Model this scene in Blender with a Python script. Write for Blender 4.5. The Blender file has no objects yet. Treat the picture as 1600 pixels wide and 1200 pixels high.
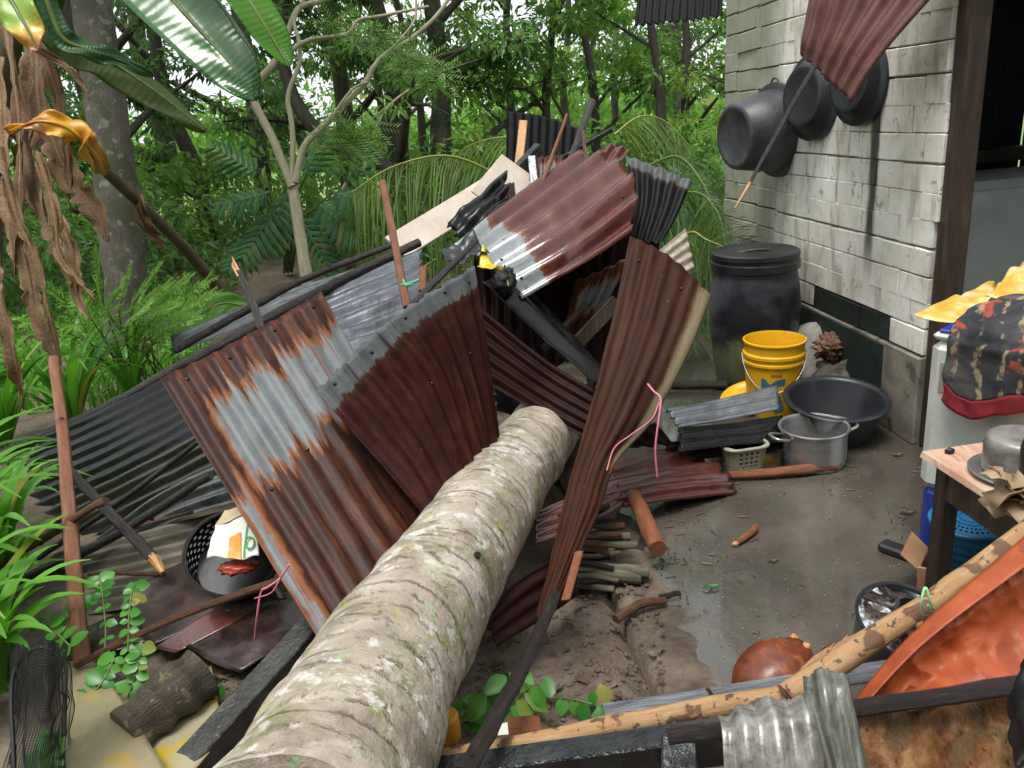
import bpy, math, random
from mathutils import Vector, Matrix, noise as mnoise
R = math.radians
sc = bpy.context.scene
col = sc.collection
# ---------------------------------------------------------------- camera, sky, sun, exposure
FPX, PITCH, ROLL, CAMZ = 1250.0, 18.7, 4.7, 1.6
cam_d = bpy.data.cameras.new('camera'); cam = bpy.data.objects.new('camera', cam_d); col.objects.link(cam)
cam_d.sensor_width = 36; cam_d.lens = FPX / 1600 * 36; cam_d.clip_start = 0.02; cam_d.clip_end = 2000
CM = Matrix.Translation((0, 0, CAMZ)) @ Matrix.Rotation(R(90 - PITCH), 4, 'X') @ Matrix.Rotation(R(-ROLL), 4, 'Z')
cam.matrix_world = CM
sc.camera = cam
SUN_EL, SUN_AZ = 72, 215
w = bpy.data.worlds.new('World'); sc.world = w; w.use_nodes = True
wn = w.node_tree; wn.nodes.clear()
sky = wn.nodes.new('ShaderNodeTexSky'); sky.sky_type = 'NISHITA'; sky.sun_disc = False
sky.sun_elevation = R(SUN_EL); sky.sun_rotation = R(SUN_AZ); sky.air_density = 1.0; sky.dust_density = 2.0; sky.ozone_density = 1.0
hs = wn.nodes.new('ShaderNodeHueSaturation'); hs.inputs['Saturation'].default_value = 0.22
bg = wn.nodes.new('ShaderNodeBackground'); bg.inputs['Strength'].default_value = 0.10
wo = wn.nodes.new('ShaderNodeOutputWorld')
ov = wn.nodes.new('ShaderNodeMix'); ov.data_type = 'RGBA'; ov.inputs[0].default_value = 0.75; ov.inputs[7].default_value = (5.6, 5.9, 6.1, 1)   # even cloud layer over the clear sky
wn.links.new(sky.outputs[0], hs.inputs['Color']); wn.links.new(hs.outputs[0], ov.inputs[6]); wn.links.new(ov.outputs[2], bg.inputs['Color']); wn.links.new(bg.outputs[0], wo.inputs[0])
sun_d = bpy.data.lights.new('sun', 'SUN'); sun_d.energy = 1.5; sun_d.angle = R(24); sun_d.color = (1.0, 0.97, 0.92)
sun = bpy.data.objects.new('sun', sun_d); col.objects.link(sun)
az = R(SUN_AZ); el = R(SUN_EL)
sdir = Vector((math.sin(az) * math.cos(el), math.cos(az) * math.cos(el), math.sin(el)))
sun.rotation_euler = sdir.to_track_quat('Z', 'Y').to_euler(); sun.location = (0, 0, 12)
vs = sc.view_settings
vs.view_transform = 'Standard'; vs.look = 'None'; vs.gamma = 1.0; vs.use_curve_mapping = False; vs.exposure = 1.2
sc.render.engine = 'CYCLES'
cy = sc.cycles
cy.use_denoising = True
cy.max_bounces = 7; cy.diffuse_bounces = 3; cy.glossy_bounces = 3; cy.transmission_bounces = 5; cy.transparent_max_bounces = 6
cy.use_adaptive_sampling = True; cy.adaptive_threshold = 0.015
cy.caustics_reflective = False; cy.caustics_refractive = False

# ---------------------------------------------------------------- measuring helpers (photo pixel -> point in the place)
CM3 = CM.to_3x3(); CO = CM.translation.copy()
def ray(px, py): return CM3 @ Vector(((px - 800) / FPX, -(py - 600) / FPX, -1.0))
def P(px, py, d): return CO + ray(px, py) * d
def PZ(px, py, z=0.0):
    r = ray(px, py); return CO + r * ((z - CO.z) / r.z)
def PPL(px, py, p0, n):
    r = ray(px, py); return CO + r * ((p0 - CO).dot(n) / r.dot(n))
rnd = random.Random(11)
def V(*a): return Vector(a)

# ---------------------------------------------------------------- mesh helpers
class MB:
    def __init__(s): s.v = []; s.f = []; s.uv = {}; s.fr = []
    def add(s, vs, fs, uvs=None):
        b = len(s.v); s.v.extend([Vector(x) for x in vs])
        for k, f in enumerate(fs):
            if uvs: s.uv[len(s.f)] = uvs[k]
            s.f.append(tuple(i + b for i in f))
        return b
    def box(s, c, size, rot=None, bev=0.0, jit=0.0):
        hx, hy, hz = size[0] / 2, size[1] / 2, size[2] / 2
        rot = rot or Matrix.Identity(3); c = Vector(c)
        if bev <= 0:
            vs = [V(x, y, z) for x in (-hx, hx) for y in (-hy, hy) for z in (-hz, hz)]
            fs = [(0, 1, 3, 2), (4, 6, 7, 5), (0, 4, 5, 1), (2, 3, 7, 6), (0, 2, 6, 4), (1, 5, 7, 3)]
        else:
            b = bev
            vs = []; idx = {}
            for sx in (-1, 1):
                for sy in (-1, 1):
                    for sz in (-1, 1):
                        idx[(sx, sy, sz)] = len(vs)
                        vs += [V(sx * hx, sy * (hy - b), sz * (hz - b)), V(sx * (hx - b), sy * hy, sz * (hz - b)), V(sx * (hx - b), sy * (hy - b), sz * hz)]
            I = lambda x, y, z, k: idx[(x, y, z)] + k
            fs = []
            for sg in (-1, 1):
                q = [I(sg, -1, -1, 0), I(sg, 1, -1, 0), I(sg, 1, 1, 0), I(sg, -1, 1, 0)]; fs.append(q if sg > 0 else q[::-1])
                q = [I(-1, sg, -1, 1), I(-1, sg, 1, 1), I(1, sg, 1, 1), I(1, sg, -1, 1)]; fs.append(q if sg > 0 else q[::-1])
                q = [I(-1, -1, sg, 2), I(1, -1, sg, 2), I(1, 1, sg, 2), I(-1, 1, sg, 2)]; fs.append(q if sg > 0 else q[::-1])
            for a in (-1, 1):
                for b_ in (-1, 1):
                    q = [I(a, b_, -1, 0), I(a, b_, -1, 1), I(a, b_, 1, 1), I(a, b_, 1, 0)]; fs.append(q if a * b_ > 0 else q[::-1])
                    q = [I(a, -1, b_, 0), I(a, 1, b_, 0), I(a, 1, b_, 2), I(a, -1, b_, 2)]; fs.append(q if a * b_ > 0 else q[::-1])
                    q = [I(-1, a, b_, 1), I(-1, a, b_, 2), I(1, a, b_, 2), I(1, a, b_, 1)]; fs.append(q if a * b_ > 0 else q[::-1])
            for k in idx:
                q = [I(*k, 0), I(*k, 1), I(*k, 2)]; fs.append(q if k[0] * k[1] * k[2] > 0 else q[::-1])
        if jit: vs = [v + V(rnd.uniform(-jit, jit), rnd.uniform(-jit, jit), rnd.uniform(-jit, jit)) for v in vs]
        s.add([rot @ v + c for v in vs], fs); return s
    def tube(s, pts, rads, n=10, caps=True, wob=0.0, seed=0, capr=None):
        pts = [Vector(p) for p in pts]; m = len(pts)
        if not isinstance(rads, (list, tuple)): rads = [rads] * m
        T = [(pts[min(i + 1, m - 1)] - pts[max(i - 1, 0)]).normalized() for i in range(m)]
        a = V(0, 0, 1) if abs(T[0].z) < .9 else V(1, 0, 0)
        X = T[0].cross(a).normalized()
        vs = []; L = 0; Ls = []
        for i in range(m):
            if i: L += (pts[i] - pts[i - 1]).length
            Ls.append(L)
            X = (X - T[i] * X.dot(T[i])).normalized(); Y = T[i].cross(X)
            for k in range(n):
                t = 2 * math.pi * k / n
                r = rads[i]
                if wob: r *= 1 + wob * mnoise.noise(V(math.cos(t) * 1.3 + seed * 7.1, math.sin(t) * 1.3, L * 9 + seed))
                vs.append(pts[i] + (X * math.cos(t) + Y * math.sin(t)) * r)
        fs = []; uvs = []
        for i in range(m - 1):
            for k in range(n):
                k2 = (k + 1) % n
                fs.append((i * n + k, i * n + k2, (i + 1) * n + k2, (i + 1) * n + k))
                uvs.append([(k / n, Ls[i]), ((k + 1) / n, Ls[i]), ((k + 1) / n, Ls[i + 1]), (k / n, Ls[i + 1])])
        if caps:
            q = len(vs); vs += vs[:n]; fs.append(tuple(range(q, q + n))[::-1]); uvs.append([(k / n, 0) for k in range(n)][::-1])
            q = len(vs); vs += vs[(m - 1) * n:m * n]; fs.append(tuple(range(q, q + n))); uvs.append([(k / n, L) for k in range(n)])
        s.add(vs, fs, uvs); return s
    def lathe(s, prof, mat=None, n=32, oval=1.0):
        mat = mat or Matrix.Identity(4); m = len(prof); vs = []
        for (r, z) in prof:
            for k in range(n):
                t = 2 * math.pi * k / n; vs.append(mat @ V(r * math.cos(t), r * oval * math.sin(t), z))
        fs = [(i * n + k, i * n + (k + 1) % n, (i + 1) * n + (k + 1) % n, (i + 1) * n + k) for i in range(m - 1) for k in range(n)]
        if prof[0][0] > 1e-5: fs.append(tuple(range(n))[::-1])
        if prof[-1][0] > 1e-5: fs.append(tuple(range((m - 1) * n, m * n)))
        s.add(vs, fs); return s
    def grid(s, rows, uv=True, flip=False):
        m = len(rows); n = len(rows[0]); vs = [p for r in rows for p in r]; fs = []; uvs = []
        for i in range(m - 1):
            for k in range(n - 1):
                f = (i * n + k, i * n + k + 1, (i + 1) * n + k + 1, (i + 1) * n + k)
                u0, u1, v0, v1 = k / (n - 1), (k + 1) / (n - 1), i / (m - 1), (i + 1) / (m - 1)
                fs.append(f); uvs.append([(u0, v0), (u1, v0), (u1, v1), (u0, v1)])
        s.add(vs, fs, uvs); return s
    def mesh(s, name, origin=None, mat=None, smooth=True, rattr=None):
        o = origin or V(0, 0, 0)
        me = bpy.data.meshes.new(name)
        me.from_pydata([tuple(v - o) for v in s.v], [], s.f)
        if s.uv:
            ul = me.uv_layers.new(name='UVMap'); dat = [0.0] * (2 * len(me.loops))
            for p in me.polygons:
                q = s.uv.get(p.index)
                if q:
                    for j, li in enumerate(p.loop_indices):
                        dat[2 * li] = q[j][0]; dat[2 * li + 1] = q[j][1]
            ul.data.foreach_set('uv', dat)
        if s.fr:
            at = me.attributes.new('rnd', 'FLOAT', 'FACE'); at.data.foreach_set('value', s.fr)
        if mat: me.materials.append(mat)
        if smooth: me.polygons.foreach_set('use_smooth', [True] * len(me.polygons))
        me.update(); return me
    def base(s):
        xs = [v.x for v in s.v]; ys = [v.y for v in s.v]; zs = [v.z for v in s.v]
        return V((min(xs) + max(xs)) / 2, (min(ys) + max(ys)) / 2, min(zs))

def tag(o, label=None, cat=None, group=None, kind=None):
    if label: o['label'] = label
    if cat: o['category'] = cat
    if group: o['group'] = group
    if kind: o['kind'] = kind
    return o
WL = {}   # world origin of every object made so far
def obj(name, mb, mat, parent=None, smooth=True, solid=0, auto=None):
    org = mb.base()
    me = mb.mesh(name, org, mat, smooth)
    o = bpy.data.objects.new(name, me); col.objects.link(o)
    WL[o.name] = org
    if parent is not None:
        o.parent = parent; o.location = org - WL[parent.name]
    else: o.location = org
    if solid:
        md = o.modifiers.new('thickness', 'SOLIDIFY'); md.thickness = solid; md.offset = 0
    if auto is not None: shade_auto(me, auto)
    return o
def shade_auto(me, deg):
    # sharp edges where faces meet at more than deg
    import bmesh
    bm = bmesh.new(); bm.from_mesh(me)
    for e in bm.edges:
        if len(e.link_faces) == 2 and e.calc_face_angle(0) > R(deg): e.smooth = False
    bm.to_mesh(me); bm.free()
def one(name, mb, mat, label, cat, group=None, solid=0, smooth=True, auto=None):
    return tag(obj(name, mb, mat, None, smooth, solid, auto), label, cat, group)
def thing(name, label, cat, loc, group=None):
    o = bpy.data.objects.new(name, None); col.objects.link(o); o.empty_display_size = .1
    o.location = loc; WL[o.name] = Vector(loc)
    return tag(o, label, cat, group)
def struct(name, mb, mat, parent=None, smooth=False):
    o = obj(name, mb, mat, parent, smooth)
    if parent is None: o['kind'] = 'structure'
    return o
def cr(pts, t):
    """Catmull-Rom through pts, t in 0..1"""
    n = len(pts)
    if n == 2: return pts[0].lerp(pts[1], t)
    x = t * (n - 1); i = min(int(x), n - 2); u = x - i
    p0 = pts[max(i - 1, 0)] if i > 0 else pts[0] * 2 - pts[1]
    p1, p2 = pts[i], pts[i + 1]
    p3 = pts[i + 2] if i + 2 < n else pts[-1] * 2 - pts[-2]
    return 0.5 * ((2 * p1) + (p2 - p0) * u + (2 * p0 - 5 * p1 + 4 * p2 - p3) * u * u + (3 * p1 - p0 - 3 * p2 + p3) * u ** 3)
def spline(pts, n): return [cr([Vector(p) for p in pts], i / (n - 1)) for i in range(n)]
def PP(l): return [P(*a) for a in l]

# ---------------------------------------------------------------- material helpers
class NT:
    def __init__(s, name):
        s.m = bpy.data.materials.new(name); s.m.use_nodes = True; s.t = s.m.node_tree
        s.b = s.t.nodes['Principled BSDF']; s.out = s.t.nodes['Material Output']
    def n(s, typ, **k):
        nd = s.t.nodes.new('ShaderNode' + typ)
        for a, v in k.items(): setattr(nd, a, v)
        return nd
    def set(s, sock, v):
        if hasattr(v, 'is_output') or isinstance(v, bpy.types.NodeSocket): s.t.links.new(v, sock)
        elif isinstance(v, (tuple, list)) and len(v) == 3 and sock.type == 'RGBA': sock.default_value = (*v, 1)
        else: sock.default_value = v
    def bs(s, **k):
        for a, v in k.items(): s.set(s.b.inputs[a.replace('_', ' ')], v)
    def co(s, kind='Object', scale=(1, 1, 1), rot=(0, 0, 0), loc=(0, 0, 0)):
        if kind == 'Position': o = s.n('NewGeometry').outputs['Position']
        else: o = s.n('TexCoord').outputs[kind]
        mp = s.n('Mapping'); s.t.links.new(o, mp.inputs[0])
        mp.inputs['Scale'].default_value = scale; mp.inputs['Rotation'].default_value = rot; mp.inputs['Location'].default_value = loc
        return mp.outputs[0]
    def noise(s, vec, scale=5, detail=4, rough=.55, dist=0.0):
        nd = s.n('TexNoise'); s.t.links.new(vec, nd.inputs['Vector'])
        nd.inputs['Scale'].default_value = scale; nd.inputs['Detail'].default_value = detail
        nd.inputs['Roughness'].default_value = rough; nd.inputs['Distortion'].default_value = dist
        return nd.outputs['Fac']
    def voro(s, vec, scale=5, feature='F1', out='Distance', rand=1.0):
        nd = s.n('TexVoronoi', feature=feature); s.t.links.new(vec, nd.inputs['Vector'])
        nd.inputs['Scale'].default_value = scale; nd.inputs['Randomness'].default_value = rand
        return nd.outputs[out]
    def wave(s, vec, scale=5, dist=2, detail=2, dscale=1, typ='BANDS', dirn='X'):
        nd = s.n('TexWave', wave_type=typ, bands_direction=dirn); s.t.links.new(vec, nd.inputs['Vector'])
        nd.inputs['Scale'].default_value = scale; nd.inputs['Distortion'].default_value = dist
        nd.inputs['Detail'].default_value = detail; nd.inputs['Detail Scale'].default_value = dscale
        return nd.outputs['Fac']
    def ramp(s, fac, stops, interp='LINEAR'):
        nd = s.n('ValToRGB'); s.t.links.new(fac, nd.inputs[0]); cr_ = nd.color_ramp; cr_.interpolation = interp
        while len(cr_.elements) < len(stops): cr_.elements.new(0.5)
        for e, (p, c) in zip(cr_.elements, stops):
            e.position = p; e.color = (c, c, c, 1) if isinstance(c, (int, float)) else (*c, 1)
        return nd.outputs[0]
    def math(s, op, a, b=0.5, c=None, clamp=False):
        nd = s.n('Math', operation=op, use_clamp=clamp); s.set(nd.inputs[0], a); s.set(nd.inputs[1], b)
        if c is not None: s.set(nd.inputs[2], c)
        return nd.outputs[0]
    def step(s, x, a, b):   # smooth 0..1 between a and b
        nd = s.n('MapRange', interpolation_type='SMOOTHSTEP'); s.set(nd.inputs[0], x)
        nd.inputs[1].default_value = a; nd.inputs[2].default_value = b; return nd.outputs[0]
    def mix(s, fac, a, b, blend='MIX'):
        nd = s.n('Mix', data_type='RGBA', blend_type=blend)
        s.set(nd.inputs[0], fac); s.set(nd.inputs[6], a); s.set(nd.inputs[7], b); return nd.outputs[2]
    def sep(s, vec):
        nd = s.n('SeparateXYZ'); s.t.links.new(vec, nd.inputs[0]); return nd.outputs
    def bump(s, h, strength=.3, dist=.01, normal=None):
        nd = s.n('Bump'); s.t.links.new(h, nd.inputs['Height']); nd.inputs['Strength'].default_value = strength; nd.inputs['Distance'].default_value = dist
        if normal is not None: s.t.links.new(normal, nd.inputs['Normal'])
        s.t.links.new(nd.outputs[0], s.b.inputs['Normal']); return nd.outputs[0]
    def orand(s): return s.n('ObjectInfo').outputs['Random']

def mat_gen(name, stops, scale=8, stretch=(1, 1, 1), rough=.5, rvar=.15, bump=.3, bdist=.006, metal=0.0, coord='Object', detail=6, dist=.3, spots=None, coat=0.0, fine=60, spec=.5):
    m = NT(name); v = m.co(coord, stretch)
    f = m.noise(v, scale, detail, .6, dist)
    c = m.ramp(f, stops)
    if spots:   # (scale, threshold, colour, amount)
        for (ss, th, cc, am) in spots:
            k = m.step(m.noise(m.co(coord, stretch, loc=(3.1, 7.7, 1.3)), ss, 3, .5, .2), th, th + .06)
            c = m.mix(m.math('MULTIPLY', k, am), c, cc)
    g = m.noise(v, fine, 3, .6)
    c = m.mix(.35, c, m.mix(g, (0.25, 0.25, 0.25), (1, 1, 1)), 'MULTIPLY') if bump else c
    rr = m.math('ADD', rough - rvar, m.math('MULTIPLY', m.noise(v, scale * .6, 3), rvar * 2))
    m.bs(Base_Color=c, Roughness=rr, Metallic=metal, Coat_Weight=coat, Specular_IOR_Level=spec)
    m.b.inputs['Coat Roughness'].default_value = .15
    if bump: m.bump(m.math('ADD', f, m.math('MULTIPLY', g, .5)), bump, bdist)
    return m.m

def mat_sheet(name, stops, zinc=(), halo=(0.22, 0.075, 0.02), zcol=(0.30, 0.33, 0.36), rough=.34, jit=.16, nr=10, spots=None, metal=.0, streak=.5, orange=0.0, mould=0.0, seed=0.0, spec=.5, wet=0.0):
    """corrugated iron: paint/rust base that streaks along the ridges, bare zinc patches (v0,v1,u0,u1) with rust halos"""
    m = NT(name); uv = m.n('TexCoord').outputs['UV']
    mp = m.n('Mapping'); m.t.links.new(uv, mp.inputs[0]); mp.inputs['Location'].default_value = (seed * 1.7, seed * .9, 0)
    lng = m.n('Mapping'); m.t.links.new(mp.outputs[0], lng.inputs[0]); lng.inputs['Scale'].default_value = (nr * 1.6, 1.6, 1)
    st = m.noise(lng.outputs[0], 2.2, 5, .65, .4)
    sq = m.n('Mapping'); m.t.links.new(mp.outputs[0], sq.inputs[0]); sq.inputs['Scale'].default_value = (1, 1.4, 1)
    bl = m.noise(sq.outputs[0], 7, 7, .62, .5)
    fac = m.math('ADD', m.math('MULTIPLY', st, streak), m.math('MULTIPLY', bl, 1 - streak))
    c = m.ramp(fac, stops)
    if orange:
        k = m.step(m.noise(lng.outputs[0], 1.1, 6, .7, .6), .52, .66)
        c = m.mix(m.math('MULTIPLY', k, orange), c, (0.20, 0.062, 0.018))
    x = m.sep(uv); u, vv = x[0], x[1]
    rid = m.n('Mapping'); m.t.links.new(mp.outputs[0], rid.inputs[0]); rid.inputs['Scale'].default_value = (nr, .35, 1)
    j1 = m.noise(rid.outputs[0], 2.0, 4, .6)
    jf = m.noise(m.co('UV', (nr * 6, 14, 1)), 1.5, 5, .7, .5)
    vj = m.math('ADD', m.math('ADD', vv, m.math('MULTIPLY', m.math('SUBTRACT', j1, .5), jit * 2.2)), m.math('MULTIPLY', m.math('SUBTRACT', jf, .5), .10))
    uj = m.math('ADD', u, m.math('MULTIPLY', m.math('SUBTRACT', bl, .5), .12))
    tot = None; hal = None
    for (v0, v1, u0, u1) in zinc:
        def box(e):
            a = m.math('MULTIPLY', m.step(vj, v0 - e - .012, v0 - e + .012), m.math('SUBTRACT', 1.0, m.step(vj, v1 + e - .012, v1 + e + .012)))
            b = m.math('MULTIPLY', m.step(uj, u0 - e - .015, u0 - e + .015), m.math('SUBTRACT', 1.0, m.step(uj, u1 + e - .015, u1 + e + .015)))
            return m.math('MULTIPLY', a, b)
        z0, h0 = box(0), box(.035)
        tot = z0 if tot is None else m.math('MAXIMUM', tot, z0); hal = h0 if hal is None else m.math('MAXIMUM', hal, h0)
    rr = m.math('ADD', rough - .1, m.math('MULTIPLY', bl, .22))
    met = metal
    if tot is not None:
        # thin rust lines stay in the valleys between zinc strips
        line = m.step(m.noise(rid.outputs[0], 5.0, 3, .5), .60, .66)
        tot = m.math('MULTIPLY', tot, m.math('SUBTRACT', 1.0, m.math('MULTIPLY', line, .8)))
        zc = m.mix(bl, tuple(a * .45 for a in zcol), tuple(min(1, a * 1.15) for a in zcol))
        if spots:
            k = m.step(m.noise(sq.outputs[0], spots, 3, .5, .3), .60, .68); zc = m.mix(k, zc, (0.20, 0.07, 0.025))
        c = m.mix(m.math('MULTIPLY', hal, .85), c, halo); c = m.mix(tot, c, zc)
        met = m.math('ADD', metal, m.math('MULTIPLY', tot, .12))
    if mould:
        k = m.step(m.noise(sq.outputs[0], 3.0, 6, .7, .6), .5, .72); c = m.mix(m.math('MULTIPLY', k, mould), c, (0.02, 0.022, 0.018))
    pos = m.co('Object')
    g = m.noise(pos, 70, 4, .7)
    c = m.mix(.5, c, m.mix(g, (.35, .33, .3), (1, 1, 1)), 'MULTIPLY')
    run = m.step(m.noise(m.co('UV', (nr * 5, 1.2, 1)), 3.0, 4, .7, .3), .52, .72); c = m.mix(m.math('MULTIPLY', run, .4), c, (0.012, 0.009, 0.008))
    fl = m.math('MULTIPLY', m.math('SUBTRACT', 1.0, m.step(m.voro(pos, 22), .035, .06)), m.step(m.noise(pos, 5, 2), .55, .6)); c = m.mix(m.math('MULTIPLY', fl, .8), c, (0.42, 0.40, 0.33))
    m.bs(Base_Color=c, Roughness=rr, Metallic=met, Specular_IOR_Level=spec, Coat_Weight=wet); m.b.inputs['Coat Roughness'].default_value = .12
    m.bump(m.math('ADD', g, m.math('MULTIPLY', bl, 2)), .18, .004)
    return m.m

def mat_leaf(name, c1, c2, rough=.4, trans=.3, vein=None, spec=.4):
    m = NT(name)
    a = m.n('Attribute', attribute_name='rnd').outputs['Fac']
    r = m.math('FRACT', m.math('ADD', a, m.math('MULTIPLY', m.orand(), .37)))
    c = m.mix(r, c1, c2)
    c = m.mix(m.math('MULTIPLY', m.step(m.math('FRACT', m.math('MULTIPLY', a, 7.3)), .93, .97), .7), c, (c2[1] * .95, c2[1] * .72, c2[2] * .8))
    if vein is not None:
        uv = m.n('TexCoord').outputs['UV']; x = m.sep(uv)
        cv = m.n('CombineXYZ'); m.t.links.new(m.math('MULTIPLY', x[1], vein), cv.inputs[0])
        k = m.wave(cv.outputs[0], 3.0, 1.0, 2, 2)
        c = m.mix(m.math('MULTIPLY', k, .16), c, tuple(q * .5 for q in c1))
        mid = m.math('SUBTRACT', 1.0, m.step(m.math('ABSOLUTE', m.math('SUBTRACT', x[0], .5)), .008, .03))
        c = m.mix(m.math('MULTIPLY', mid, .7), c, tuple(min(1, q * 2.2 + .03) for q in c1))
        m.bump(k, .16, .006)
    m.bs(Base_Color=c, Roughness=rough, Specular_IOR_Level=spec)
    tr = m.n('BsdfTranslucent'); m.t.links.new(m.mix(.3, c, (0.25, 0.4, 0.03), 'ADD') if False else m.mix(.5, c, m.mix(1.0, c, (1.5, 1.9, .5), 'MULTIPLY')), tr.inputs[0])
    mx = m.n('MixShader'); mx.inputs[0].default_value = trans
    m.t.links.new(m.b.outputs[0], mx.inputs[1]); m.t.links.new(tr.outputs[0], mx.inputs[2]); m.t.links.new(mx.outputs[0], m.out.inputs[0])
    return m.m
def mat_wood(name, stops, rough=.4, bump=.8, spots=None, fib=26, spec=.5):
    """bark or timber on a tube: fibres run along it, seamless round it"""
    m = NT(name); x = m.sep(m.n('TexCoord').outputs['UV']); an = m.math('MULTIPLY', x[0], 6.28318)
    cv = m.n('CombineXYZ'); m.t.links.new(m.math('COSINE', an), cv.inputs[0]); m.t.links.new(m.math('SINE', an), cv.inputs[1]); m.t.links.new(m.math('ADD', m.math('MULTIPLY', x[1], 6.0), m.math('MULTIPLY', m.orand(), 30)), cv.inputs[2])
    v = cv.outputs[0]; mp = m.n('Mapping'); m.t.links.new(v, mp.inputs[0]); mp.inputs['Scale'].default_value = (6, 6, 1)
    fibre = m.noise(mp.outputs[0], 2.0, 6, .7, .5); blot = m.noise(v, 1.6, 5, .65, .6); fine = m.noise(v, fib, 4, .7)
    f = m.math('ADD', m.math('MULTIPLY', fibre, .55), m.math('MULTIPLY', blot, .45)); c = m.ramp(f, stops)
    crk = m.step(fibre, .60, .72); c = m.mix(m.math('MULTIPLY', crk, .55), c, tuple(q * .35 for q in stops[0][1]))
    for (ss, th, cc, am) in (spots or []):
        k = m.step(m.noise(m.co('Object', loc=(3.1, 7.7, 1.3)), ss, 3, .5, .3), th, th + .05); c = m.mix(m.math('MULTIPLY', k, am), c, cc)
    c = m.mix(.5, c, m.mix(fine, (.3, .3, .3), (1.1, 1.1, 1.1)), 'MULTIPLY')
    m.bs(Base_Color=c, Roughness=m.math('ADD', rough - .15, m.math('MULTIPLY', blot, .3)), Specular_IOR_Level=spec)
    m.bump(m.math('ADD', m.math('MULTIPLY', fine, .5), m.math('SUBTRACT', fibre, m.math('MULTIPLY', crk, .6))), bump, .006); return m.m
def mat_plain(name, c, rough=.4, var=.25, scale=12, metal=0.0, bump=.12, coat=0.0):
    return mat_gen(name, [(.3, tuple(x * (1 - var) for x in c)), (.7, tuple(min(1, x * (1 + var)) for x in c))], scale, rough=rough, rvar=.1, bump=bump, metal=metal, coat=coat)
# ---------------------------------------------------------------- materials
MT = {}
MT['bark'] = mat_wood('wet_bark', [(.3, (0.032, 0.012, 0.007)), (.48, (0.11, 0.042, 0.019)), (.68, (0.27, 0.13, 0.068))], .27)
MT['bark_dark'] = mat_wood('wet_dark_bark', [(.3, (0.008, 0.006, 0.006)), (.52, (0.028, 0.020, 0.018)), (.74, (0.085, 0.052, 0.042))], .24)
MT['bark_red'] = mat_wood('peeled_red_bark', [(.3, (0.12, 0.034, 0.013)), (.5, (0.29, 0.10, 0.040)), (.70, (0.48, 0.23, 0.115))], .32)
MT['pale_wood'] = mat_wood('debarked_pale_wood', [(.3, (0.26, 0.12, 0.04)), (.48, (0.46, 0.26, 0.11)), (.7, (0.64, 0.44, 0.24))], .42, .5, spots=[(14, .58, (0.12, 0.045, 0.018), .85), (45, .62, (0.03, 0.02, 0.015), .8)])
MT['cut'] = mat_gen('fresh_cut_wood', [(.3, (0.42, 0.17, 0.05)), (.7, (0.68, 0.36, 0.13))], 14, (1, 1, .2), .5, .1, .5)
MT['grey_timber'] = mat_gen('weathered_grey_timber', [(.3, (0.018, 0.018, 0.016)), (.55, (0.055, 0.055, 0.048)), (.8, (0.13, 0.125, 0.105))], 9, (1, 1, 1), .36, .15, .8, .012, coord='Object')
MT['black_timber'] = mat_gen('black_wet_timber', [(.3, (0.006, 0.007, 0.008)), (.6, (0.026, 0.028, 0.030)), (.8, (0.07, 0.065, 0.06))], 12, (1, 1, 1), .26, .14, .8, .01)
MT['brown_timber'] = mat_gen('dark_brown_timber', [(.3, (0.018, 0.011, 0.007)), (.55, (0.050, 0.031, 0.019)), (.8, (0.15, 0.10, 0.065))], 8, (3, 3, .4), .5, .12, .8, .01)
MT['slate_timber'] = mat_gen('blue_grey_timber', [(.3, (0.05, 0.056, 0.065)), (.55, (0.13, 0.14, 0.155)), (.8, (0.27, 0.28, 0.29))], 16, (.5, 3, 1), .45, .1, .9, .01)
MT['lichen_wood'] = mat_wood('lichen_grey_bark', [(.3, (0.05, 0.042, 0.028)), (.5, (0.15, 0.135, 0.085)), (.72, (0.36, 0.35, 0.26))], .6)
MT['sapling'] = mat_wood('pale_sapling_bark', [(.3, (0.16, 0.14, 0.08)), (.5, (0.36, 0.33, 0.20)), (.72, (0.55, 0.52, 0.38))], .6, .5)
MT['trunk'] = mat_wood('forest_bark', [(.3, (0.025, 0.021, 0.015)), (.5, (0.065, 0.055, 0.042)), (.75, (0.16, 0.14, 0.105))], .8, 1.0)
MT['trunk_grey'] = mat_wood('grey_mottled_bark', [(.3, (0.030, 0.026, 0.018)), (.5, (0.085, 0.075, 0.052)), (.7, (0.20, 0.185, 0.14))], .75, 1.0, spots=[(5, .50, (0.045, 0.060, 0.018), .8), (13, .60, (0.24, 0.24, 0.19), .7)])
MT['log'] = mat_wood('rough_wet_log_bark', [(.28, (0.014, 0.010, 0.007)), (.5, (0.060, 0.045, 0.027)), (.72, (0.17, 0.13, 0.08))], .4, 1.4, spots=[(24, .58, (0.24, 0.18, 0.09), .7), (12, .6, (0.012, 0.009, 0.007), .8)], fib=14)
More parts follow.
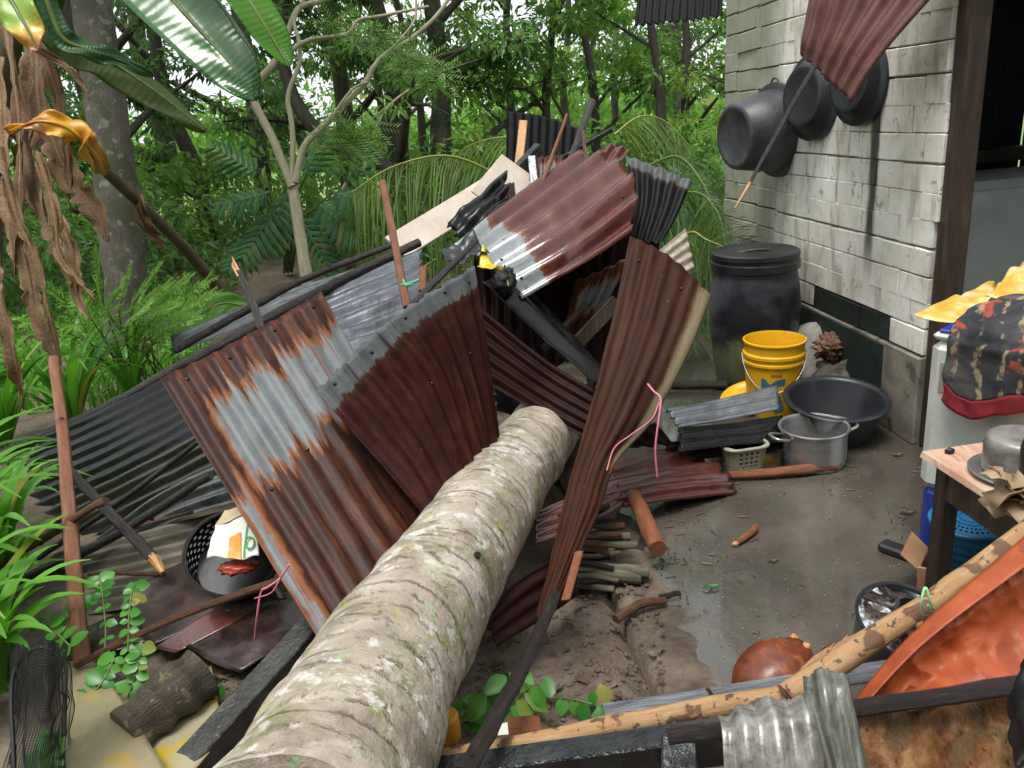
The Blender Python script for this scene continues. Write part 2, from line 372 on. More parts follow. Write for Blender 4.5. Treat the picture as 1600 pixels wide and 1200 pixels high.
# fallen palm trunk
m = NT('palm_trunk_bark'); o = m.co('UV', (1, 1, 1)); x = m.sep(o)
oc = m.co('Object'); n1 = m.noise(oc, 6, 6, .65, .4); n2 = m.noise(oc, 30, 5, .7)
base = m.ramp(n1, [(.3, (0.19, 0.155, 0.115)), (.48, (0.36, 0.30, 0.235)), (.7, (0.54, 0.46, 0.385))])
grn = m.step(m.noise(m.co('Object', loc=(4, 2, 9)), 5.5, 6, .7, .3), .50, .64); base = m.mix(m.math('MULTIPLY', grn, .75), base, (0.16, 0.17, 0.06))
yel = m.step(m.noise(m.co('Object', loc=(1, 8, 3)), 9, 5, .75, .4), .59, .66); base = m.mix(m.math('MULTIPLY', yel, .75), base, (0.30, 0.33, 0.06))
lgr = m.step(m.noise(m.co('Object', loc=(7, 1, 2)), 14, 4, .7, .3), .61, .66); base = m.mix(m.math('MULTIPLY', lgr, .8), base, (0.33, 0.47, 0.24))
dk = m.step(n2, .56, .70); base = m.mix(m.math('MULTIPLY', dk, .75), base, (0.055, 0.04, 0.022))
# ring scars: thin lines across the trunk, uneven
cv = m.n('CombineXYZ'); m.t.links.new(m.math('ADD', m.math('MULTIPLY', x[1], 17), m.math('MULTIPLY', n1, 2.2)), cv.inputs[0])
rg = m.math('SUBTRACT', 1.0, m.step(m.math('ABSOLUTE', m.math('SUBTRACT', m.math('FRACT', m.sep(cv.outputs[0])[0]), .5)), .03, .16))
rg = m.math('MULTIPLY', rg, m.step(m.noise(m.co('UV', (5, 9, 1)), 1.6, 4, .6), .42, .62))
base = m.mix(m.math('MULTIPLY', rg, .6), base, (0.08, 0.058, 0.036))
wv = m.n('Mapping'); m.t.links.new(o, wv.inputs[0]); wv.inputs['Scale'].default_value = (9, 9, 1)
wd = m.n('VectorMath', operation='ADD'); m.t.links.new(wv.outputs[0], wd.inputs[0])
nn = m.n('TexNoise'); m.t.links.new(wv.outputs[0], nn.inputs[0]); nn.inputs['Scale'].default_value = 2.6; nn.inputs['Detail'].default_value = 6; nn.inputs['Roughness'].default_value = .7
m.t.links.new(nn.outputs['Color'], wd.inputs[1])
vo = m.voro(wd.outputs[0], 2.3); lich = m.math('MULTIPLY', m.math('SUBTRACT', 1.0, m.step(vo, .26, .42)), m.step(m.noise(oc, 4.2, 5, .7), .42, .52))
base = m.mix(m.math('MULTIPLY', lich, .8), base, (0.62, 0.59, 0.55))
vo2 = m.voro(wd.outputs[0], 6.5); l2 = m.math('MULTIPLY', m.math('SUBTRACT', 1.0, m.step(vo2, .2, .27)), m.step(m.noise(oc, 6, 4, .6), .5, .6))
base = m.mix(m.math('MULTIPLY', l2, .8), base, (0.58, 0.56, 0.50))
m.bs(Base_Color=base, Roughness=m.math('ADD', .42, m.math('MULTIPLY', n2, .3)), Specular_IOR_Level=.4)
m.bump(m.math('SUBTRACT', m.math('ADD', m.math('MULTIPLY', n2, .7), n1), m.math('MULTIPLY', rg, .6)), 1.0, .009); MT['palm'] = m.m
# wet concrete floor
m = NT('wet_concrete'); o = m.co('Position'); n1 = m.noise(o, 1.6, 6, .6, .5); n2 = m.noise(o, 45, 4, .7); n3 = m.noise(o, .9, 3, .5, .3)
c = m.ramp(n1, [(.3, (0.055, 0.046, 0.036)), (.5, (0.108, 0.093, 0.075)), (.72, (0.175, 0.155, 0.128))])
c = m.mix(m.math('MULTIPLY', m.step(m.noise(m.co('Position', loc=(5, 3, 0)), 3.5, 5, .6), .54, .7), .5), c, (0.085, 0.095, 0.062))
c = m.mix(.45, c, m.mix(n2, (.3, .3, .3), (1, 1, 1)), 'MULTIPLY')
sp = m.math('SUBTRACT', 1.0, m.step(m.voro(o, 36), .06, .11)); sp = m.math('MULTIPLY', sp, m.step(m.noise(o, 7, 3), .5, .6)); c = m.mix(m.math('MULTIPLY', sp, .8), c, (0.5, 0.46, 0.38))
ds = m.math('SUBTRACT', 1.0, m.step(m.voro(m.co('Position', loc=(2, 7, 0)), 19), .06, .12)); c = m.mix(m.math('MULTIPLY', ds, .5), c, (0.04, 0.03, 0.022))
wetm = m.math('SUBTRACT', 1.0, m.step(m.noise(m.co('Position', loc=(1.3, .4, 0)), 1.4, 5, .6, .4), .42, .62)); c = m.mix(m.math('MULTIPLY', wetm, .45), c, (0.035, 0.030, 0.025))
m.bs(Base_Color=c, Roughness=m.ramp(n3, [(.42, .05), (.54, .13), (.68, .28)]), Specular_IOR_Level=.5, Coat_Weight=wetm); m.b.inputs['Coat Roughness'].default_value = .05
m.bump(m.math('ADD', m.math('MULTIPLY', m.noise(o, 26, 4, .6), 1.0), m.math('MULTIPLY', n2, .5)), .32, .005); MT['floor'] = m.m
# soil near, green field far away
m = NT('wet_soil'); o = m.co('Position'); n1 = m.noise(o, 3.5, 7, .65, .4); n2 = m.noise(o, 34, 5, .7)
c = m.ramp(n1, [(.3, (0.060, 0.043, 0.030)), (.48, (0.17, 0.125, 0.088)), (.7, (0.31, 0.25, 0.19))])
c = m.mix(.6, c, m.mix(n2, (.2, .2, .2), (1.1, 1.1, 1.1)), 'MULTIPLY')
p = m.sep(o); far = m.step(m.math('ADD', p[1], m.math('MULTIPLY', n1, 2)), 13, 20)
c = m.mix(far, c, m.mix(n1, (0.10, 0.20, 0.025), (0.24, 0.36, 0.07)))
m.bs(Base_Color=c, Roughness=.6); m.bump(m.math('ADD', n1, n2), .8, .02); MT['soil'] = m.m
# whitewashed blocks: limewash, grime, an old soot run under a pan hook, green algae and painted dimness towards the outer corner
WA = PZ(1431, 694, 0); WD = ray(640, 190); WD.z = 0; WD.normalize(); WN = V(-WD.y, WD.x, 0)
def PW(px, py): return PPL(px, py, WA, WN)
def sw(px, py=300): return (PW(px, py) - WA).dot(WD)
S_CORNER, S_END = sw(1213), sw(1127)
m = NT('limewashed_block'); o = m.co('Position'); n1 = m.noise(o, 4, 6, .65, .4); n2 = m.noise(o, 38, 5, .7); n3 = m.noise(m.co('Position', (6, 6, 1.2)), 2, 5, .6)
c = m.ramp(n1, [(.26, (0.50, 0.47, 0.37)), (.40, (0.74, 0.71, 0.61)), (.56, (0.86, 0.84, 0.76))])
c = m.mix(m.math('MULTIPLY', m.step(n3, .50, .68), .6), c, (0.30, 0.275, 0.20))
pk = m.step(m.noise(m.co('Position', loc=(9, 4, 2)), 11, 6, .75, .4), .60, .64); c = m.mix(m.math('MULTIPLY', pk, .75), c, (0.27, 0.255, 0.215))
c = m.mix(m.math('MULTIPLY', m.step(n2, .60, .72), .6), c, (0.22, 0.20, 0.15))
dp = m.n('VectorMath', operation='DOT_PRODUCT'); m.t.links.new(o, dp.inputs[0]); dp.inputs[1].default_value = WD
s_ = m.math('SUBTRACT', dp.outputs['Value'], WA.dot(WD)); z_ = m.sep(o)[2]
alg_dim = m.step(m.math('ADD', s_, m.math('MULTIPLY', n1, .5)), S_CORNER + .15, S_CORNER + .45)
c = m.mix(m.math('MULTIPLY', alg_dim, .85), c, m.mix(n1, (0.12, 0.135, 0.08), (0.40, 0.42, 0.30)))
sx = sw(1366)
run = m.math('SUBTRACT', 1.0, m.step(m.math('ABSOLUTE', m.math('SUBTRACT', m.math('ADD', s_, m.math('MULTIPLY', m.math('SUBTRACT', n3, .5), .09)), sx)), .022, .06))
run = m.math('MULTIPLY', run, m.math('MULTIPLY', m.step(z_, .62, .95), m.math('SUBTRACT', 1.0, m.step(z_, 1.45, 1.65))))
c = m.mix(m.math('MULTIPLY', run, .93), c, (0.018, 0.017, 0.016))
m.bs(Base_Color=c, Roughness=.8); m.bump(m.math('ADD', n1, m.math('MULTIPLY', n2, .5)), .4, .010); MT['block'] = m.m
MT['mortar'] = mat_gen('grey_mortar', [(.3, (0.16, 0.15, 0.12)), (.7, (0.46, 0.44, 0.37))], 9, rough=.85, bump=.8, bdist=.012, coord='Position')
MT['green_paint'] = mat_gen('dark_green_wall_paint', [(.3, (0.010, 0.020, 0.016)), (.7, (0.028, 0.045, 0.036))], 8, rough=.55, bump=.4, coord='Position')
MT['plaster'] = mat_gen('bare_damp_plaster', [(.3, (0.15, 0.13, 0.10)), (.7, (0.33, 0.30, 0.24))], 7, rough=.8, bump=.5, coord='Position', spots=[(9, .6, (0.06, 0.06, 0.045), .7)])
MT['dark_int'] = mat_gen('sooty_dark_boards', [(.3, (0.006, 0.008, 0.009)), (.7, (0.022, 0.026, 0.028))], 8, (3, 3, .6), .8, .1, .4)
# plastics and enamels
MT['black_plastic'] = mat_gen('black_plastic', [(.3, (0.012, 0.013, 0.016)), (.7, (0.030, 0.033, 0.040))], 7, rough=.36, rvar=.12, bump=.1, fine=40)
MT['grey_basin'] = mat_gen('scuffed_dark_grey_plastic', [(.3, (0.030, 0.032, 0.038)), (.55, (0.065, 0.067, 0.074)), (.8, (0.12, 0.12, 0.125))], 9, rough=.42, rvar=.12, bump=.12)
m = NT('algae_streaked_drum'); o = m.co('Object'); n1 = m.noise(o, 4.5, 6, .65, .5); z = m.sep(o)[2]
c = m.ramp(m.noise(o, 2.6, 5, .6, .6), [(.40, (0.012, 0.014, 0.018)), (.5, (0.04, 0.045, 0.056)), (.62, (0.085, 0.09, 0.105))])
al = m.math('SUBTRACT', 1.0, m.step(m.math('ADD', z, m.math('MULTIPLY', m.math('SUBTRACT', n1, .5), .8)), .12, .34)); c = m.mix(al, c, m.mix(m.noise(o, 14, 5, .7), (0.055, 0.08, 0.016), (0.22, 0.23, 0.14)))
m.bs(Base_Color=c, Roughness=m.math('ADD', .22, m.math('MULTIPLY', n1, .35))); m.bump(m.noise(o, 30, 4), .12, .004); MT['drum'] = m.m
m = NT('yellow_pail_plastic'); o = m.co('Object'); n1 = m.noise(o, 8, 5, .6); c = m.mix(n1, (0.72, 0.36, 0.008), (0.92, 0.54, 0.02))
sm = m.math('MULTIPLY', m.step(m.noise(o, 16, 5, .7), .52, .7), .5); c = m.mix(sm, c, (0.45, 0.26, 0.04)); m.bs(Base_Color=c, Roughness=.35); MT['yellow'] = m.m
MT['print_blue'] = mat_plain('faded_blue_print', (0.06, 0.20, 0.30), .4, .4, 30)
MT['print_red'] = mat_plain('faded_red_print', (0.55, 0.12, 0.03), .4, .3, 30)
MT['alu'] = mat_gen('aluminium', [(.3, (0.38, 0.38, 0.37)), (.7, (0.62, 0.62, 0.61))], 6, (1, 1, 4), .36, .1, .08, metal=.85)
MT['alu_dull'] = mat_gen('dull_sooted_aluminium', [(.3, (0.12, 0.11, 0.10)), (.5, (0.38, 0.36, 0.33)), (.7, (0.62, 0.60, 0.57))], 8, rough=.48, bump=.2, metal=.6)
MT['sage'] = mat_plain('sage_grey_plastic', (0.36, 0.36, 0.27), .42, .15)
MT['white_enamel'] = mat_gen('off_white_washer_shell', [(.3, (0.60, 0.62, 0.56)), (.7, (0.72, 0.73, 0.68))], 3, rough=.35, bump=.03, spots=[(9, .66, (0.40, 0.38, 0.30), .5)])
MT['blue_plastic'] = mat_plain('royal_blue_plastic', (0.018, 0.045, 0.34), .35, .2)
MT['fridge'] = mat_gen('dusty_grey_white_panel', [(.3, (0.26, 0.285, 0.27)), (.7, (0.38, 0.40, 0.385))], 3, rough=.5, bump=.05)
MT['teal'] = mat_plain('blue_basket_plastic', (0.02, 0.16, 0.33), .36, .3)
MT['table_top'] = mat_gen('pinkish_wet_board', [(.25, (0.46, 0.22, 0.13)), (.48, (0.62, 0.39, 0.27)), (.72, (0.76, 0.58, 0.45))], 5, (5, .8, 1), .38, .14, .3, spots=[(7, .62, (0.36, 0.12, 0.06), .6)])
MT['card'] = mat_plain('damp_cardboard', (0.42, 0.23, 0.12), .7, .25, 6)
MT['paper'] = mat_gen('crumpled_brown_paper', [(.3, (0.30, 0.19, 0.10)), (.7, (0.52, 0.37, 0.23))], 7, rough=.65, bump=.3)
MT['rag'] = mat_gen('mottled_rag', [(.3, (0.05, 0.02, 0.014)), (.45, (0.28, 0.11, 0.07)), (.58, (0.20, 0.16, 0.10)), (.75, (0.42, 0.30, 0.20))], 46, rough=.85, bump=.8, bdist=.01)
MT['stone'] = mat_gen('pale_grindstone', [(.3, (0.22, 0.20, 0.165)), (.7, (0.50, 0.48, 0.43))], 18, rough=.7, bump=.5)
m = NT('dark_printed_batik'); o = m.co('Object'); n1 = m.noise(o, 5, 5, .6, .6); w1 = m.wave(m.co('Object', rot=(0, 0, .5)), 5, 5, 3, 2)
c = m.ramp(n1, [(.40, (0.012, 0.013, 0.017)), (.52, (0.03, 0.032, 0.038)), (.64, (0.085, 0.08, 0.075))])
rz = m.math('MULTIPLY', m.step(m.sep(o)[2], .11, .17), m.step(m.noise(o, 9, 4, .6, .5), .55, .60)); c = m.mix(rz, c, m.mix(m.noise(o, 21, 4), (0.22, 0.010, 0.010), (0.36, 0.10, 0.05)))
fl = m.math('MULTIPLY', m.step(w1, .80, .92), m.step(m.noise(o, 28, 4), .45, .6)); c = m.mix(m.math('MULTIPLY', fl, .7), c, (0.36, 0.27, 0.15))
m.bs(Base_Color=c, Roughness=.85); m.bump(m.noise(o, 60, 3), .3, .004); MT['batik'] = m.m
MT['red_cloth'] = mat_plain('red_cloth_hem', (0.22, 0.012, 0.018), .85, .4, 20)
MT['yellow_sheet'] = mat_gen('yellow_printed_plastic_sheet', [(.3, (0.62, 0.30, 0.02)), (.48, (0.78, 0.52, 0.12)), (.62, (0.80, 0.72, 0.50))], 12, rough=.4, bump=.2)
m = NT('coconut_husk'); o = m.co('Object'); n1 = m.noise(m.co('Object', (1, 1, .35)), 14, 5, .65, .3)
c = m.ramp(n1, [(.3, (0.06, 0.014, 0.006)), (.52, (0.17, 0.042, 0.013)), (.75, (0.38, 0.14, 0.05))]); m.bs(Base_Color=c, Roughness=.34, Specular_IOR_Level=.5); m.bump(n1, .5, .006); MT['coconut'] = m.m
m = NT('painted_reflection_film'); o = m.co('Object'); q_ = m.noise(o, 13, 6, .7, .6); c = m.ramp(q_, [(.36, (0.012, 0.009, 0.007)), (.44, (0.10, 0.08, 0.06)), (.50, (0.72, 0.74, 0.76))]); m.bs(Base_Color=c, Roughness=.10, Metallic=m.step(q_, .40, .48), Specular_IOR_Level=.8, Coat_Weight=1.0); m.bump(m.noise(o, 9, 3), .2, .006); MT['water'] = m.m  # bright mirror patches and black gaps paint in the sky's reflection
m = NT('woven_sack'); o = m.co('Object'); c = m.mix(m.noise(o, 9, 4), (0.62, 0.60, 0.52), (0.80, 0.79, 0.72)); m.bs(Base_Color=c, Roughness=.5); m.bump(m.noise(o, 12, 4), .3, .01); MT['sack'] = m.m
MT['sack_tan'] = mat_plain('tan_paper', (0.58, 0.47, 0.30), .6, .15)
MT['orange_print'] = mat_plain('orange_print', (0.75, 0.33, 0.03), .45, .15)
MT['green_print'] = mat_plain('green_print', (0.06, 0.40, 0.12), .45, .15)
MT['red_rag'] = mat_plain('wet_red_plastic', (0.42, 0.06, 0.035), .35, .4)
MT['pink_string'] = mat_plain('pink_raffia', (0.75, 0.22, 0.30), .5, .2)
MT['green_string'] = mat_plain('green_raffia', (0.12, 0.62, 0.30), .5, .2)
MT['lime_string'] = mat_plain('lime_raffia', (0.40, 0.80, 0.42), .5, .2)
MT['net'] = mat_plain('black_netting', (0.012, 0.014, 0.015), .6, .3)
MT['yellow_foil'] = mat_gen('yellow_foil', [(.3, (0.45, 0.36, 0.01)), (.6, (0.75, 0.62, 0.04)), (.8, (0.80, 0.74, 0.35))], 20, rough=.3, bump=.3)
# sheets
RD = [(.30, (0.050, 0.013, 0.010)), (.5, (0.115, 0.028, 0.020)), (.7, (0.185, 0.052, 0.034))]
BR = [(.30, (0.014, 0.005, 0.004)), (.48, (0.040, 0.012, 0.007)), (.68, (0.095, 0.030, 0.013))]
BK = [(.30, (0.003, 0.003, 0.004)), (.55, (0.009, 0.009, 0.010)), (.75, (0.026, 0.026, 0.028))]
S_ = {}
S_['F'] = mat_sheet('rusted_zinc_sheet', BR, [(.17, .46, .16, 1.1), (.45, 1.2, .02, .07)], (0.26, 0.085, 0.02), (0.22, 0.24, 0.25), jit=.22, nr=9, orange=.55, rough=.5, spec=.22, wet=.0)
S_['G'] = mat_sheet('oxblood_sheet_zinc_top', [(.3, (0.013, 0.003, 0.002)), (.5, (0.033, 0.0065, 0.0045)), (.7, (0.065, 0.014, 0.008))], [(-.2, .13, -.2, 1.2)], (0.05, 0.016, 0.008), (0.15, 0.16, 0.165), jit=.05, nr=9, orange=.2, rough=.62, spec=.12)
S_['H'] = mat_sheet('red_roof_sheet_zinc_end', [(.3, (0.060, 0.011, 0.008)), (.5, (0.115, 0.022, 0.014)), (.7, (0.17, 0.040, 0.024))], [(-.2, .25, -.2, 1.2)], (0.20, 0.06, 0.02), (0.42, 0.45, 0.47), rough=.2, jit=.09, nr=7, spots=6, streak=.3, wet=.5)
S_['J'] = mat_sheet('twisted_brown_sheet', [(.3, (0.018, 0.006, 0.003)), (.5, (0.042, 0.014, 0.007)), (.7, (0.082, 0.028, 0.014))], [(-.2, .5, .85, 1.2)], (0.14, 0.065, 0.02), (0.22, 0.17, 0.10), jit=.06, nr=7, orange=.2, rough=.55, seed=3, spec=.14)
S_['soot'] = mat_sheet('sooty_black_sheet', [(.30, (0.004, 0.004, 0.005)), (.75, (0.014, 0.014, 0.016))], rough=.6, spec=.12, nr=10, seed=1.5)
S_['black'] = mat_sheet('black_wet_sheet', BK, rough=.26, spec=.25, nr=12, seed=1, wet=.15)
S_['black2'] = mat_sheet('black_brown_sheet', [(.3, (0.006, 0.005, 0.005)), (.5, (0.024, 0.020, 0.017)), (.75, (0.10, 0.08, 0.058))], rough=.32, nr=10, seed=2, streak=.75, wet=.3)
S_['greybrown'] = mat_sheet('grey_brown_sheet', [(.3, (0.075, 0.062, 0.048)), (.5, (0.17, 0.15, 0.12)), (.7, (0.31, 0.28, 0.235))], rough=.34, nr=11, seed=4, streak=.7, wet=.35)
S_['zinc'] = mat_sheet('galvanised_sheet', [(.3, (0.08, 0.088, 0.10)), (.5, (0.18, 0.195, 0.215)), (.7, (0.32, 0.345, 0.37))], rough=.24, nr=6, metal=.7, seed=5, mould=.6, streak=.8)
S_['zincdark'] = mat_sheet('dark_galvanised_sheet', [(.3, (0.05, 0.055, 0.06)), (.5, (0.13, 0.14, 0.15)), (.7, (0.30, 0.31, 0.33))], rough=.28, nr=9, metal=.5, seed=6, mould=.75, wet=0.5)
S_['zinclight'] = mat_sheet('wet_bright_zinc_sheet', [(.3, (0.16, 0.17, 0.19)), (.5, (0.34, 0.36, 0.39)), (.7, (0.52, 0.55, 0.58))], rough=.22, nr=5, metal=.75, seed=6.6, mould=.25, streak=.8)
S_['red'] = mat_sheet('maroon_sheet', RD, rough=.3, nr=8, seed=7, mould=.2, wet=0.8)
S_['reddark'] = mat_sheet('dark_maroon_sheet', [(.3, (0.009, 0.003, 0.003)), (.5, (0.022, 0.006, 0.0055)), (.7, (0.045, 0.013, 0.010))], spec=.12, rough=.5, nr=9, seed=8, mould=.4)
S_['redhang'] = mat_sheet('dusty_maroon_sheet', [(.3, (0.085, 0.030, 0.025)), (.5, (0.145, 0.055, 0.046)), (.7, (0.21, 0.09, 0.075))], rough=.42, nr=6, seed=9, streak=.7, wet=.0)
S_['I'] = mat_sheet('dark_sheet_zinc_band', BK, [(-.2, .13, -.2, 1.2)], (0.05, 0.02, 0.015), (0.17, 0.18, 0.19), jit=.1, nr=6, seed=2.2, spec=.15, rough=.45)
S_['P'] = mat_sheet('pale_rust_sheet', [(.3, (0.22, 0.09, 0.04)), (.5, (0.42, 0.36, 0.29)), (.7, (0.60, 0.56, 0.50))], nr=6, rough=.45, seed=3.3)
S_['jag'] = mat_sheet('torn_galvanised_sheet', [(.3, (0.11, 0.055, 0.035)), (.46, (0.27, 0.25, 0.225)), (.7, (0.46, 0.46, 0.43))], nr=6, rough=.34, metal=.35, seed=4.4, streak=.4, mould=.35, wet=0.4)
S_['mossy'] = mat_sheet('mossy_galvanised_sheet', [(.3, (0.06, 0.06, 0.045)), (.5, (0.15, 0.16, 0.125)), (.7, (0.36, 0.37, 0.33))], nr=4, rough=.4, metal=.2, seed=5.5, streak=.7, mould=.3, wet=0.3)
m = NT('orange_red_flat_sheet'); o = m.co('Object'); n1 = m.noise(o, 6, 6, .65, .4); n2 = m.noise(m.co('Object', loc=(3, 3, 3)), 24, 5, .7)
c = m.ramp(n1, [(.3, (0.20, 0.036, 0.010)), (.5, (0.36, 0.072, 0.020)), (.7, (0.44, 0.115, 0.040))]); c = m.mix(m.math('MULTIPLY', m.step(n2, .60, .70), .6), c, (0.09, 0.03, 0.015))
sc_ = m.step(m.noise(m.co('Object', loc=(8, 1, 2)), 11, 6, .75, .6), .56, .66); c = m.mix(m.math('MULTIPLY', sc_, .55), c, (0.17, 0.05, 0.018)); m.bs(Base_Color=c, Roughness=m.math('ADD', .38, m.math('MULTIPLY', n1, .25)), Specular_IOR_Level=.4); m.bump(m.noise(o, 40, 4), .2, .004); MT['orange'] = m.m
MT['ochre'] = mat_gen('ochre_rust_board', [(.32, (0.07, 0.022, 0.008)), (.48, (0.20, 0.080, 0.028)), (.66, (0.36, 0.19, 0.085))], 11, (2.5, 2.5, .5), .32, .14, .5, .008, spots=[(9, .54, (0.12, 0.085, 0.035), .7), (26, .62, (0.05, 0.018, 0.008), .7)])
MT['beige_board'] = mat_gen('beige_fascia_board', [(.3, (0.55, 0.44, 0.35)), (.7, (0.76, 0.67, 0.57))], 4, rough=.5, bump=.15, spots=[(9, .66, (0.2, 0.13, 0.08), .5)])
m = NT('yellowed_plastic_panel'); o = m.co('Object'); n1 = m.noise(o, 7, 5, .6, .8)
c = m.ramp(n1, [(.38, (0.40, 0.37, 0.25)), (.5, (0.42, 0.36, 0.18)), (.58, (0.55, 0.36, 0.03)), (.72, (0.60, 0.44, 0.08))]); m.bs(Base_Color=c, Roughness=.3, Transmission_Weight=.15); MT['yellowed'] = m.m
MT['tan_panel'] = mat_gen('tan_wet_panel', [(.3, (0.20, 0.165, 0.09)), (.7, (0.36, 0.31, 0.19))], 4, (1, 1, 1), .3, .1, .15, spots=[(6, .6, (0.42, 0.27, 0.04), .6)])
MT['wet_tin'] = mat_gen('wet_purple_brown_tin', [(.3, (0.020, 0.012, 0.011)), (.5, (0.055, 0.034, 0.032)), (.72, (0.12, 0.085, 0.082))], 6, rough=.2, rvar=.1, bump=.25, metal=.3, spots=[(20, .62, (0.09, 0.03, 0.016), .6)])
# foliage
MT['leafA'] = mat_leaf('forest_leaf', (0.062, 0.140, 0.044), (0.17, 0.31, 0.100), .36, .5)
MT['leafB'] = mat_leaf('forest_leaf_light', (0.10, 0.21, 0.045), (0.23, 0.39, 0.095), .42, .5)
MT['leafC'] = mat_leaf('forest_leaf_dark', (0.046, 0.105, 0.036), (0.125, 0.225, 0.076), .36, .46)
MT['strap'] = mat_leaf('strap_leaf', (0.07, 0.23, 0.018), (0.15, 0.38, 0.04), .3, .35)
MT['feather'] = mat_leaf('feathery_leaf', (0.12, 0.30, 0.035), (0.24, 0.46, 0.07), .5, .35)
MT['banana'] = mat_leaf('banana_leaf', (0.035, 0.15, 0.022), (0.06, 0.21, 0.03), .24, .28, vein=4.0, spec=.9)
MT['banana_under'] = mat_leaf('banana_leaf_bright', (0.10, 0.29, 0.02), (0.14, 0.36, 0.03), .38, .5, vein=4.0)  # brighter, more translucent green
MT['banana_dark'] = mat_leaf('banana_leaf_deep', (0.03, 0.11, 0.03), (0.06, 0.15, 0.04), .4, .3, vein=4.0)  # darker green tone for one blade
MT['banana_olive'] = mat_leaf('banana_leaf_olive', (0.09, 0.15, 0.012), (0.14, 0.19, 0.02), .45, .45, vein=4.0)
MT['banana_dry_old'] = mat_gen('dry_banana_leaf', [(.3, (0.09, 0.040, 0.014)), (.5, (0.27, 0.145, 0.065)), (.75, (0.50, 0.34, 0.20))], 7, (2.5, 2.5, .4), .55, .1, .8, .012)
m = NT('dry_banana_leaf_fibre'); fv = m.co('UV', (3, 34, 1)); n1 = m.noise(fv, 2.0, 6, .7, .6); n2 = m.noise(m.co('Object'), 7, 5, .65)
c = m.ramp(m.math('ADD', m.math('MULTIPLY', n1, .6), m.math('MULTIPLY', n2, .4)), [(.32, (0.13, 0.06, 0.024)), (.46, (0.36, 0.21, 0.10)), (.64, (0.62, 0.44, 0.27))])
c = m.mix(m.orand(), c, m.mix(1.0, c, (.45, .40, .36), 'MULTIPLY')); m.bs(Base_Color=c, Roughness=.6); m.bump(n1, .7, .008)
tr = m.n('BsdfTranslucent'); m.t.links.new(c, tr.inputs[0]); mx = m.n('MixShader'); mx.inputs[0].default_value = .25
m.t.links.new(m.b.outputs[0], mx.inputs[1]); m.t.links.new(tr.outputs[0], mx.inputs[2]); m.t.links.new(mx.outputs[0], m.out.inputs[0]); MT['banana_dry'] = m.m
MT['banana_yellow'] = mat_gen('yellow_banana_leaf', [(.3, (0.36, 0.13, 0.008)), (.5, (0.66, 0.30, 0.01)), (.75, (0.80, 0.45, 0.03))], 8, (1, 1, 1), .35, .1, .3, spots=[(12, .64, (0.15, 0.05, 0.012), .7)])
m = NT('orange_green_banana_leaf'); uv = m.n('TexCoord').outputs['UV']; x = m.sep(uv); n1 = m.noise(m.co('UV', (4, 14, 1)), 2.5, 4, .6)
c = m.ramp(m.math('ADD', m.math('MULTIPLY', x[1], .8), m.math('MULTIPLY', n1, .35)), [(.22, (0.72, 0.26, 0.02)), (.40, (0.75, 0.42, 0.05)), (.5, (0.16, 0.30, 0.02)), (.66, (0.20, 0.33, 0.02)), (.78, (0.72, 0.40, 0.06)), (.95, (0.42, 0.16, 0.07))])
m.bs(Base_Color=c, Roughness=.35); MT['banana_orange'] = m.m
MT['frond'] = mat_leaf('coconut_leaflet', (0.060, 0.12, 0.020), (0.14, 0.23, 0.045), .4, .35)
MT['frond_dark'] = mat_leaf('coconut_leaflet_deep', (0.022, 0.065, 0.018), (0.07, 0.15, 0.03), .4, .3)
MT['rachis'] = mat_plain('frond_rib', (0.30, 0.32, 0.06), .45, .25)
MT['stem_green'] = mat_plain('green_stem', (0.11, 0.17, 0.03), .5, .3)
MT['stem_brown'] = mat_plain('brown_petiole', (0.10, 0.075, 0.032), .6, .35)
MT['philo'] = mat_leaf('split_leaf', (0.020, 0.085, 0.025), (0.07, 0.20, 0.05), .33, .28)
MT['vine'] = mat_leaf('vine_leaf', (0.035, 0.17, 0.020), (0.10, 0.32, 0.045), .32, .3)
MT['litter'] = mat_gen('dead_leaf_litter', [(.3, (0.05, 0.028, 0.015)), (.7, (0.20, 0.13, 0.075))], 8, rough=.6)
MT['rubber'] = mat_plain('black_rubber', (0.015, 0.015, 0.016), .5)

# ---------------------------------------------------------------- the setting: ground, slab
EDIR = WD.copy(); E0 = PZ(1041, 1112, 0); EN = V(EDIR.y, -EDIR.x, 0)     # slab's left edge, EN points on to the slab
def on_slab(p): return (p - E0).dot(EN)
def axis(a, b, step, lo, hi):
    l = [lo]; 
    x = lo
    out = []
    v = a
    while v <= b: out.append(v); v += step
    g = step; v = out[0]
    pre = []
    while v > lo: g *= 1.5; v -= g; pre.append(max(v, lo))
    g = step; v = out[-1]; post = []
    while v < hi: g *= 1.5; v += g; post.append(min(v, hi))
    return pre[::-1] + out + post
xs = axis(-3.6, 1.0, .07, -400, 400); ys = axis(.6, 6.0, .07, -60, 900)
def gz(x, y):
    p = V(x, y, 0); s = on_slab(p)
    h = -.035 + .035 * mnoise.noise(V(x * 2.1, y * 2.1, 0)) + .018 * mnoise.noise(V(x * 7, y * 7, 3)) + .008 * mnoise.noise(V(x * 19, y * 19, 5))
    if s > -.05: h = min(h, -.02) - .12 * min(1, (s + .05) / .1)
    elif s > -.8 and y < 4: h += .03 * (1 - abs(s + .45) / .35 if abs(s + .45) < .35 else 0)
    return h
mb = MB(); mb.grid([[V(x, y, gz(x, y)) for x in xs] for y in ys])
struct('ground', mb, MT['soil'], smooth=True)
sl = MB(); a, b = E0 - EDIR * 5, E0 + EDIR * 4.1
c_, d_ = b + EN * 7, a + EN * 7
rows = []
for i in range(2): pass
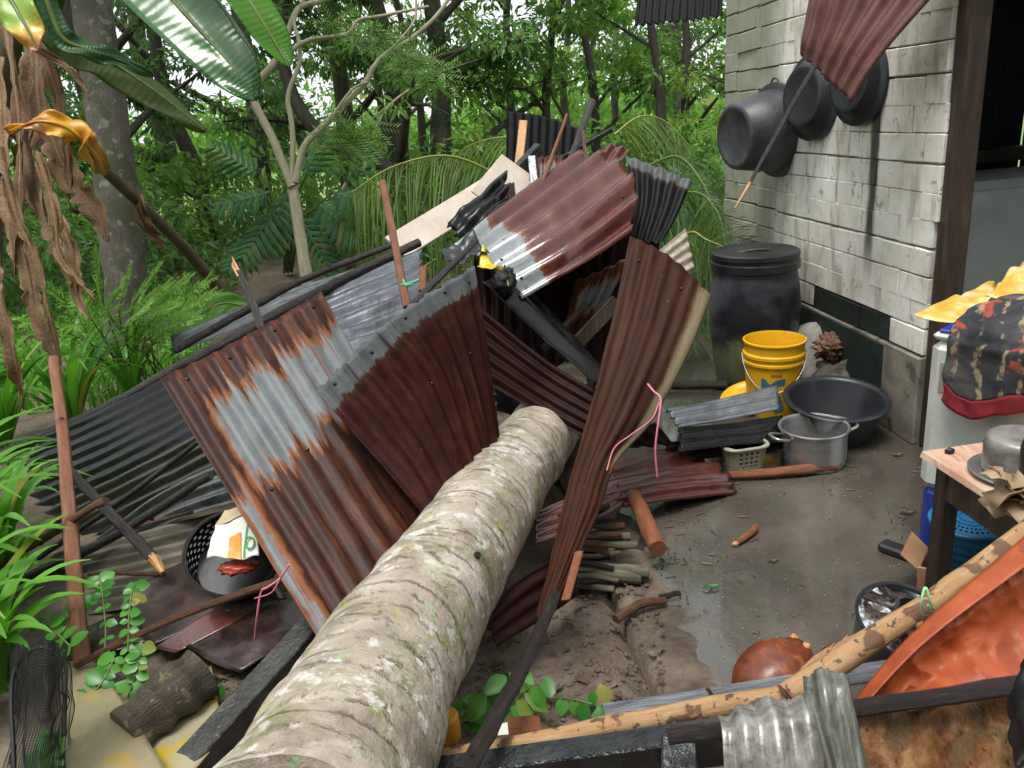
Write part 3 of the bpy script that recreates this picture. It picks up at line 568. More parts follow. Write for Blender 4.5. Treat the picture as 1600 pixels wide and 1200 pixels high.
def slabbox(mb, pts, z0, z1):
    n = len(pts); vs = [V(p.x, p.y, z0) for p in pts] + [V(p.x, p.y, z1) for p in pts]
    mb.add(vs, [tuple(range(n))[::-1], tuple(range(n, 2 * n))] + [(i, (i + 1) % n, n + (i + 1) % n, n + i) for i in range(n)])
slabbox(sl, [a + EN * .145, d_, c_, b + EN * .145], -.2, 0.0)
slab = struct('concrete_floor', sl, MT['floor'])
kb = MB(); nseg = 220; rows = []
for i in range(nseg):
    i_q = i; i = i * .3; p = a + (b - a) * (i_q / (nseg - 1)); j = .02 * mnoise.noise(V(i * .7, 0, 0)); j2 = .008 * mnoise.noise(V(i * 1.3, 4, 0))
    rows.append([p + EN * (0.0 + j) + V(0, 0, -.2), p + EN * (.004 + j) + V(0, 0, -.022 + j2), p + EN * .03 + V(0, 0, -.008 + j2), p + EN * .075 + V(0, 0, -.002 - j2), p + EN * .135 + V(0, 0, .004), p + EN * (.165 + .05 * mnoise.noise(V(i * 1.9, 8, 0))) + V(0, 0, .003), p + EN * (.19 + .07 * mnoise.noise(V(i * 1.9, 8, 0))) + V(0, 0, -.004)])
kb.grid(rows); k = struct('kerb_edge', kb, MT['soil'], slab, smooth=True)

# ---------------------------------------------------------------- corrugated iron builder
def sheet_mb(rows, n, amp=.011, cols=7, nrow=26, crumple=.005, jag=.0, seed=0, flip=False, phase=0.0, clamp=.16):
    """rows: lists of control points; ridges run from the first row to the last"""
    rs = random.Random(seed)
    nc = max(int(n * cols), 6); G = []
    ctl = [[cr(r, k / nc) for k in range(nc + 1)] for r in rows]
    for i in range(nrow + 1): G.append([cr([ctl[q][k] for q in range(len(ctl))], i / nrow) for k in range(nc + 1)])
    j0 = [rs.uniform(-1, 1) for _ in range(nc + 2)]; j1 = [rs.uniform(-1, 1) for _ in range(nc + 2)]
    out = []
    for i in range(nrow + 1):
        row = []
        for k in range(nc + 1):
            a, b = G[min(i + 1, nrow)][k], G[max(i - 1, 0)][k]; c, d = G[i][min(k + 1, nc)], G[i][max(k - 1, 0)]
            nv = (c - d).cross(a - b)
            nv = nv.normalized() if nv.length > 1e-9 else V(0, 0, 1)
            if flip: nv = -nv
            wd = (G[i][nc] - G[i][0]).length / max(n, 1)
            am = min(amp, wd * clamp)
            ph = 2 * math.pi * (n * k / nc) + phase
            p = G[i][k] + nv * (am * math.sin(ph))
            q = p * 5.5 + V(seed * 3.3, 0, 0)
            p = p + nv * (crumple * mnoise.noise(q) + crumple * .5 * mnoise.noise(q * 2.7))
            if jag:
                ln = (a - b).normalized()
                if i == 0: p = p - ln * jag * (.5 * math.sin(ph * 1.0) + j0[k] * .5)
                if i == nrow: p = p + ln * jag * (.5 * math.sin(ph * 1.0) + j1[k] * .5)
            row.append(p)
        out.append(row)
    mb = MB(); mb.grid(out); return mb
def sheet(label, rows, n, mat, group=None, name='corrugated_sheet', cat='metal sheet', **k):
    rows = [PP(r) if not isinstance(r[0], Vector) else r for r in rows]
    return one(name, sheet_mb(rows, n, **k), mat, label, cat, group, solid=.0022)
def plate(label, rows, mat, name='metal_plate', cat='metal sheet', crumple=.012, nrow=18, ncol=14, seed=0, thick=.003, group=None, fold=None):
    rows = [PP(r) if not isinstance(r[0], Vector) else r for r in rows]
    return one(name, sheet_mb(rows, 1, amp=0.0, cols=ncol, nrow=nrow, crumple=crumple, seed=seed), mat, label, cat, group, solid=thick)
def pole_mb(pts, r0, r1, n=10, wob=.16, seed=0, knots=0, steps=None):
    pts = [Vector(p) for p in pts]; L = sum((pts[i + 1] - pts[i]).length for i in range(len(pts) - 1))
    st = steps or max(8, int(L / .06)); sp = spline(pts, st)
    rs = random.Random(seed + 5); sp = [p + V(rs.uniform(-1, 1), rs.uniform(-1, 1), rs.uniform(-1, 1)) * r0 * .10 for p in sp]
    mb = MB(); mb.tube(sp, [r0 + (r1 - r0) * i / (st - 1) for i in range(st)], n, True, wob, seed)
    for q in range(knots):
        i = rs.randrange(1, st - 1); dv = V(rs.uniform(-1, 1), rs.uniform(-1, 1), rs.uniform(-1, 1)).normalized()
        mb.tube([sp[i], sp[i] + dv * r0 * 1.45], [r0 * .5, r0 * .3], 6)
    return mb
def pole(label, pts, r0, r1, mat, name='wooden_pole', cat='pole', group=None, tip=None, **k):
    """tip: (end, length, material): a cut, barkless end, built as a part"""
    pts = PP(pts) if not isinstance(pts[0], Vector) else pts
    if not tip: return one(name, pole_mb(pts, r0, r1, **k), mat, label, cat, group)
    sp = spline(pts, 40)
    if tip[0] == 'start': sp = sp[::-1]; r0, r1 = r1, r0
    t = thing(name, label, cat, sp[0].lerp(sp[-1], .5), group)
    d = (sp[-1] - sp[-2]).normalized(); e = sp[-1]
    obj('shaft', pole_mb(sp, r0, r1, **k), mat, t)
    mb = MB(); side = d.cross(V(.3, .2, .9)).normalized(); L = tip[1]
    if tip[0] == 'splinter':
        for q, (a_, ln_) in enumerate(((.5, 1.0), (-.6, .62), (.0, .35))):
            mb = MB(); o_ = e + side * r1 * a_; s2 = d.cross(side); w2 = r1 * .55
            mb.tube([o_ - d * L * .3, o_ + d * L * ln_ * .6 + s2 * .004 * q, o_ + d * L * ln_ + side * .006], [w2, w2 * .8, w2 * .15], 5); obj('splinter', mb, tip[2], t, smooth=False)
        return t
    mb.tube([e - d * L * .10, e + d * L * .2, e + d * L * .6 + side * r1 * .30, e + d * L + side * r1 * .62], [r1 * 1.01, r1 * .96, r1 * .68, r1 * .36], 7, True, .3)
    obj('cut_tip', mb, tip[2], t, smooth=False); return t
# ---------------------------------------------------------------- house: block wall, post, dark kitchen behind
WR = Matrix((WD, WN, V(0, 0, 1))).transposed()      # columns: along the wall, out of it, up
def wp(s, off, z): return WA + WD * s + WN * off + V(0, 0, z)
house = thing('block_house', 'whitewashed concrete block house wall with dark doorway and timber post', 'house', WA)
mb = MB(); mb.box(wp(S_CORNER / 2, -.075, 1.4), (S_CORNER, .13, 2.8), WR); obj('mortar_wall', mb, MT['mortar'], house, smooth=False)
mb = MB(); mb.box(wp((S_CORNER + S_END) / 2, -.105, 1.4), (S_END - S_CORNER, .13, 2.8), WR); obj('mortar_wall', mb, MT['mortar'], house, smooth=False)
PLZ = .42
mb = MB(); mb.box(wp(S_CORNER / 2 + .1, -.035, PLZ / 2), (S_CORNER + .2, .11, PLZ), WR, .008, .004); pl = obj('plinth', mb, MT['plaster'], house, smooth=False)
sg0, sg1 = sw(1388, 530), S_CORNER + .18
mb = MB(); mb.box(wp((sg0 + sg1) / 2, .0215, PLZ / 2 + .02), (sg1 - sg0, .006, PLZ - .07), WR, .002, .003); obj('painted_band', mb, MT['green_paint'], pl, smooth=False)
RH = .119
brs = random.Random(5)
for r_ in range(20):
    z0 = PLZ + .006 + r_ * RH
    s = brs.choice([-.02, .0]) ; first = True
    wave_ = .004 * math.sin(r_ * 1.9)
    while s < S_END - .03:
        if s < S_CORNER - .01:
            L = brs.uniform(.215, .28)
            if first and r_ % 2: L *= .55
            if s + L > S_CORNER - .06: L = S_CORNER - s
            off = brs.uniform(.000, .005); zone = 0
        else:
            L = brs.uniform(.30, .40)
            if s + L > S_END - .10: L = S_END - s
            off = -.028 + brs.uniform(-.004, .008); zone = 1
        first = False; g = .0026 if zone else .0022
        mb = MB(); mb.box(V(0, 0, 0), (L - 2 * g, .05, RH - 2 * g * .9), None, .004, .0018)
        cs = wp(s + L / 2, -.018 + off, z0 + RH / 2 + wave_ + brs.uniform(-.002, .002))
        me = mb.mesh('block', None, MT['block'], False)
        dark = (r_ == 0 and sw(1385, 480) < s + L / 2 < sw(1285, 450))
        if dark: me.materials[0] = MT['green_paint']
        o = bpy.data.objects.new('block', me); col.objects.link(o); o.parent = house
        tilt = brs.uniform(-.006, .006) + (.02 if zone else 0)
        o.matrix_local = Matrix.Translation(cs - WA) @ WR.to_4x4() @ Matrix.Rotation(tilt, 4, 'Y')
        s += L
mb = MB(); mb.box(wp(-.05, -.05, 1.45), (.085, .09, 2.9), WR, .008, .004); obj('post', mb, MT['brown_timber'], house, smooth=False)
# kitchen interior: back wall of boards, a beam, side wall and roof that keep it dark
kb0 = wp(1.05, -.15, 0)
acr = -WN
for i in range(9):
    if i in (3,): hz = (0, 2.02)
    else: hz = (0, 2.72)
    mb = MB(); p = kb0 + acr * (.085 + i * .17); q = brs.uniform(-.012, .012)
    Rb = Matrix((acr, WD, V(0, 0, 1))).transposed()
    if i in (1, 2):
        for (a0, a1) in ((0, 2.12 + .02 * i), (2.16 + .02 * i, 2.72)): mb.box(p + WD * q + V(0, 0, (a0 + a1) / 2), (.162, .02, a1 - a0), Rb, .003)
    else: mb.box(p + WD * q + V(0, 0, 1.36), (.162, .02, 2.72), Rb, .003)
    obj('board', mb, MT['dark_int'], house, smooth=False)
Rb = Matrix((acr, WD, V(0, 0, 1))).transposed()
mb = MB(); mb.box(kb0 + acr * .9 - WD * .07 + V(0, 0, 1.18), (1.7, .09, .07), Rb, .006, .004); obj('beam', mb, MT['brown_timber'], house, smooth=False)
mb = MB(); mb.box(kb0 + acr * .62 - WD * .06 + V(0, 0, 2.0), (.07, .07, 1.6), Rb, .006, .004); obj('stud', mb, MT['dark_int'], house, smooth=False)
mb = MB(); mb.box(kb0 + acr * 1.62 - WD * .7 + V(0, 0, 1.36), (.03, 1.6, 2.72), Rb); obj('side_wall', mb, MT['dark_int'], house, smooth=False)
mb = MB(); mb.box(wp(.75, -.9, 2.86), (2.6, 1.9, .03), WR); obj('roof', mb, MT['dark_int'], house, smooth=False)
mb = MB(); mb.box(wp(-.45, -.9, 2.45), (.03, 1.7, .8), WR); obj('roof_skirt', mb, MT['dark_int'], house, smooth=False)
# neighbouring eave: black sheet at the top of the picture
sheet('black corrugated eave sheet jutting out past the top corner of the block wall', [[(1000, -60, 6.6), (1135, -60, 5.9)], [(992, 40, 6.4), (1128, 26, 5.7)]], 12, S_['soot'], amp=.012, crumple=.01, jag=.012, name='eave_sheet', seed=31)
# hanging maroon sheet, top right
sheet('dusty maroon corrugated sheet hanging down over the block wall from above', [[(1290, -120, 3.35), (1540, -90, 2.95)], [(1256, 40, 3.45), (1400, 60, 3.1)], [(1250, 84, 3.5), (1330, 160, 3.25)]], 6, S_['redhang'], amp=.015, jag=.012, seed=32, crumple=.006)
mb = MB(); sp = PP([(1278, 95, 3.42), (1240, 160, 3.4), (1205, 225, 3.38), (1172, 285, 3.36)])
pole('split brown stick dangling in front of the basin on the wall', sp, .011, .008, MT['bark_dark'], 'split_stick', 'stick', tip=('end', .13, MT['cut']), seed=3, knots=2)
# pans on the wall
def pan_mat(cp, ax):
    z = ax.normalized(); x = V(0, 0, 1).cross(z).normalized(); y = z.cross(x)
    M4 = Matrix((x, y, z)).transposed().to_4x4(); M4.translation = cp; return M4
def pan(label, px, py, r, depth, mat, tiltv, mouth=True, cut=0):
    c = PW(px, py) + WN * .02
    t = thing('hanging_basin', label, 'basin', c, 'basins hung on the block wall')
    ax = (WN + tiltv).normalized(); M4 = pan_mat(c + WN * .02, ax)
    mb = MB(); mb.lathe([(r * .02, depth * .97), (r * .6, depth * .97), (r * .62, depth * .985), (r * .70, depth * .985), (r * .76, depth * .95), (r * .90, depth * .35), (r * .95, .02), (r * 1.08, .012), (r * 1.10, .0), (r * 1.07, -.006), (r * .93, .0), (r * .87, depth * .35), (r * .72, depth * .9), (r * .02, depth * .92)], M4, 40)
    o = obj('bowl', mb, mat, t, auto=50); 
    mb = MB(); mb.tube([M4 @ V(math.cos(a) * r * .13, r * 1.08 + math.sin(a) * r * .10, .0) for a in [i * math.pi / 8 for i in range(9)]], .006, 8); obj('hook_loop', mb, mat, t)
    return t
pan('scuffed dark grey basin hung upside against the wall, leftmost of the hung basins', 1222, 203, .245, .29, MT['grey_basin'], V(0, -.22, -.05))
pan('black shallow wok-like basin behind the dangling stick', 1282, 150, .205, .08, MT['black_plastic'], V(0, -.2, .05))
pan('black shallow basin above the soot run on the wall', 1356, 128, .18, .07, MT['black_plastic'], V(0, -.15, .05))

# ---------------------------------------------------------------- things along the wall
# water drum
c = PZ(1176, 592, 0); t = thing('water_drum', 'tall black plastic water drum with lid, green algae on its foot', 'drum', c)
M4 = Matrix.Translation(c)
r = .245; H = .72
mb = MB(); mb.lathe([(r * .80, 0), (r * .86, .03), (r * .93, .15), (r * 1.02, .33), (r * 1.04, .46), (r * .99, .58), (r * .93, .66), (r * .9, .70), (r * .9, H)], M4, 48); obj('barrel', mb, MT['drum'], t)
mb = MB(); mb.lathe([(r * .97, H - .055), (r * 1.0, H - .05), (r * 1.0, H - .01), (r * .97, H - .005), (r * .97, H + .012), (r * .99, H + .016), (r * .985, H + .04), (r * .93, H + .047), (r * .85, H + .036), (r * .40, H + .046), (r * .05, H + .04)], M4, 48); lid = obj('lid', mb, MT['black_plastic'], t, auto=45)
mb = MB(); mb.tube([c + V(-.1, -.02, H + .04), c + V(-.03, -.05, H + .055), c + V(.05, -.04, H + .05), c + V(.08, -.0, H + .042)], .008, 6); obj('leaf_stalk', mb, MT['stem_brown'], lid)
# yellow pail
c = PZ(1207, 641, 0); t = thing('yellow_bucket', 'yellow plastic pail with faded blue print beside the black drum', 'bucket', c); M4 = Matrix.Translation(c)
r = .153
mb = MB(); mb.lathe([(r * .84, 0), (r * .85, .005), (r * .95, .26), (r * .95, .275), (r * 1.02, .28), (r * 1.02, .292), (r * .965, .297), (r * .965, .312), (r * 1.03, .317), (r * 1.03, .332), (r * .97, .338), (r * .985, .382), (r * 1.03, .388), (r * 1.03, .396), (r * .98, .398), (r * .95, .385), (r * .90, .2), (r * .80, .012), (r * .02, .01)], M4, 44); obj('pail', mb, MT['yellow'], t, auto=40)
cd = (CO - c); a0 = math.atan2(cd.y, cd.x)
def on_pail(a, z, e=.0022):
    rr = r * (.85 + .10 * z / .26) + e; return c + V(rr * math.cos(a0 + a), rr * math.sin(a0 + a), z)
def patch(poly, par, mat, name):
    # poly: (angle, height) quads
    mb = MB()
    for q in poly:
        q = [on_pail(*x) for x in q]; mb.add(q, [tuple(range(len(q)))])
    obj(name, mb, mat, par)
patch([[(-.42, .225), (-.28, .22), (-.26, .16), (-.42, .165)], [(-.28, .22), (-.1, .19), (-.1, .15), (-.27, .175)], [(-.1, .19), (.08, .215), (.1, .175), (-.1, .15)], [(.08, .215), (.42, .225), (.40, .19), (.1, .175)]], t, MT['print_blue'], 'blue_print')
patch([[(.05, .12), (.22, .14), (.42, .06), (.3, .045)], [(-.05, .08), (.05, .12), (.3, .045), (.1, .035)]], t, MT['print_blue'], 'blue_print')
for i_, (a1, a2) in enumerate(((-.08, -.02), (.0, .06), (.08, .13), (.15, .2), (.22, .28))):
    patch([[(a1, .247), (a2, .247), (a2, .235), (a1, .235)]] if i_ % 2 else [[(a1, .250), (a2, .247), (a2, .236), (a1, .234)]], t, MT['print_red'], 'red_print')
mb = MB(); hp = [on_pail(-1.5 + 3.0 * i / 16, .32 - .17 * math.sin(math.pi * i / 16), .012) for i in range(17)]
mb.tube(hp, .0025, 6); h_ = obj('handle', mb, MT['alu'], t)
mb = MB(); mb.tube(hp[6:9], .008, 8); obj('grip', mb, MT['alu_dull'], h_)
# yellow lid lying beside it
c = PZ(1172, 622, .05); M4 = Matrix.Translation(c) @ Matrix.Rotation(R(-14), 4, 'Y') @ Matrix.Rotation(R(8), 4, 'X')
mb = MB(); mb.lathe([(.02, .0), (.12, .0), (.135, .004), (.15, .02), (.155, .02), (.157, .008), (.15, -.012), (.145, -.012), (.14, -.003), (.02, -.006)], M4, 40); one('bucket_lid', mb, MT['yellow'], 'yellow plastic lid lying flat in front of the drum', 'lid', auto=40)
# pale grindstone and rag heap behind the tub
c = PZ(1268, 600, 0); ax = V(-.55, -.8, .22).normalized(); M4 = pan_mat(c + V(0, 0, .17), ax)
mb = MB(); mb.lathe([(.01, .05), (.10, .05), (.13, .042), (.15, .03), (.165, .0), (.16, -.03), (.01, -.03)], M4, 36, 1.15); one('grinding_stone', mb, MT['stone'], 'round pale stone basin leaning on the wall behind the yellow bucket', 'stone', auto=50)
c = PZ(1318, 620, 0)
def blob_mb(c, rx, ry, rz, amp=.25, fr=3, seed=0, n=20):
    mb = MB(); rows = []
    for i in range(n + 1):
        ph = math.pi * i / n; row = []
        for k in range(2 * n + 1):
            th = 2 * math.pi * (k % (2 * n)) / (2 * n); d = V(math.sin(ph) * math.cos(th), math.sin(ph) * math.sin(th), math.cos(ph))
            f = 1 + amp * mnoise.noise(d * fr + V(seed, seed * 2, 0)) + amp * .5 * mnoise.noise(d * fr * 2.6 + V(seed, 9, 0))
            row.append(c + V(d.x * rx * f, d.y * ry * f, d.z * rz * f))
        rows.append(row)
    mb.grid(rows); return mb
one('knotted_rag', blob_mb(c + V(-.04, .06, .27), .095, .08, .07, .55, 4.5, 3, 26), MT['rag'], 'bunched red and brown knotted rag on top of the grey sack', 'rag')
one('grey_sack', blob_mb(c + V(.06, .02, .115), .20, .13, .125, .35, 2.4, 6, 22), mat_gen('damp_grey_sacking', [(.3, (0.05, 0.045, 0.035)), (.7, (0.17, 0.15, 0.12))], 9, rough=.8, bump=.6), 'slumped damp grey sack between the wall and the black tub', 'sack')
mb = MB(); mb.tube([c + V(.08, -.1, .20), c + V(.10, -.12, .26), c + V(.17, -.10, .26), c + V(.21, -.07, .22)], .012, 8); one('black_loop_handle', mb, MT['rubber'], 'small black loop handle on the grey sack', 'handle')
# big black tub, tilted towards us
c = PZ(1300, 680, 0); M4 = Matrix.Translation(c + V(0, 0, .005)) @ Matrix.Rotation(R(7), 4, 'X')
r = .228; mb = MB(); mb.lathe([(.02, .0), (r * .72, .0), (r * .76, .01), (r * .95, .19), (r * 1.03, .195), (r * 1.05, .188), (r * 1.06, .198), (r * 1.03, .205), (r * .95, .203), (r * .90, .19), (r * .72, .022), (r * .68, .014), (.02, .012)], M4, 56); one('black_tub', mb, MT['black_plastic'], 'large wide black plastic tub standing on the floor by the wall', 'tub', auto=45)
# aluminium pot
c = PZ(1269, 722, 0); t = thing('cooking_pot', 'round aluminium cooking pot with two loop handles standing on the floor', 'pot', c); M4 = Matrix.Translation(c)
r = .145; mb = MB(); mb.lathe([(r * .90, 0), (r * .955, .012), (r * .955, .04), (r * .985, .042), (r * .985, .165), (r * 1.05, .170), (r * 1.06, .176), (r * 1.04, .181), (r * .97, .177), (r * .94, .16), (r * .92, .02), (r * .87, .008), (.01, .008)], M4, 48); obj('pan', mb, MT['alu'], t, auto=40)
for sg in (-1, 1):
    u = V(math.cos(.2), math.sin(.2), 0) * sg; v = V(-u.y, u.x, 0); mb = MB()
    mb.tube(spline([c + u * r * .96 + v * .04 + V(0, 0, .145), c + u * (r + .02) + v * .042 + V(0, 0, .15), c + u * (r + .055) + v * .03 + V(0, 0, .158), c + u * (r + .055) - v * .03 + V(0, 0, .158), c + u * (r + .02) - v * .042 + V(0, 0, .15), c + u * r * .96 - v * .04 + V(0, 0, .145)], 18), .007, 8); obj('handle', mb, MT['alu'], t)
# sage basket with slots
c = PZ(1160, 734, 0); t = thing('plastic_basket', 'small sage grey slotted plastic basket beside the aluminium pot', 'basket', c)
def rr_pt(a, rx, ry, z, rot=.15):
    q = 4.0; ca, sa = math.cos(a), math.sin(a); k = (abs(ca) ** q + abs(sa) ** q) ** (-1 / q); x, y = rx * ca * k, ry * sa * k
    return c + V(x * math.cos(rot) - y * math.sin(rot), x * math.sin(rot) + y * math.cos(rot), z)
mb = MB(); N = 96; zs = [0, .018, .03, .045, .052, .067, .074, .089, .096, .112, .13]
def rad(z): return (.078 + .018 * z / .13, .052 + .018 * z / .13)
for i in range(len(zs) - 1):
    for k in range(N):
        hole = i in (2, 4, 6, 8) and k % 4 in (1, 2) and not (k % 24 in (10, 11, 12, 13, 14))
        if hole: continue
        a1, a2 = 2 * math.pi * k / N, 2 * math.pi * (k + 1) / N
        mb.add([rr_pt(a1, *rad(zs[i]), zs[i]), rr_pt(a2, *rad(zs[i]), zs[i]), rr_pt(a2, *rad(zs[i + 1]), zs[i + 1]), rr_pt(a1, *rad(zs[i + 1]), zs[i + 1])], [(0, 1, 2, 3)])
mb.add([rr_pt(2 * math.pi * k / N, *rad(0), .004) for k in range(N)], [tuple(range(N))])
obj('bin', mb, MT['sage'], t, smooth=False, solid=.004)
mb = MB(); mb.tube([rr_pt(2 * math.pi * k / 64, .100, .074, .13) for k in range(65)], .008, 8, False); obj('rim', mb, MT['sage'], t)
mb = MB(); mb.tube([c + V(-.10 + .2 * i / 12, -.03 - .045 * math.sin(math.pi * i / 12), .135 - .012 * math.sin(math.pi * i / 12)) for i in range(13)], .0035, 6); obj('handle', mb, MT['sage'], t)
mb = MB(); mb.box(PZ(1118, 722, .01), (.05, .03, .012), Matrix.Rotation(.5, 3, 'Z'), .003, .002); one('pink_wrapper', mb, mat_plain('pink_wrapper_plastic', (0.6, 0.28, 0.25), .4), 'scrap of pink wrapper left of the sage basket', 'wrapper')
# handle-like poles on the floor there
pole('red brown pole lying on the floor in front of the aluminium pot', [PZ(1140, 743, .025), PZ(1220, 737, .03), PZ(1306, 727, .03)], .018, .026, MT['bark_red'], 'floor_pole', seed=8, wob=.25)
pole('dark wet pole on the floor left of the black drum', [PZ(1030, 603, .03), PZ(1090, 602, .03), PZ(1135, 601, .03)], .022, .026, MT['bark_dark'], 'floor_pole', seed=9)

# ---------------------------------------------------------------- washing machine, clothes, table
g = PZ(1421, 868, 0); view = V(g.x, g.y, 0).normalized(); side = V(view.y, -view.x, 0)
fr = (view * .92 + side * .38).normalized(); rt = V(fr.y, -fr.x, 0)
RWM = Matrix((rt, fr, V(0, 0, 1))).transposed()
t = thing('washing_machine', 'off-white washing machine with royal blue base under the clothes', 'washing machine', g)
W_, D_, H_ = .72, .44, .80
mb = MB(); mb.box(g + rt * W_ / 2 + fr * D_ / 2 + V(0, 0, .27 + (H_ - .27) / 2), (W_, D_, H_ - .27), RWM, .03); obj('shell', mb, MT['white_enamel'], t, smooth=False)
mb = MB(); mb.box(g + rt * (W_ / 2 + .003) + fr * (D_ / 2 + .003) + V(0, 0, .145), (W_ - .02, D_ - .02, .26), RWM, .02); obj('base', mb, MT['blue_plastic'], t, smooth=False)
mb = MB(); mb.box(g + rt * W_ / 2 + fr * D_ / 2 + V(0, 0, H_ + .012), (W_ - .01, D_ - .01, .024), RWM, .01); lid_ = obj('top_cover', mb, MT['white_enamel'], t, smooth=False)
mb = MB(); mb.box(g + rt * .07 + fr * .08 + V(0, 0, H_ + .030), (.10, .14, .014), RWM, .006); obj('corner_cap', mb, MT['blue_plastic'], lid_, smooth=False)
mb = MB(); mb.box(g + rt * .055 - fr * .0015 + V(0, 0, H_ - .12), (.028, .003, .10), RWM); obj('sticker', mb, MT['sage'], t, smooth=False)
for q in (.04, W_ - .04):
    mb = MB(); mb.box(g + rt * (q - .06) - fr * .02 + V(0, 0, .017), (.15, .06, .033), RWM, .008); obj('foot', mb, MT['rubber'], t, smooth=False)
# cloth draped over the front edge
def drape(u0, u1, back, hang, z, off, folds, seed, nu=44, nv=40, bot=.04, bulge=.03):
    rows = []
    for j in range(nv + 1):
        row = []
        for i in range(nu + 1):
            u = i / nu; x = u0 + (u1 - u0) * u
            hl = hang * (1 - .25 * (2 * u - 1) ** 4) + bot * math.sin(u * 9 + seed); tot = back + hl; q = tot * j / nv
            nz = mnoise.noise(V(x * 9, q * 6, seed)); fd = folds * math.sin(x * 34 + seed + 2.0 * mnoise.noise(V(x * 4, q * 3, seed)))
            rr = .05
            if q < back - rr: p = g + rt * x + fr * (back - q) + V(0, 0, z + off + bulge * max(0, nz + .3) + abs(fd) * .6 + .05 * math.sin(math.pi * min(1, max(0, q / back))) * math.sin(math.pi * u))
            else:
                a = min(1, (q - (back - rr)) / (rr * 1.57)) * math.pi / 2; dn = max(0, q - (back - rr) - rr * 1.57)
                p = g + rt * x + fr * (rr - rr * math.sin(a) - off - (abs(fd) + .012 * nz) * (1 if a > 1 else a)) + V(0, 0, z + off - rr * (1 - math.cos(a)) - dn + bulge * max(0, nz + .3) * (1 - a / 1.6))
                p = p - fr * .018 * (1 if a > 1.5 else 0)
            row.append(p)
        rows.append(row)
    return rows
z = H_ + .026
t = thing('draped_clothes', 'dark patterned cloth with red hem draped over the washing machine', 'cloth', g + rt * .4 + V(0, 0, z))
rows = drape(.075, .70, .36, .25, z + .014, .03, .011, 1.0, 70, 60)
rows = [[p + V(.010 * mnoise.noise(p * 16), .010 * mnoise.noise(p * 16 + V(5, 0, 0)), .012 * mnoise.noise(p * 13 + V(0, 7, 0))) for p in r] for r in rows]
k_ = 54
mb = MB(); mb.grid(rows[:k_ + 1]); obj('batik_cloth', mb, MT['batik'], t, solid=.006)
mb = MB(); mb.grid(rows[k_:]); obj('red_hem', mb, MT['red_cloth'], t, solid=.008)
yt = thing('yellow_plastic_sheet', 'crumpled yellow printed plastic sheet lying on the washing machine behind the cloth', 'plastic sheet', g + fr * .25 + rt * .1 + V(0, 0, z))
def sheet_pts(pts2, seed, amp):   # loose plastic
    mb = MB(); rows = []
    for j in range(17):
        row = []
        for i in range(21):
            u, v = i / 20, j / 16
            p = pts2[0].lerp(pts2[1], u).lerp(pts2[3].lerp(pts2[2], u), v)
            row.append(p + V(0, 0, amp * mnoise.noise(p * 9 + V(seed, 0, 0)) + amp * .5 * mnoise.noise(p * 21)))
        rows.append(row)
    mb.grid(rows); return mb
obj('flap', sheet_pts(PP([(1428, 487, 2.85), (1500, 505, 2.78), (1560, 455, 3.05), (1552, 440, 3.2)]), 1, .02), MT['yellow_sheet'], yt, solid=.002)
obj('flap', sheet_pts(PP([(1540, 460, 3.0), (1640, 470, 2.9), (1640, 395, 3.2), (1600, 408, 3.25)]), 2, .03), MT['yellow_sheet'], yt, solid=.002)
# grey-white panel inside the doorway
f0 = wp(.62, -.22, 0)
t = thing('old_fridge', 'dusty grey-white fridge standing in the dark doorway', 'fridge', f0 + acr * .4)
mb = MB(); mb.box(f0 + acr * .45 + V(0, 0, .56), (.9, .5, 1.12), Rb, .03); obj('cabinet', mb, MT['fridge'], t, smooth=False)
mb = MB(); mb.box(f0 + acr * .45 - WD * .275 + V(0, 0, .55), (.86, .04, 1.06), Rb, .015); obj('door', mb, MT['fridge'], t, smooth=False)
mb = MB(); mb.box(wp(.33, -.085, .62), (.05, .12, 1.24), WR, .006); one('pale_door_jamb', mb, MT['plaster'], 'narrow pale plastered jamb behind the timber post', 'door jamb', smooth=False)
# table: left edge runs along the wall direction
TZ = .56; T0 = PZ(1437, 703, TZ); td = WD
t = thing('low_table', 'low rough table with wet pinkish top and dark apron', 'table', V(T0.x, T0.y, 0))
ang = -V(1, 0, 0).angle(V(1, 0, 0)); RT = Matrix((V(td.y, -td.x, 0), td, V(0, 0, 1))).transposed(); tx = V(td.y, -td.x, 0)
for i in range(3):
    mb = MB(); mb.box(T0 + tx * (.11 + i * .222) - td * (.62 - .012 * i) + V(0, 0, -.012), (.219, 1.24, .024), RT, .006, .003); obj('board', mb, MT['table_top'], t, smooth=False)
mb = MB(); mb.box(T0 + tx * .045 - td * .63 + V(0, 0, -.075), (.03, 1.18, .10), RT, .004, .002); obj('apron', mb, MT['brown_timber'], t, smooth=False)
mb = MB(); mb.box(T0 + tx * .34 - td * .045 + V(0, 0, -.075), (.55, .03, .10), RT, .004, .002); obj('apron', mb, MT['brown_timber'], t, smooth=False)
for (qx, qy) in ((.05, .07), (.60, .07), (.05, 1.15), (.60, 1.15)):
    mb = MB(); mb.box(V(T0.x, T0.y, 0) + tx * qx - td * qy + V(0, 0, (TZ - .03) / 2), (.05, .05, TZ - .03), RT, .004, .002); obj('leg', mb, MT['brown_timber'] if qx > .1 else MT['brown_timber'], t, smooth=False)
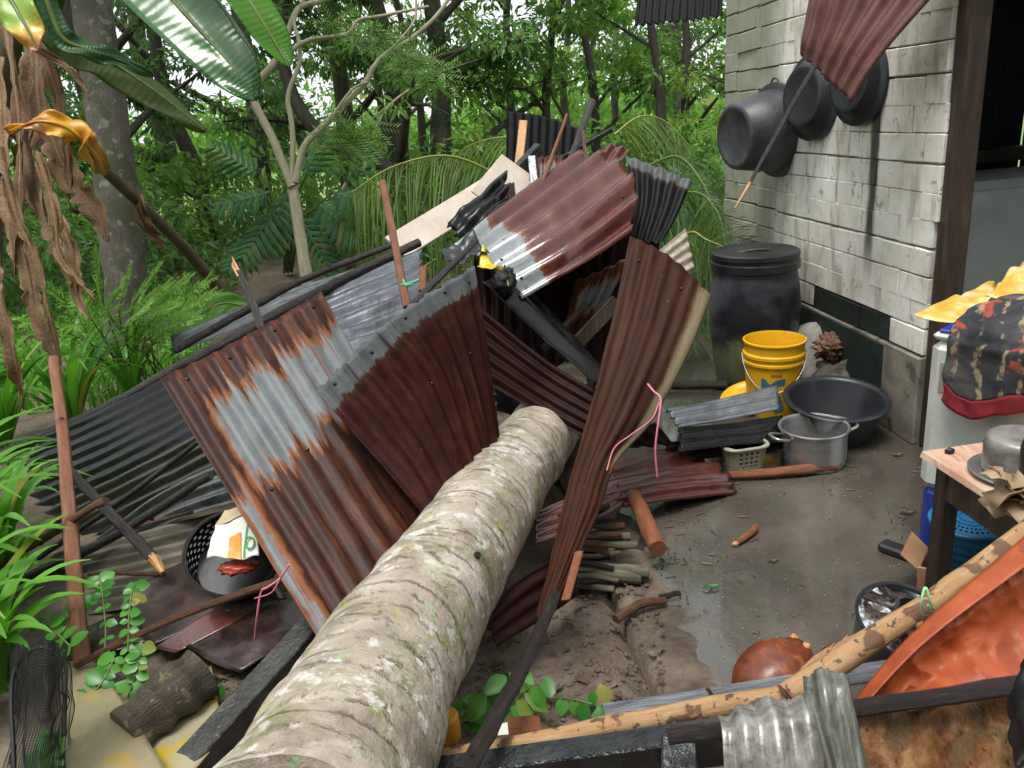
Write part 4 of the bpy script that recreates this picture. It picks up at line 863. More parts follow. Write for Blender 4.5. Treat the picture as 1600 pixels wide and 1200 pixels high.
# things on the table
def ontab(px, py): return PZ(px, py, TZ)
c = ontab(1590, 742); M4 = Matrix.Translation(c + V(0, 0, .004))
mb = MB(); mb.lathe([(.01, 0), (.10, 0), (.118, .006), (.122, .012), (.118, .013), (.10, .006), (.01, .005)], M4, 40); one('tin_plate', mb, MT['alu'], 'shallow tin plate under the upturned pot', 'plate')
mb = MB(); mb.lathe([(.084, .009), (.088, .013), (.090, .085), (.086, .105), (.076, .113), (.05, .114), (.005, .116)], M4, 44); one('upturned_pot', mb, MT['alu_dull'], 'small sooty aluminium pot upside down on the table', 'pot', auto=40)
c = ontab(1622, 795); M4 = Matrix.Translation(c + V(.0, 0, .004)); mb = MB(); mb.lathe([(.04, 0), (.05, .01), (.055, .16), (.045, .20), (.02, .22), (.01, .23)], M4, 32); one('sooty_kettle', mb, MT['black_plastic'], 'black sooty vessel at the right edge of the table', 'vessel')
c = ontab(1583, 800)
mb = MB()
for q in range(11):
    a = q * 2.4; cc = c + V(math.cos(a) * .05 * (q % 4) / 2, math.sin(a) * .05 * (q % 3) / 2, .03 + .006 * q)
    nrm = V(math.cos(a * 1.7), math.sin(a * 1.3), .9).normalized(); X = nrm.cross(V(0, 1, .2)).normalized(); Y = nrm.cross(X)
    rows = [[cc + X * (i / 4 - .5) * .10 + Y * (j / 4 - .5) * .085 + nrm * (.03 * mnoise.noise(V(i * .6, j * .6, q))) for i in range(5)] for j in range(5)]
    mb.grid(rows)
one('crumpled_paper', mb, MT['paper'], 'heap of crumpled brown paper on the table', 'paper', solid=.002)
mb = blob_mb(ontab(1484, 708) + V(0, 0, .008), .014, .010, .009, .4, 2, 1, 8); one('dark_scrap', mb, MT['rubber'], 'tiny dark scrap lying alone on the pink table top', 'scrap')
# blue basket with perforated lid, cardboard box under the table
c = PZ(1506, 900, 0); t = thing('blue_basket', 'round blue plastic basket with perforated lid under the table', 'basket', c)
r = .118; Hh = .20; N = 150; mb = MB()
for i in range(14):
    z0, z1 = Hh * i / 14, Hh * (i + 1) / 14
    for k in range(N):
        if 0 < i < 12 and (k % 2 == 0) and i % 2: continue
        a1, a2 = 2 * math.pi * k / N, 2 * math.pi * (k + 1) / N; q0, q1 = r * (.82 + .15 * z0 / Hh), r * (.82 + .15 * z1 / Hh)
        mb.add([c + V(q0 * math.cos(a1), q0 * math.sin(a1), z0), c + V(q0 * math.cos(a2), q0 * math.sin(a2), z0), c + V(q1 * math.cos(a2), q1 * math.sin(a2), z1), c + V(q1 * math.cos(a1), q1 * math.sin(a1), z1)], [(0, 1, 2, 3)])
obj('bin', mb, MT['teal'], t, smooth=False, solid=.003)
mb = MB()
for i in range(12):
    for k in range(N):
        r0, r1 = r * i / 12, r * (i + 1) / 12
        if 2 <= i < 10 and i % 2 and k % 4 < 2: continue
        a1, a2 = 2 * math.pi * k / N, 2 * math.pi * (k + 1) / N; zz = lambda q: Hh + .012 + .010 * (1 - (q / r) ** 2)
        mb.add([c + V(r0 * math.cos(a1), r0 * math.sin(a1), zz(r0)), c + V(r1 * math.cos(a1), r1 * math.sin(a1), zz(r1)), c + V(r1 * math.cos(a2), r1 * math.sin(a2), zz(r1)), c + V(r0 * math.cos(a2), r0 * math.sin(a2), zz(r0))], [(0, 1, 2, 3)])
L_ = obj('lid', mb, MT['teal'], t, smooth=False, solid=.003)
mb = MB(); mb.tube([c + V(r * 1.0 * math.cos(2 * math.pi * k / 48), r * math.sin(2 * math.pi * k / 48), Hh + .008) for k in range(49)], .009, 8, False); obj('lid_rim', mb, MT['teal'], L_)
mb = MB(); mb.lathe([(.005, .01), (r * .7, .012), (r * .72, .10), (r * .5, .13), (.005, .135)], Matrix.Translation(c), 28); obj('dark_contents', mb, MT['rubber'], t)
c = PZ(1478, 962, 0); t = thing('cardboard_box', 'torn damp cardboard box standing left of the blue basket', 'box', c)
Rc = Matrix.Rotation(R(-38), 3, 'Z')
for (dx, dy, sx, sy, h) in ((0, 0, .18, .006, .15), (.09, .085, .006, .17, .17), (-.09, .085, .006, .17, .13), (0, .17, .18, .006, .15)):
    mb = MB(); mb.box(c + Rc @ V(dx, dy, h / 2), (sx, sy, h), Rc, 0, .004); obj('side', mb, MT['card'], t, smooth=False)
mb = MB(); mb.box(c + Rc @ V(-.12, .085, .155), (.07, .16, .005), Rc @ Matrix.Rotation(R(38), 3, 'Y'), 0, .004); obj('flap', mb, MT['card'], t, smooth=False)

# ---------------------------------------------------------------- floor things near us
# black basin brim-full of water
c = PZ(1392, 1022, 0); M4 = Matrix.Translation(c) @ Matrix.Rotation(R(17), 4, 'X') @ Matrix.Rotation(R(5), 4, 'Y')
t = thing('water_basin', 'black basin of rain water with a painted sky reflection behind the pale pole', 'basin', c)
r = .136; mb = MB(); mb.lathe([(.02, .0), (r * .75, .0), (r * .82, .012), (r * .97, .14), (r * 1.03, .15), (r * 1.03, .158), (r * .96, .156), (r * .93, .14), (.02, .12)], M4, 48); obj('bowl', mb, MT['black_plastic'], t, auto=45)
mb = MB(); rows = []
for i in range(10):
    rows.append([M4 @ V(r * .955 * i / 9 * math.cos(2 * math.pi * k / 40), r * .955 * i / 9 * math.sin(2 * math.pi * k / 40), .146 + .010 * mnoise.noise(V(i * .4 * math.cos(k * .157), i * .4 * math.sin(k * .157), 2))) for k in range(41)])
mb.grid(rows); obj('water_film', mb, MT['water'], t)
# coconut
c = PZ(1204, 1099, 0); rows = []; mb = MB(); n = 28
A_ = Matrix.Rotation(R(72), 3, 'Y'); A_ = Matrix.Rotation(R(25), 3, 'Z') @ A_
for i in range(n + 1):
    ph = math.pi * i / n; row = []
    for k in range(2 * n + 1):
        th = 2 * math.pi * (k % (2 * n)) / (2 * n); tri = 1 + .05 * math.cos(3 * th)
        d = V(math.sin(ph) * math.cos(th) * .088 * tri, math.sin(ph) * math.sin(th) * .088 * tri, math.cos(ph) * (.118 + (.018 if math.cos(ph) > .8 else 0)))
        d *= 1 + .02 * mnoise.noise(d * 22)
        row.append(c + V(0, 0, .092) + A_ @ d)
    rows.append(row)
mb.grid(rows); t = thing('coconut', 'glossy reddish brown husked coconut on the wet floor', 'coconut', c); obj('husk', mb, MT['coconut'], t)
mb = MB()
for q in range(5):
    a = q * 1.257; b0 = c + V(0, 0, .092) + A_ @ V(.03 * math.cos(a), .03 * math.sin(a), .112); b1 = c + V(0, 0, .092) + A_ @ V(.05 * math.cos(a), .05 * math.sin(a), .125)
    mb.tube([b0, b0.lerp(b1, .5) + V(0, 0, .004), b1], [.016, .013, .003], 6)
obj('stem_cap', mb, MT['cut'], t)
# small sticks on the floor
pole('short orange peeled stick lying alone on the open floor', [PZ(1150, 849, .012), PZ(1166, 838, .016), PZ(1180, 824, .014)], .011, .015, MT['bark_red'], 'short_stick', 'stick', tip=('start', .015, MT['cut']), seed=4)
pole('forked brown stick with dark tip lying on the kerb', [PZ(962, 968, .02), PZ(1000, 944, .03), PZ(1040, 938, .03)], .017, .012, MT['bark'], 'short_stick', 'stick', seed=5, wob=.3)
pole('thin black twig end lying beside the forked brown stick', [PZ(1030, 934, .02), PZ(1064, 926, .03)], .011, .009, MT['bark_dark'], 'short_stick', 'stick', seed=6)
for (px, py, lab, mt, s_) in ((1111, 918, 'small light green leaf lying on the wet floor right of the kerb', 'vine', .020), (1208, 878, 'small dark curled leaf in the middle of the floor', 'litter', .014), (1418, 802, 'curled brown leaf beside the black washing machine foot', 'litter', .022), (1402, 712, 'pale yellow brown leaf by the foot of the post', 'litter', .02)):
    c = PZ(px, py, .006); mb = MB(); rows = [[c + V((i - 2) * s_ * .7, (j - 1) * s_ * .55 * (1 - abs(i - 2) / 2.3), .006 * abs(j - 1) + .004 * (i % 2)) for j in range(3)] for i in range(5)]
    mb.grid(rows); one('fallen_leaf', mb, MT[mt], lab, 'leaf')
# ---------------------------------------------------------------- fallen coconut palm
pc = PP([(455, 1345, 1.34), (520, 1215, 1.55), (612, 1030, 1.93), (707, 882, 2.42), (787, 755, 3.08), (850, 672, 3.78), (935, 553, 5.4), (1000, 478, 7.0)])
pr = [.195, .188, .179, .171, .166, .162, .155, .148]
n = 170; sp = spline(pc, n); mb = MB(); rr_ = []
for i in range(n):
    t_ = i / (n - 1) * (len(pr) - 1); k = min(int(t_), len(pr) - 2); rr_.append(pr[k] + (pr[k + 1] - pr[k]) * (t_ - k))
L = 0; ring = []
prs = random.Random(2); nxt = .05; saw = 0
for i in range(n):
    if i: L += (sp[i] - sp[i - 1]).length
    ring.append(L)
rad2 = []
last = 0.0
for i in range(n):
    if ring[i] > nxt: last = nxt; nxt += prs.uniform(.045, .075)
    f = (ring[i] - last) / max(nxt - last, 1e-4)
    rad2.append(rr_[i] * (1.003 - .007 * f))
palm = thing('fallen_palm', 'huge fallen coconut palm lying across the crushed roof, trunk mottled with lichen', 'palm tree', sp[0].lerp(sp[-1], .5))
WL[palm.name] = palm.location.copy()
mb.tube(sp, rad2, 44, True, .07, 3); obj('trunk', mb, MT['palm'], palm)
mb = MB(); e = sp[20]
ks = MB(); ks.tube([P(745, 868, 2.2), P(747, 866, 2.18)], [.012, .008], 7); obj('knot', ks, MT['bark_dark'], palm)
ks = MB(); ks.tube([P(778, 769, 2.85), P(778, 768, 2.83)], [.010, .007], 7); obj('knot', ks, MT['bark_dark'], palm)
# fronds of the crushed crown
def frond(pts, length_w, hang, mat, npair=46, seed=0, side=V(1, 0, 0), sag=.5, name='frond', lw=.0055):
    rs = random.Random(seed); sp = spline(pts, 28); mb = MB()
    mb.tube(sp, [.013 * (1 - .8 * i / 27) for i in range(28)], 6)
    fr = obj(name, mb, MT['rachis'] if mat is MT['frond'] else MT['stem_green'], palm)
    lf = MB(); fr_r = []
    for q in range(npair):
        t_ = .06 + .93 * q / (npair - 1); p = cr(pts, t_); d = (cr(pts, min(1, t_ + .02)) - cr(pts, max(0, t_ - .02))).normalized()
        for sg in (-1, 1):
            s = (side - d * side.dot(d)).normalized() * sg
            ln = length_w * (math.sin(math.pi * (.12 + .80 * t_)) ** .6) * rs.uniform(.85, 1.1)
            o_ = (s * .75 + d * .55 + V(0, 0, .12 - hang * .5) + V(rs.uniform(-.2, .2), rs.uniform(-.2, .2), rs.uniform(-.15, .15))).normalized()
            pts_ = []
            for k in range(5):
                u = k / 4; pts_.append(p + o_ * ln * u + V(0, 0, -sag * hang * ln * u * u) + d * rs.uniform(-.01, .01) * u)
            wv = d * lw
            wvs = [.6, 1, .9, .6, .06]
            row = [[a - wv * b, a + V(0, 0, .004), a + wv * b] for a, b in zip(pts_, wvs)]
            b = len(lf.f); lf.grid(row); rv = rs.random(); lf.fr += [rv] * (len(lf.f) - b)
    obj('leaflets', lf, mat, fr, smooth=False)
frond(PP([(800, 300, 5.6), (755, 262, 5.5), (690, 243, 5.4), (610, 262, 5.3), (550, 300, 5.2)]), .62, 1.35, MT['frond'], 70, 1, V(.2, .9, .2), .75)
frond(PP([(1000, 330, 6.3), (1080, 300, 6.1), (1120, 330, 5.8), (1135, 390, 5.6)]), .55, 1.3, MT['frond_dark'], 40, 2, V(.6, -.6, .3), .7)
frond(PP([(1010, 260, 6.6), (1060, 245, 6.4), (1100, 290, 6.2), (1120, 350, 6.0)]), .45, .9, MT['frond_dark'], 40, 3, V(.8, .3, .4), .7)
frond(PP([(1030, 420, 6.0), (1075, 365, 5.8), (1105, 375, 5.5), (1145, 392, 5.2)]), .42, .5, MT['frond'], 36, 4, V(.3, .3, .9), .5)
frond(PP([(960, 210, 8.0), (1000, 182, 8.0), (1040, 190, 8.2), (1080, 230, 8.2)]), .6, 1.2, MT['frond'], 40, 5, V(.1, .9, .1), .7)
frond(PP([(870, 240, 7.0), (800, 215, 7.2), (740, 225, 7.4), (700, 255, 7.5)]), .6, 1.3, MT['frond'], 40, 6, V(.1, .9, .1), .7)
frond(PP([(1000, 420, 6.2), (1040, 450, 5.7), (1075, 500, 5.3), (1090, 560, 5.1)]), .5, .8, MT['frond_dark'], 40, 7, V(.8, .3, .1), .6)
frond(PP([(1010, 400, 6.6), (1090, 380, 6.2), (1110, 430, 5.9), (1105, 520, 5.7)]), .6, 1.1, MT['frond_dark'], 44, 8, V(.5, .5, .1), .7)
frond(PP([(980, 300, 7.0), (1040, 330, 6.9), (1090, 390, 6.6), (1110, 470, 6.4)]), .6, 1.0, MT['frond_dark'], 44, 9, V(.8, .4, .1), .7)
frond(PP([(660, 420, 5.6), (690, 400, 5.4), (720, 385, 5.2), (760, 370, 5.0)]), .22, .8, MT['frond'], 30, 10, V(.2, .5, .4), .6)
frond(PP([(1020, 250, 7.2), (1070, 300, 7.2), (1125, 280, 7.2), (1160, 250, 7.0)]), .5, .8, MT['frond_dark'], 44, 11, V(.1, .9, .3), .7)

# ---------------------------------------------------------------- crushed roof: left slope
sheet('black wet corrugated sheet lowest on the left slope, under the long black rafter', [[(8, 705, 4.45), (30, 815, 4.0)], [(160, 640, 4.1), (190, 745, 3.65)], [(330, 555, 3.9), (345, 660, 3.4)]], 7, S_['black'], clamp=.28, amp=.014, seed=1)
sheet('blackish brown corrugated strip below the black sheet on the left', [[(40, 812, 3.95), (70, 880, 3.7)], [(190, 742, 3.6), (215, 800, 3.4)], [(345, 660, 3.3), (365, 730, 3.1)]], 4, S_['black2'], clamp=.28, amp=.015, seed=2)
sheet('grey galvanised strip sticking out under the rusted sheet, above the woven basket', [[(150, 842, 3.52), (165, 868, 3.46)], [(250, 770, 3.32), (275, 812, 3.2)], [(350, 720, 3.1), (385, 780, 2.95)]], 3, S_['zincdark'], amp=.010, seed=3)
sheet('grey brown corrugated sheet lying flat left of the woven basket', [[(62, 868, 3.42), (70, 968, 3.02)], [(200, 838, 3.30), (200, 950, 2.95)], [(345, 800, 3.2), (360, 915, 2.85)]], 7, S_['greybrown'], clamp=.28, amp=.015, seed=4, jag=.01)
sheet('narrow grey wet sheet at the far edge of the left slope', [[(266, 525, 4.9), (272, 552, 4.75)], [(400, 472, 5.2), (410, 498, 5.05)], [(560, 418, 5.5), (570, 440, 5.35)]], 3, S_['zincdark'], amp=.010, seed=5)
sheet('shiny galvanised corrugated sheet right of the splintered post', [[(470, 470, 4.3), (520, 560, 3.75)], [(570, 425, 4.45), (600, 540, 3.85)], [(660, 390, 4.6), (660, 515, 3.95)]], 6, S_['zinc'], clamp=.3, amp=.02, seed=6)
pole('long black rafter running up the left slope of the crushed roof', [(22, 700, 4.4), (150, 645, 4.15), (300, 563, 3.95), (450, 482, 4.2), (560, 425, 4.4), (655, 378, 4.6)], .030, .026, MT['bark_dark'], 'roof_rafter', 'rafter', seed=2, wob=.2)
pole('thinner dark pole lying just above the long black rafter', [(272, 548, 4.3), (380, 488, 4.6), (480, 435, 4.8), (630, 376, 5.1)], .022, .019, MT['bark_dark'], 'roof_rafter', 'rafter', seed=3, knots=3)
# long thin black poles below the left slope
pole('black pole crossing under the two brown poles, far left', [(15, 915, 3.2), (170, 842, 3.15), (330, 742, 3.0)], .022, .016, MT['bark_dark'], 'black_pole', seed=4, knots=3)
pole('thin black stick above the black pole on the left slope', [(60, 872, 3.35), (190, 782, 3.3), (310, 690, 3.15)], .013, .011, MT['bark_dark'], 'black_pole', seed=5, knots=2)
pole('thin brown lath lying along the black pole on the left', [(60, 905, 3.25), (200, 830, 3.2), (300, 800, 3.1)], .009, .007, MT['bark'], 'thin_lath', 'stick', seed=55)
# beige fascia and dark pieces at the back
bd = MB()
def board(label, a, b, wdt, th, mat, up=V(0, 0, 1), name='board', cat='board', jit=.003, bev=.004, group=None):
    a, b = (P(*a) if not isinstance(a, Vector) else a), (P(*b) if not isinstance(b, Vector) else b)
    d = (b - a); L = d.length; d.normalize(); nrm = (up - d * up.dot(d)).normalized(); s = d.cross(nrm)
    mb = MB()
    # a few segments so that the timber is not dead straight
    Rr = Matrix((d, s, nrm)).transposed(); k = max(2, int(L / .18)); rows = []
    prof = [(-th / 2, -wdt / 2 + bev), (-th / 2, wdt / 2 - bev), (-th / 2 + bev, wdt / 2), (th / 2 - bev, wdt / 2), (th / 2, wdt / 2 - bev), (th / 2, -wdt / 2 + bev), (th / 2 - bev, -wdt / 2), (-th / 2 + bev, -wdt / 2), (-th / 2, -wdt / 2 + bev)]
    for i in range(k + 1):
        p = a + d * L * i / k; j = V(0, jit * mnoise.noise(p * 6), jit * mnoise.noise(p * 6 + V(3, 0, 0)))
        rows.append([p + Rr @ (V(0, y, z) + j) for (y, z) in prof])
    mb.grid(rows); m_ = len(prof)
    mb.add(rows[0][:-1], [tuple(range(m_ - 1))]); mb.add(rows[-1][:-1], [tuple(range(m_ - 1))[::-1]])
    return one(name, mb, mat, label, cat, group, smooth=False)
board('pale beige fascia board slanting in front of the coconut frond', (618, 388, 4.75), (775, 290, 5.2), .19, .018, MT['beige_board'], V(0, .75, .65), 'fascia_board')
board('second short pale board behind the torn black sheet', (765, 320, 4.9), (812, 262, 5.0), .28, .016, MT['beige_board'], V(.9, .4, .3), 'fascia_board')
sheet('small torn black sheet crumpled between the pale boards and the red sheet', [[(700, 352, 4.55), (735, 400, 4.4)], [(745, 305, 4.6), (772, 352, 4.45)], [(790, 268, 4.8), (800, 330, 4.6)]], 3, S_['black'], amp=.014, crumple=.03, jag=.03, seed=7)
sheet('upright black corrugated sheet at the very back of the heap', [[(792, 172, 5.6), (850, 182, 5.7), (908, 202, 5.8)], [(790, 290, 5.5), (845, 290, 5.6), (900, 290, 5.7)]], 9, S_['soot'], amp=.014, jag=.012, seed=8)
board('short ochre batten standing in front of the upright black sheet', (818, 190, 5.4), (806, 300, 5.2), .055, .03, MT['cut'], V(1, 0, 0), 'batten')
board('black channel beam slanting up to the upright black sheet', (745, 330, 5.0), (842, 232, 5.3), .075, .05, MT['black_timber'], V(0, -.2, 1), 'roof_beam', 'beam')
board('maroon strip standing behind the beige board', (797, 275, 5.0), (800, 345, 4.8), .05, .02, S_['reddark'], V(1, 0, 0), 'metal_strip', 'metal sheet')
board('upright grey strip next to the maroon strip at the back', (830, 245, 5.0), (836, 300, 4.9), .05, .02, S_['zinc'], V(1, 0, 0), 'metal_strip', 'metal sheet')
sheet('small rusty sheet piece between the upright strips at the back', [[(838, 246, 5.1), (880, 242, 5.15)], [(835, 320, 4.9), (880, 320, 4.95)]], 4, S_['F'], amp=.012, seed=9)
board('black rail behind the top of the red sheet, pointing at the palm leaf', (800, 292, 5.25), (955, 203, 5.5), .03, .03, MT['black_timber'], V(0, 0, 1), 'roof_rail', 'beam')
pole('thin light brown stick standing on the red sheet, leftmost at the top', [(848, 285, 4.55), (868, 230, 4.6), (886, 178, 4.65)], .012, .009, MT['bark_red'], 'upright_stick', 'stick', seed=11)
pole('thick dark stake standing at the top of the heap', [(892, 250, 5.0), (908, 205, 5.1), (926, 158, 5.2)], .024, .024, MT['bark_dark'], 'upright_stake', 'stake', seed=12)
pole('thin purple grey stick just right of the thick dark stake', [(920, 258, 4.9), (913, 228, 4.95), (911, 205, 5.0)], .012, .011, MT['bark'], 'upright_stick', 'stick', seed=13)
# big red sheet on top
sheet('big red roof sheet with galvanised rust-spotted end on top of the heap', [[(706, 388, 4.25), (745, 395, 4.15), (790, 430, 3.95), (818, 470, 3.8)], [(800, 312, 4.5), (850, 325, 4.3), (885, 375, 4.0), (903, 422, 3.85)], [(900, 242, 4.75), (955, 245, 4.55), (995, 290, 4.2), (984, 368, 4.0)]], 5.4, S_['H'], clamp=.30, amp=.028, nrow=34, cols=10, crumple=.006, jag=.012, seed=10)
sheet('small red ridge sheet poking up behind the big red sheet', [[(925, 262, 4.9), (962, 262, 4.9)], [(950, 225, 5.0), (985, 232, 5.0)]], 2, S_['H'], amp=.015, crumple=.01, seed=11)
sheet('dark corrugated sheet with grey band fanning out right of the big red sheet', [[(978, 242, 4.75), (1082, 282, 4.5)], [(985, 305, 4.55), (1058, 338, 4.4)], [(975, 378, 4.4), (1034, 380, 4.3)]], 5, S_['I'], amp=.018, crumple=.008, jag=.012, seed=12)
# tall twisted brown sheet
sheet('tall twisted brown sheet narrowing to a point beside the palm trunk', [[(985, 368, 3.55), (1048, 402, 3.5), (1112, 462, 3.42)], [(957, 495, 3.35), (1015, 520, 3.22), (1072, 560, 3.22)], [(926, 620, 3.15), (968, 640, 3.0), (1020, 655, 3.08)], [(900, 715, 2.95), (930, 722, 2.86), (964, 722, 2.92)], [(876, 802, 2.72), (905, 803, 2.66), (936, 800, 2.72)], [(856, 890, 2.5), (875, 888, 2.45), (898, 882, 2.5)], [(836, 965, 2.34), (848, 966, 2.31), (860, 964, 2.33)]], 6, S_['J'], clamp=.10, amp=.009, nrow=60, cols=9, crumple=.006, jag=.006, seed=13)
sheet('small pale rusty corrugated offcut right of the twisted brown sheet', [[(1072, 356, 4.1), (1085, 420, 4.0)], [(1030, 392, 4.0), (1042, 442, 3.9)]], 4, S_['P'], amp=.010, jag=.01, seed=14)
# black folded sheet and dark maroon ones in the hollow
sheet('black folded sheet slanting down to the trunk below the red sheet', [[(752, 438, 3.75), (800, 425, 3.95)], [(840, 520, 3.7), (880, 505, 3.9)], [(935, 600, 3.55), (955, 590, 3.8)]], 1.5, S_['black'], amp=.02, crumple=.006, seed=15)
sheet('dark maroon sheet below the black folded sheet, above the trunk end', [[(748, 478, 3.7), (762, 600, 3.62)], [(850, 560, 3.62), (850, 650, 3.58)], [(930, 610, 3.52), (925, 690, 3.5)]], 5, S_['reddark'], amp=.013, crumple=.006, seed=16)
sheet('dark maroon sheet standing upright in the hollow under the red sheet', [[(820, 455, 4.1), (960, 385, 4.15)], [(835, 540, 4.3), (930, 560, 4.35)]], 7, S_['reddark'], amp=.014, crumple=.006, seed=17)
sheet('rust brown sheet leaning inside the hollow left of the twisted sheet', [[(900, 440, 3.95), (985, 400, 4.0)], [(870, 560, 4.15), (905, 560, 4.2)]], 4, S_['F'], amp=.012, crumple=.006, seed=18)
sheet('dark sheet added deepest in the hollow to stand in for its shade', [[(740, 400, 4.7), (880, 380, 4.7), (1030, 350, 4.8)], [(750, 600, 4.5), (880, 590, 4.5), (1030, 560, 4.6)]], 14, S_['reddark'], amp=.014, crumple=.01, seed=61)  # added to close the gap and give the hollow its darkness
sheet('dark sheet added low in the hollow as shade just above the trunk end', [[(760, 560, 4.1), (775, 640, 3.75)], [(850, 600, 4.2), (850, 660, 3.9)], [(930, 590, 4.3), (930, 640, 4.0)]], 6, S_['black'], amp=.012, crumple=.01, seed=62)  # also added, a dark filler for the shade down here
board('dark plank end in the hollow, slanting to the twisted sheet', (880, 560, 3.95), (965, 470, 3.85), .07, .03, MT['brown_timber'], V(.6, 0, .8), 'plank')
board('dark stick of timber deep in the hollow under the red sheet', (850, 545, 4.0), (960, 430, 4.1), .045, .03, MT['brown_timber'], V(.6, 0, .8), 'plank')
# front leaning sheets
sheet('large leaning sheet with grey zinc patch and orange rust, left of the trunk', [[(250, 592, 2.78), (375, 530, 2.92), (502, 456, 3.08)], [(375, 800, 2.52), (485, 705, 2.72), (590, 610, 3.0)], [(505, 1010, 2.22), (610, 905, 2.48), (725, 800, 2.9)]], 8.5, S_['F'], amp=.0075, nrow=34, cols=9, crumple=.006, jag=.006, seed=19)
sheet('oxblood sheet with scalloped grey top edge leaning on the palm trunk', [[(495, 612, 2.72), (610, 500, 2.86), (742, 415, 3.08)], [(590, 720, 2.66), (680, 600, 2.88), (762, 540, 3.08)], [(672, 815, 2.58), (735, 740, 2.86), (782, 690, 3.10)]], 8.5, S_['G'], amp=.011, nrow=34, cols=9, crumple=.006, jag=.012, seed=20)
# posts in the middle
pole('orange brown pole standing upright behind the oxblood sheet', [(636, 480, 3.6), (618, 385, 3.75), (597, 284, 3.9)], .020, .018, MT['bark_red'], 'upright_pole', seed=14, knots=2)
pole('splintered grey post poking up through the left slope', [(408, 515, 3.4), (390, 460, 3.5), (372, 425, 3.55)], .017, .015, MT['bark_dark'], 'splintered_post', 'post', tip=('splinter', .10, MT['cut']), seed=15)
pole('short cut tree stump post standing behind the roof', [PZ(545, 425, 0), P(552, 380, 7.8), P(558, 330, 7.8)], .055, .055, MT['bark_red'], 'stump_post', 'post', seed=16, knots=2)
pole('dark round pole across the top of the oxblood sheet', [(640, 480, 3.35), (690, 430, 3.45), (745, 375, 3.6)], .017, .013, MT['bark_dark'], 'dark_pole', seed=17)
board('short red brown stake end beside the dark round pole', (662, 418, 3.8), (660, 455, 3.75), .035, .03, MT['bark_red'], V(1, 0, 0), 'stake_end', 'stake')
mb = MB(); mb.tube(PP([(628, 445, 3.55), (640, 443, 3.5), (655, 437, 3.5)]), .006, 6); mb.tube(PP([(630, 437, 3.52), (634, 446, 3.5), (645, 444, 3.5)]), .005, 6); one('green_tie', mb, MT['green_string'], 'green string tied round the orange brown upright pole', 'string')
# yellow foil packet and black rag under the galvanised end
mb = sheet_pts(PP([(745, 410, 3.82), (790, 420, 3.75), (795, 445, 3.72), (755, 385, 3.95)]), 5, .04); one('yellow_packet', mb, MT['yellow_foil'], 'bright yellow foil packet stuck under the galvanised end of the red sheet', 'packet', solid=.002)
one('dark_rag', blob_mb(P(790, 440, 3.78), .05, .05, .06, .5, 4, 9, 16), MT['net'], 'dark wet rag hanging under the galvanised end', 'rag')
mb = sheet_pts(PP([(690, 395, 3.95), (740, 365, 4.0), (765, 390, 3.9), (700, 415, 3.8)]), 8, .05); one('black_plastic', mb, MT['black_plastic'], 'torn black plastic scrap left of the galvanised end', 'plastic', solid=.002)
# ---------------------------------------------------------------- right foot of the heap
sheet('bluish grey sheet lying topmost of the flat sheets by the yellow bucket', [[(1215, 602, 3.95), (1218, 640, 3.72)], [(1130, 622, 3.9), (1140, 655, 3.68)], [(1040, 640, 3.85), (1062, 668, 3.62)]], 3, S_['zinclight'], amp=.012, seed=21, jag=.008)
sheet('shiny black sheet folded below the bluish grey sheet', [[(1222, 648, 3.72), (1224, 690, 3.55)], [(1150, 660, 3.68), (1150, 695, 3.52)], [(1060, 668, 3.62), (1062, 705, 3.45)]], 2.5, S_['black'], amp=.016, seed=22, jag=.008)
sheet('dark brown sheet at the bottom of the flat stack, behind the basket', [[(1232, 676, 3.66), (1230, 706, 3.56)], [(1140, 685, 3.66), (1140, 712, 3.55)], [(1040, 690, 3.6), (1040, 725, 3.5)]], 2.5, S_['reddark'], amp=.012, seed=23)
sheet('maroon sheet with splayed ridges lying on the floor left of the basket', [[(1148, 772, 3.38), (1135, 740, 3.48), (1075, 695, 3.66)], [(1060, 780, 3.24), (1050, 745, 3.34), (1020, 705, 3.52)], [(935, 800, 3.08), (930, 770, 3.16), (935, 730, 3.34)]], 5, S_['red'], amp=.016, crumple=.01, jag=.02, seed=24)
sheet('dusty maroon sheet under the splayed one, against the trunk', [[(975, 790, 3.12), (960, 735, 3.3)], [(900, 830, 2.98), (885, 780, 3.15)], [(835, 850, 2.9), (835, 800, 3.08)]], 4, S_['red'], amp=.014, seed=25, crumple=.01)
sheet('dark ragged maroon piece hanging by the pink string', [[(990, 700, 3.2), (1050, 690, 3.3)], [(960, 690, 3.15), (1020, 660, 3.3)]], 3, S_['reddark'], amp=.014, crumple=.03, jag=.03, seed=26)
sheet('brown sheet lying between the trunk and the twisted sheet point', [[(895, 860, 2.66), (905, 930, 2.62)], [(820, 900, 2.5), (835, 975, 2.42)], [(755, 960, 2.3), (775, 1010, 2.25)]], 3, S_['reddark'], amp=.012, crumple=.01, seed=27)
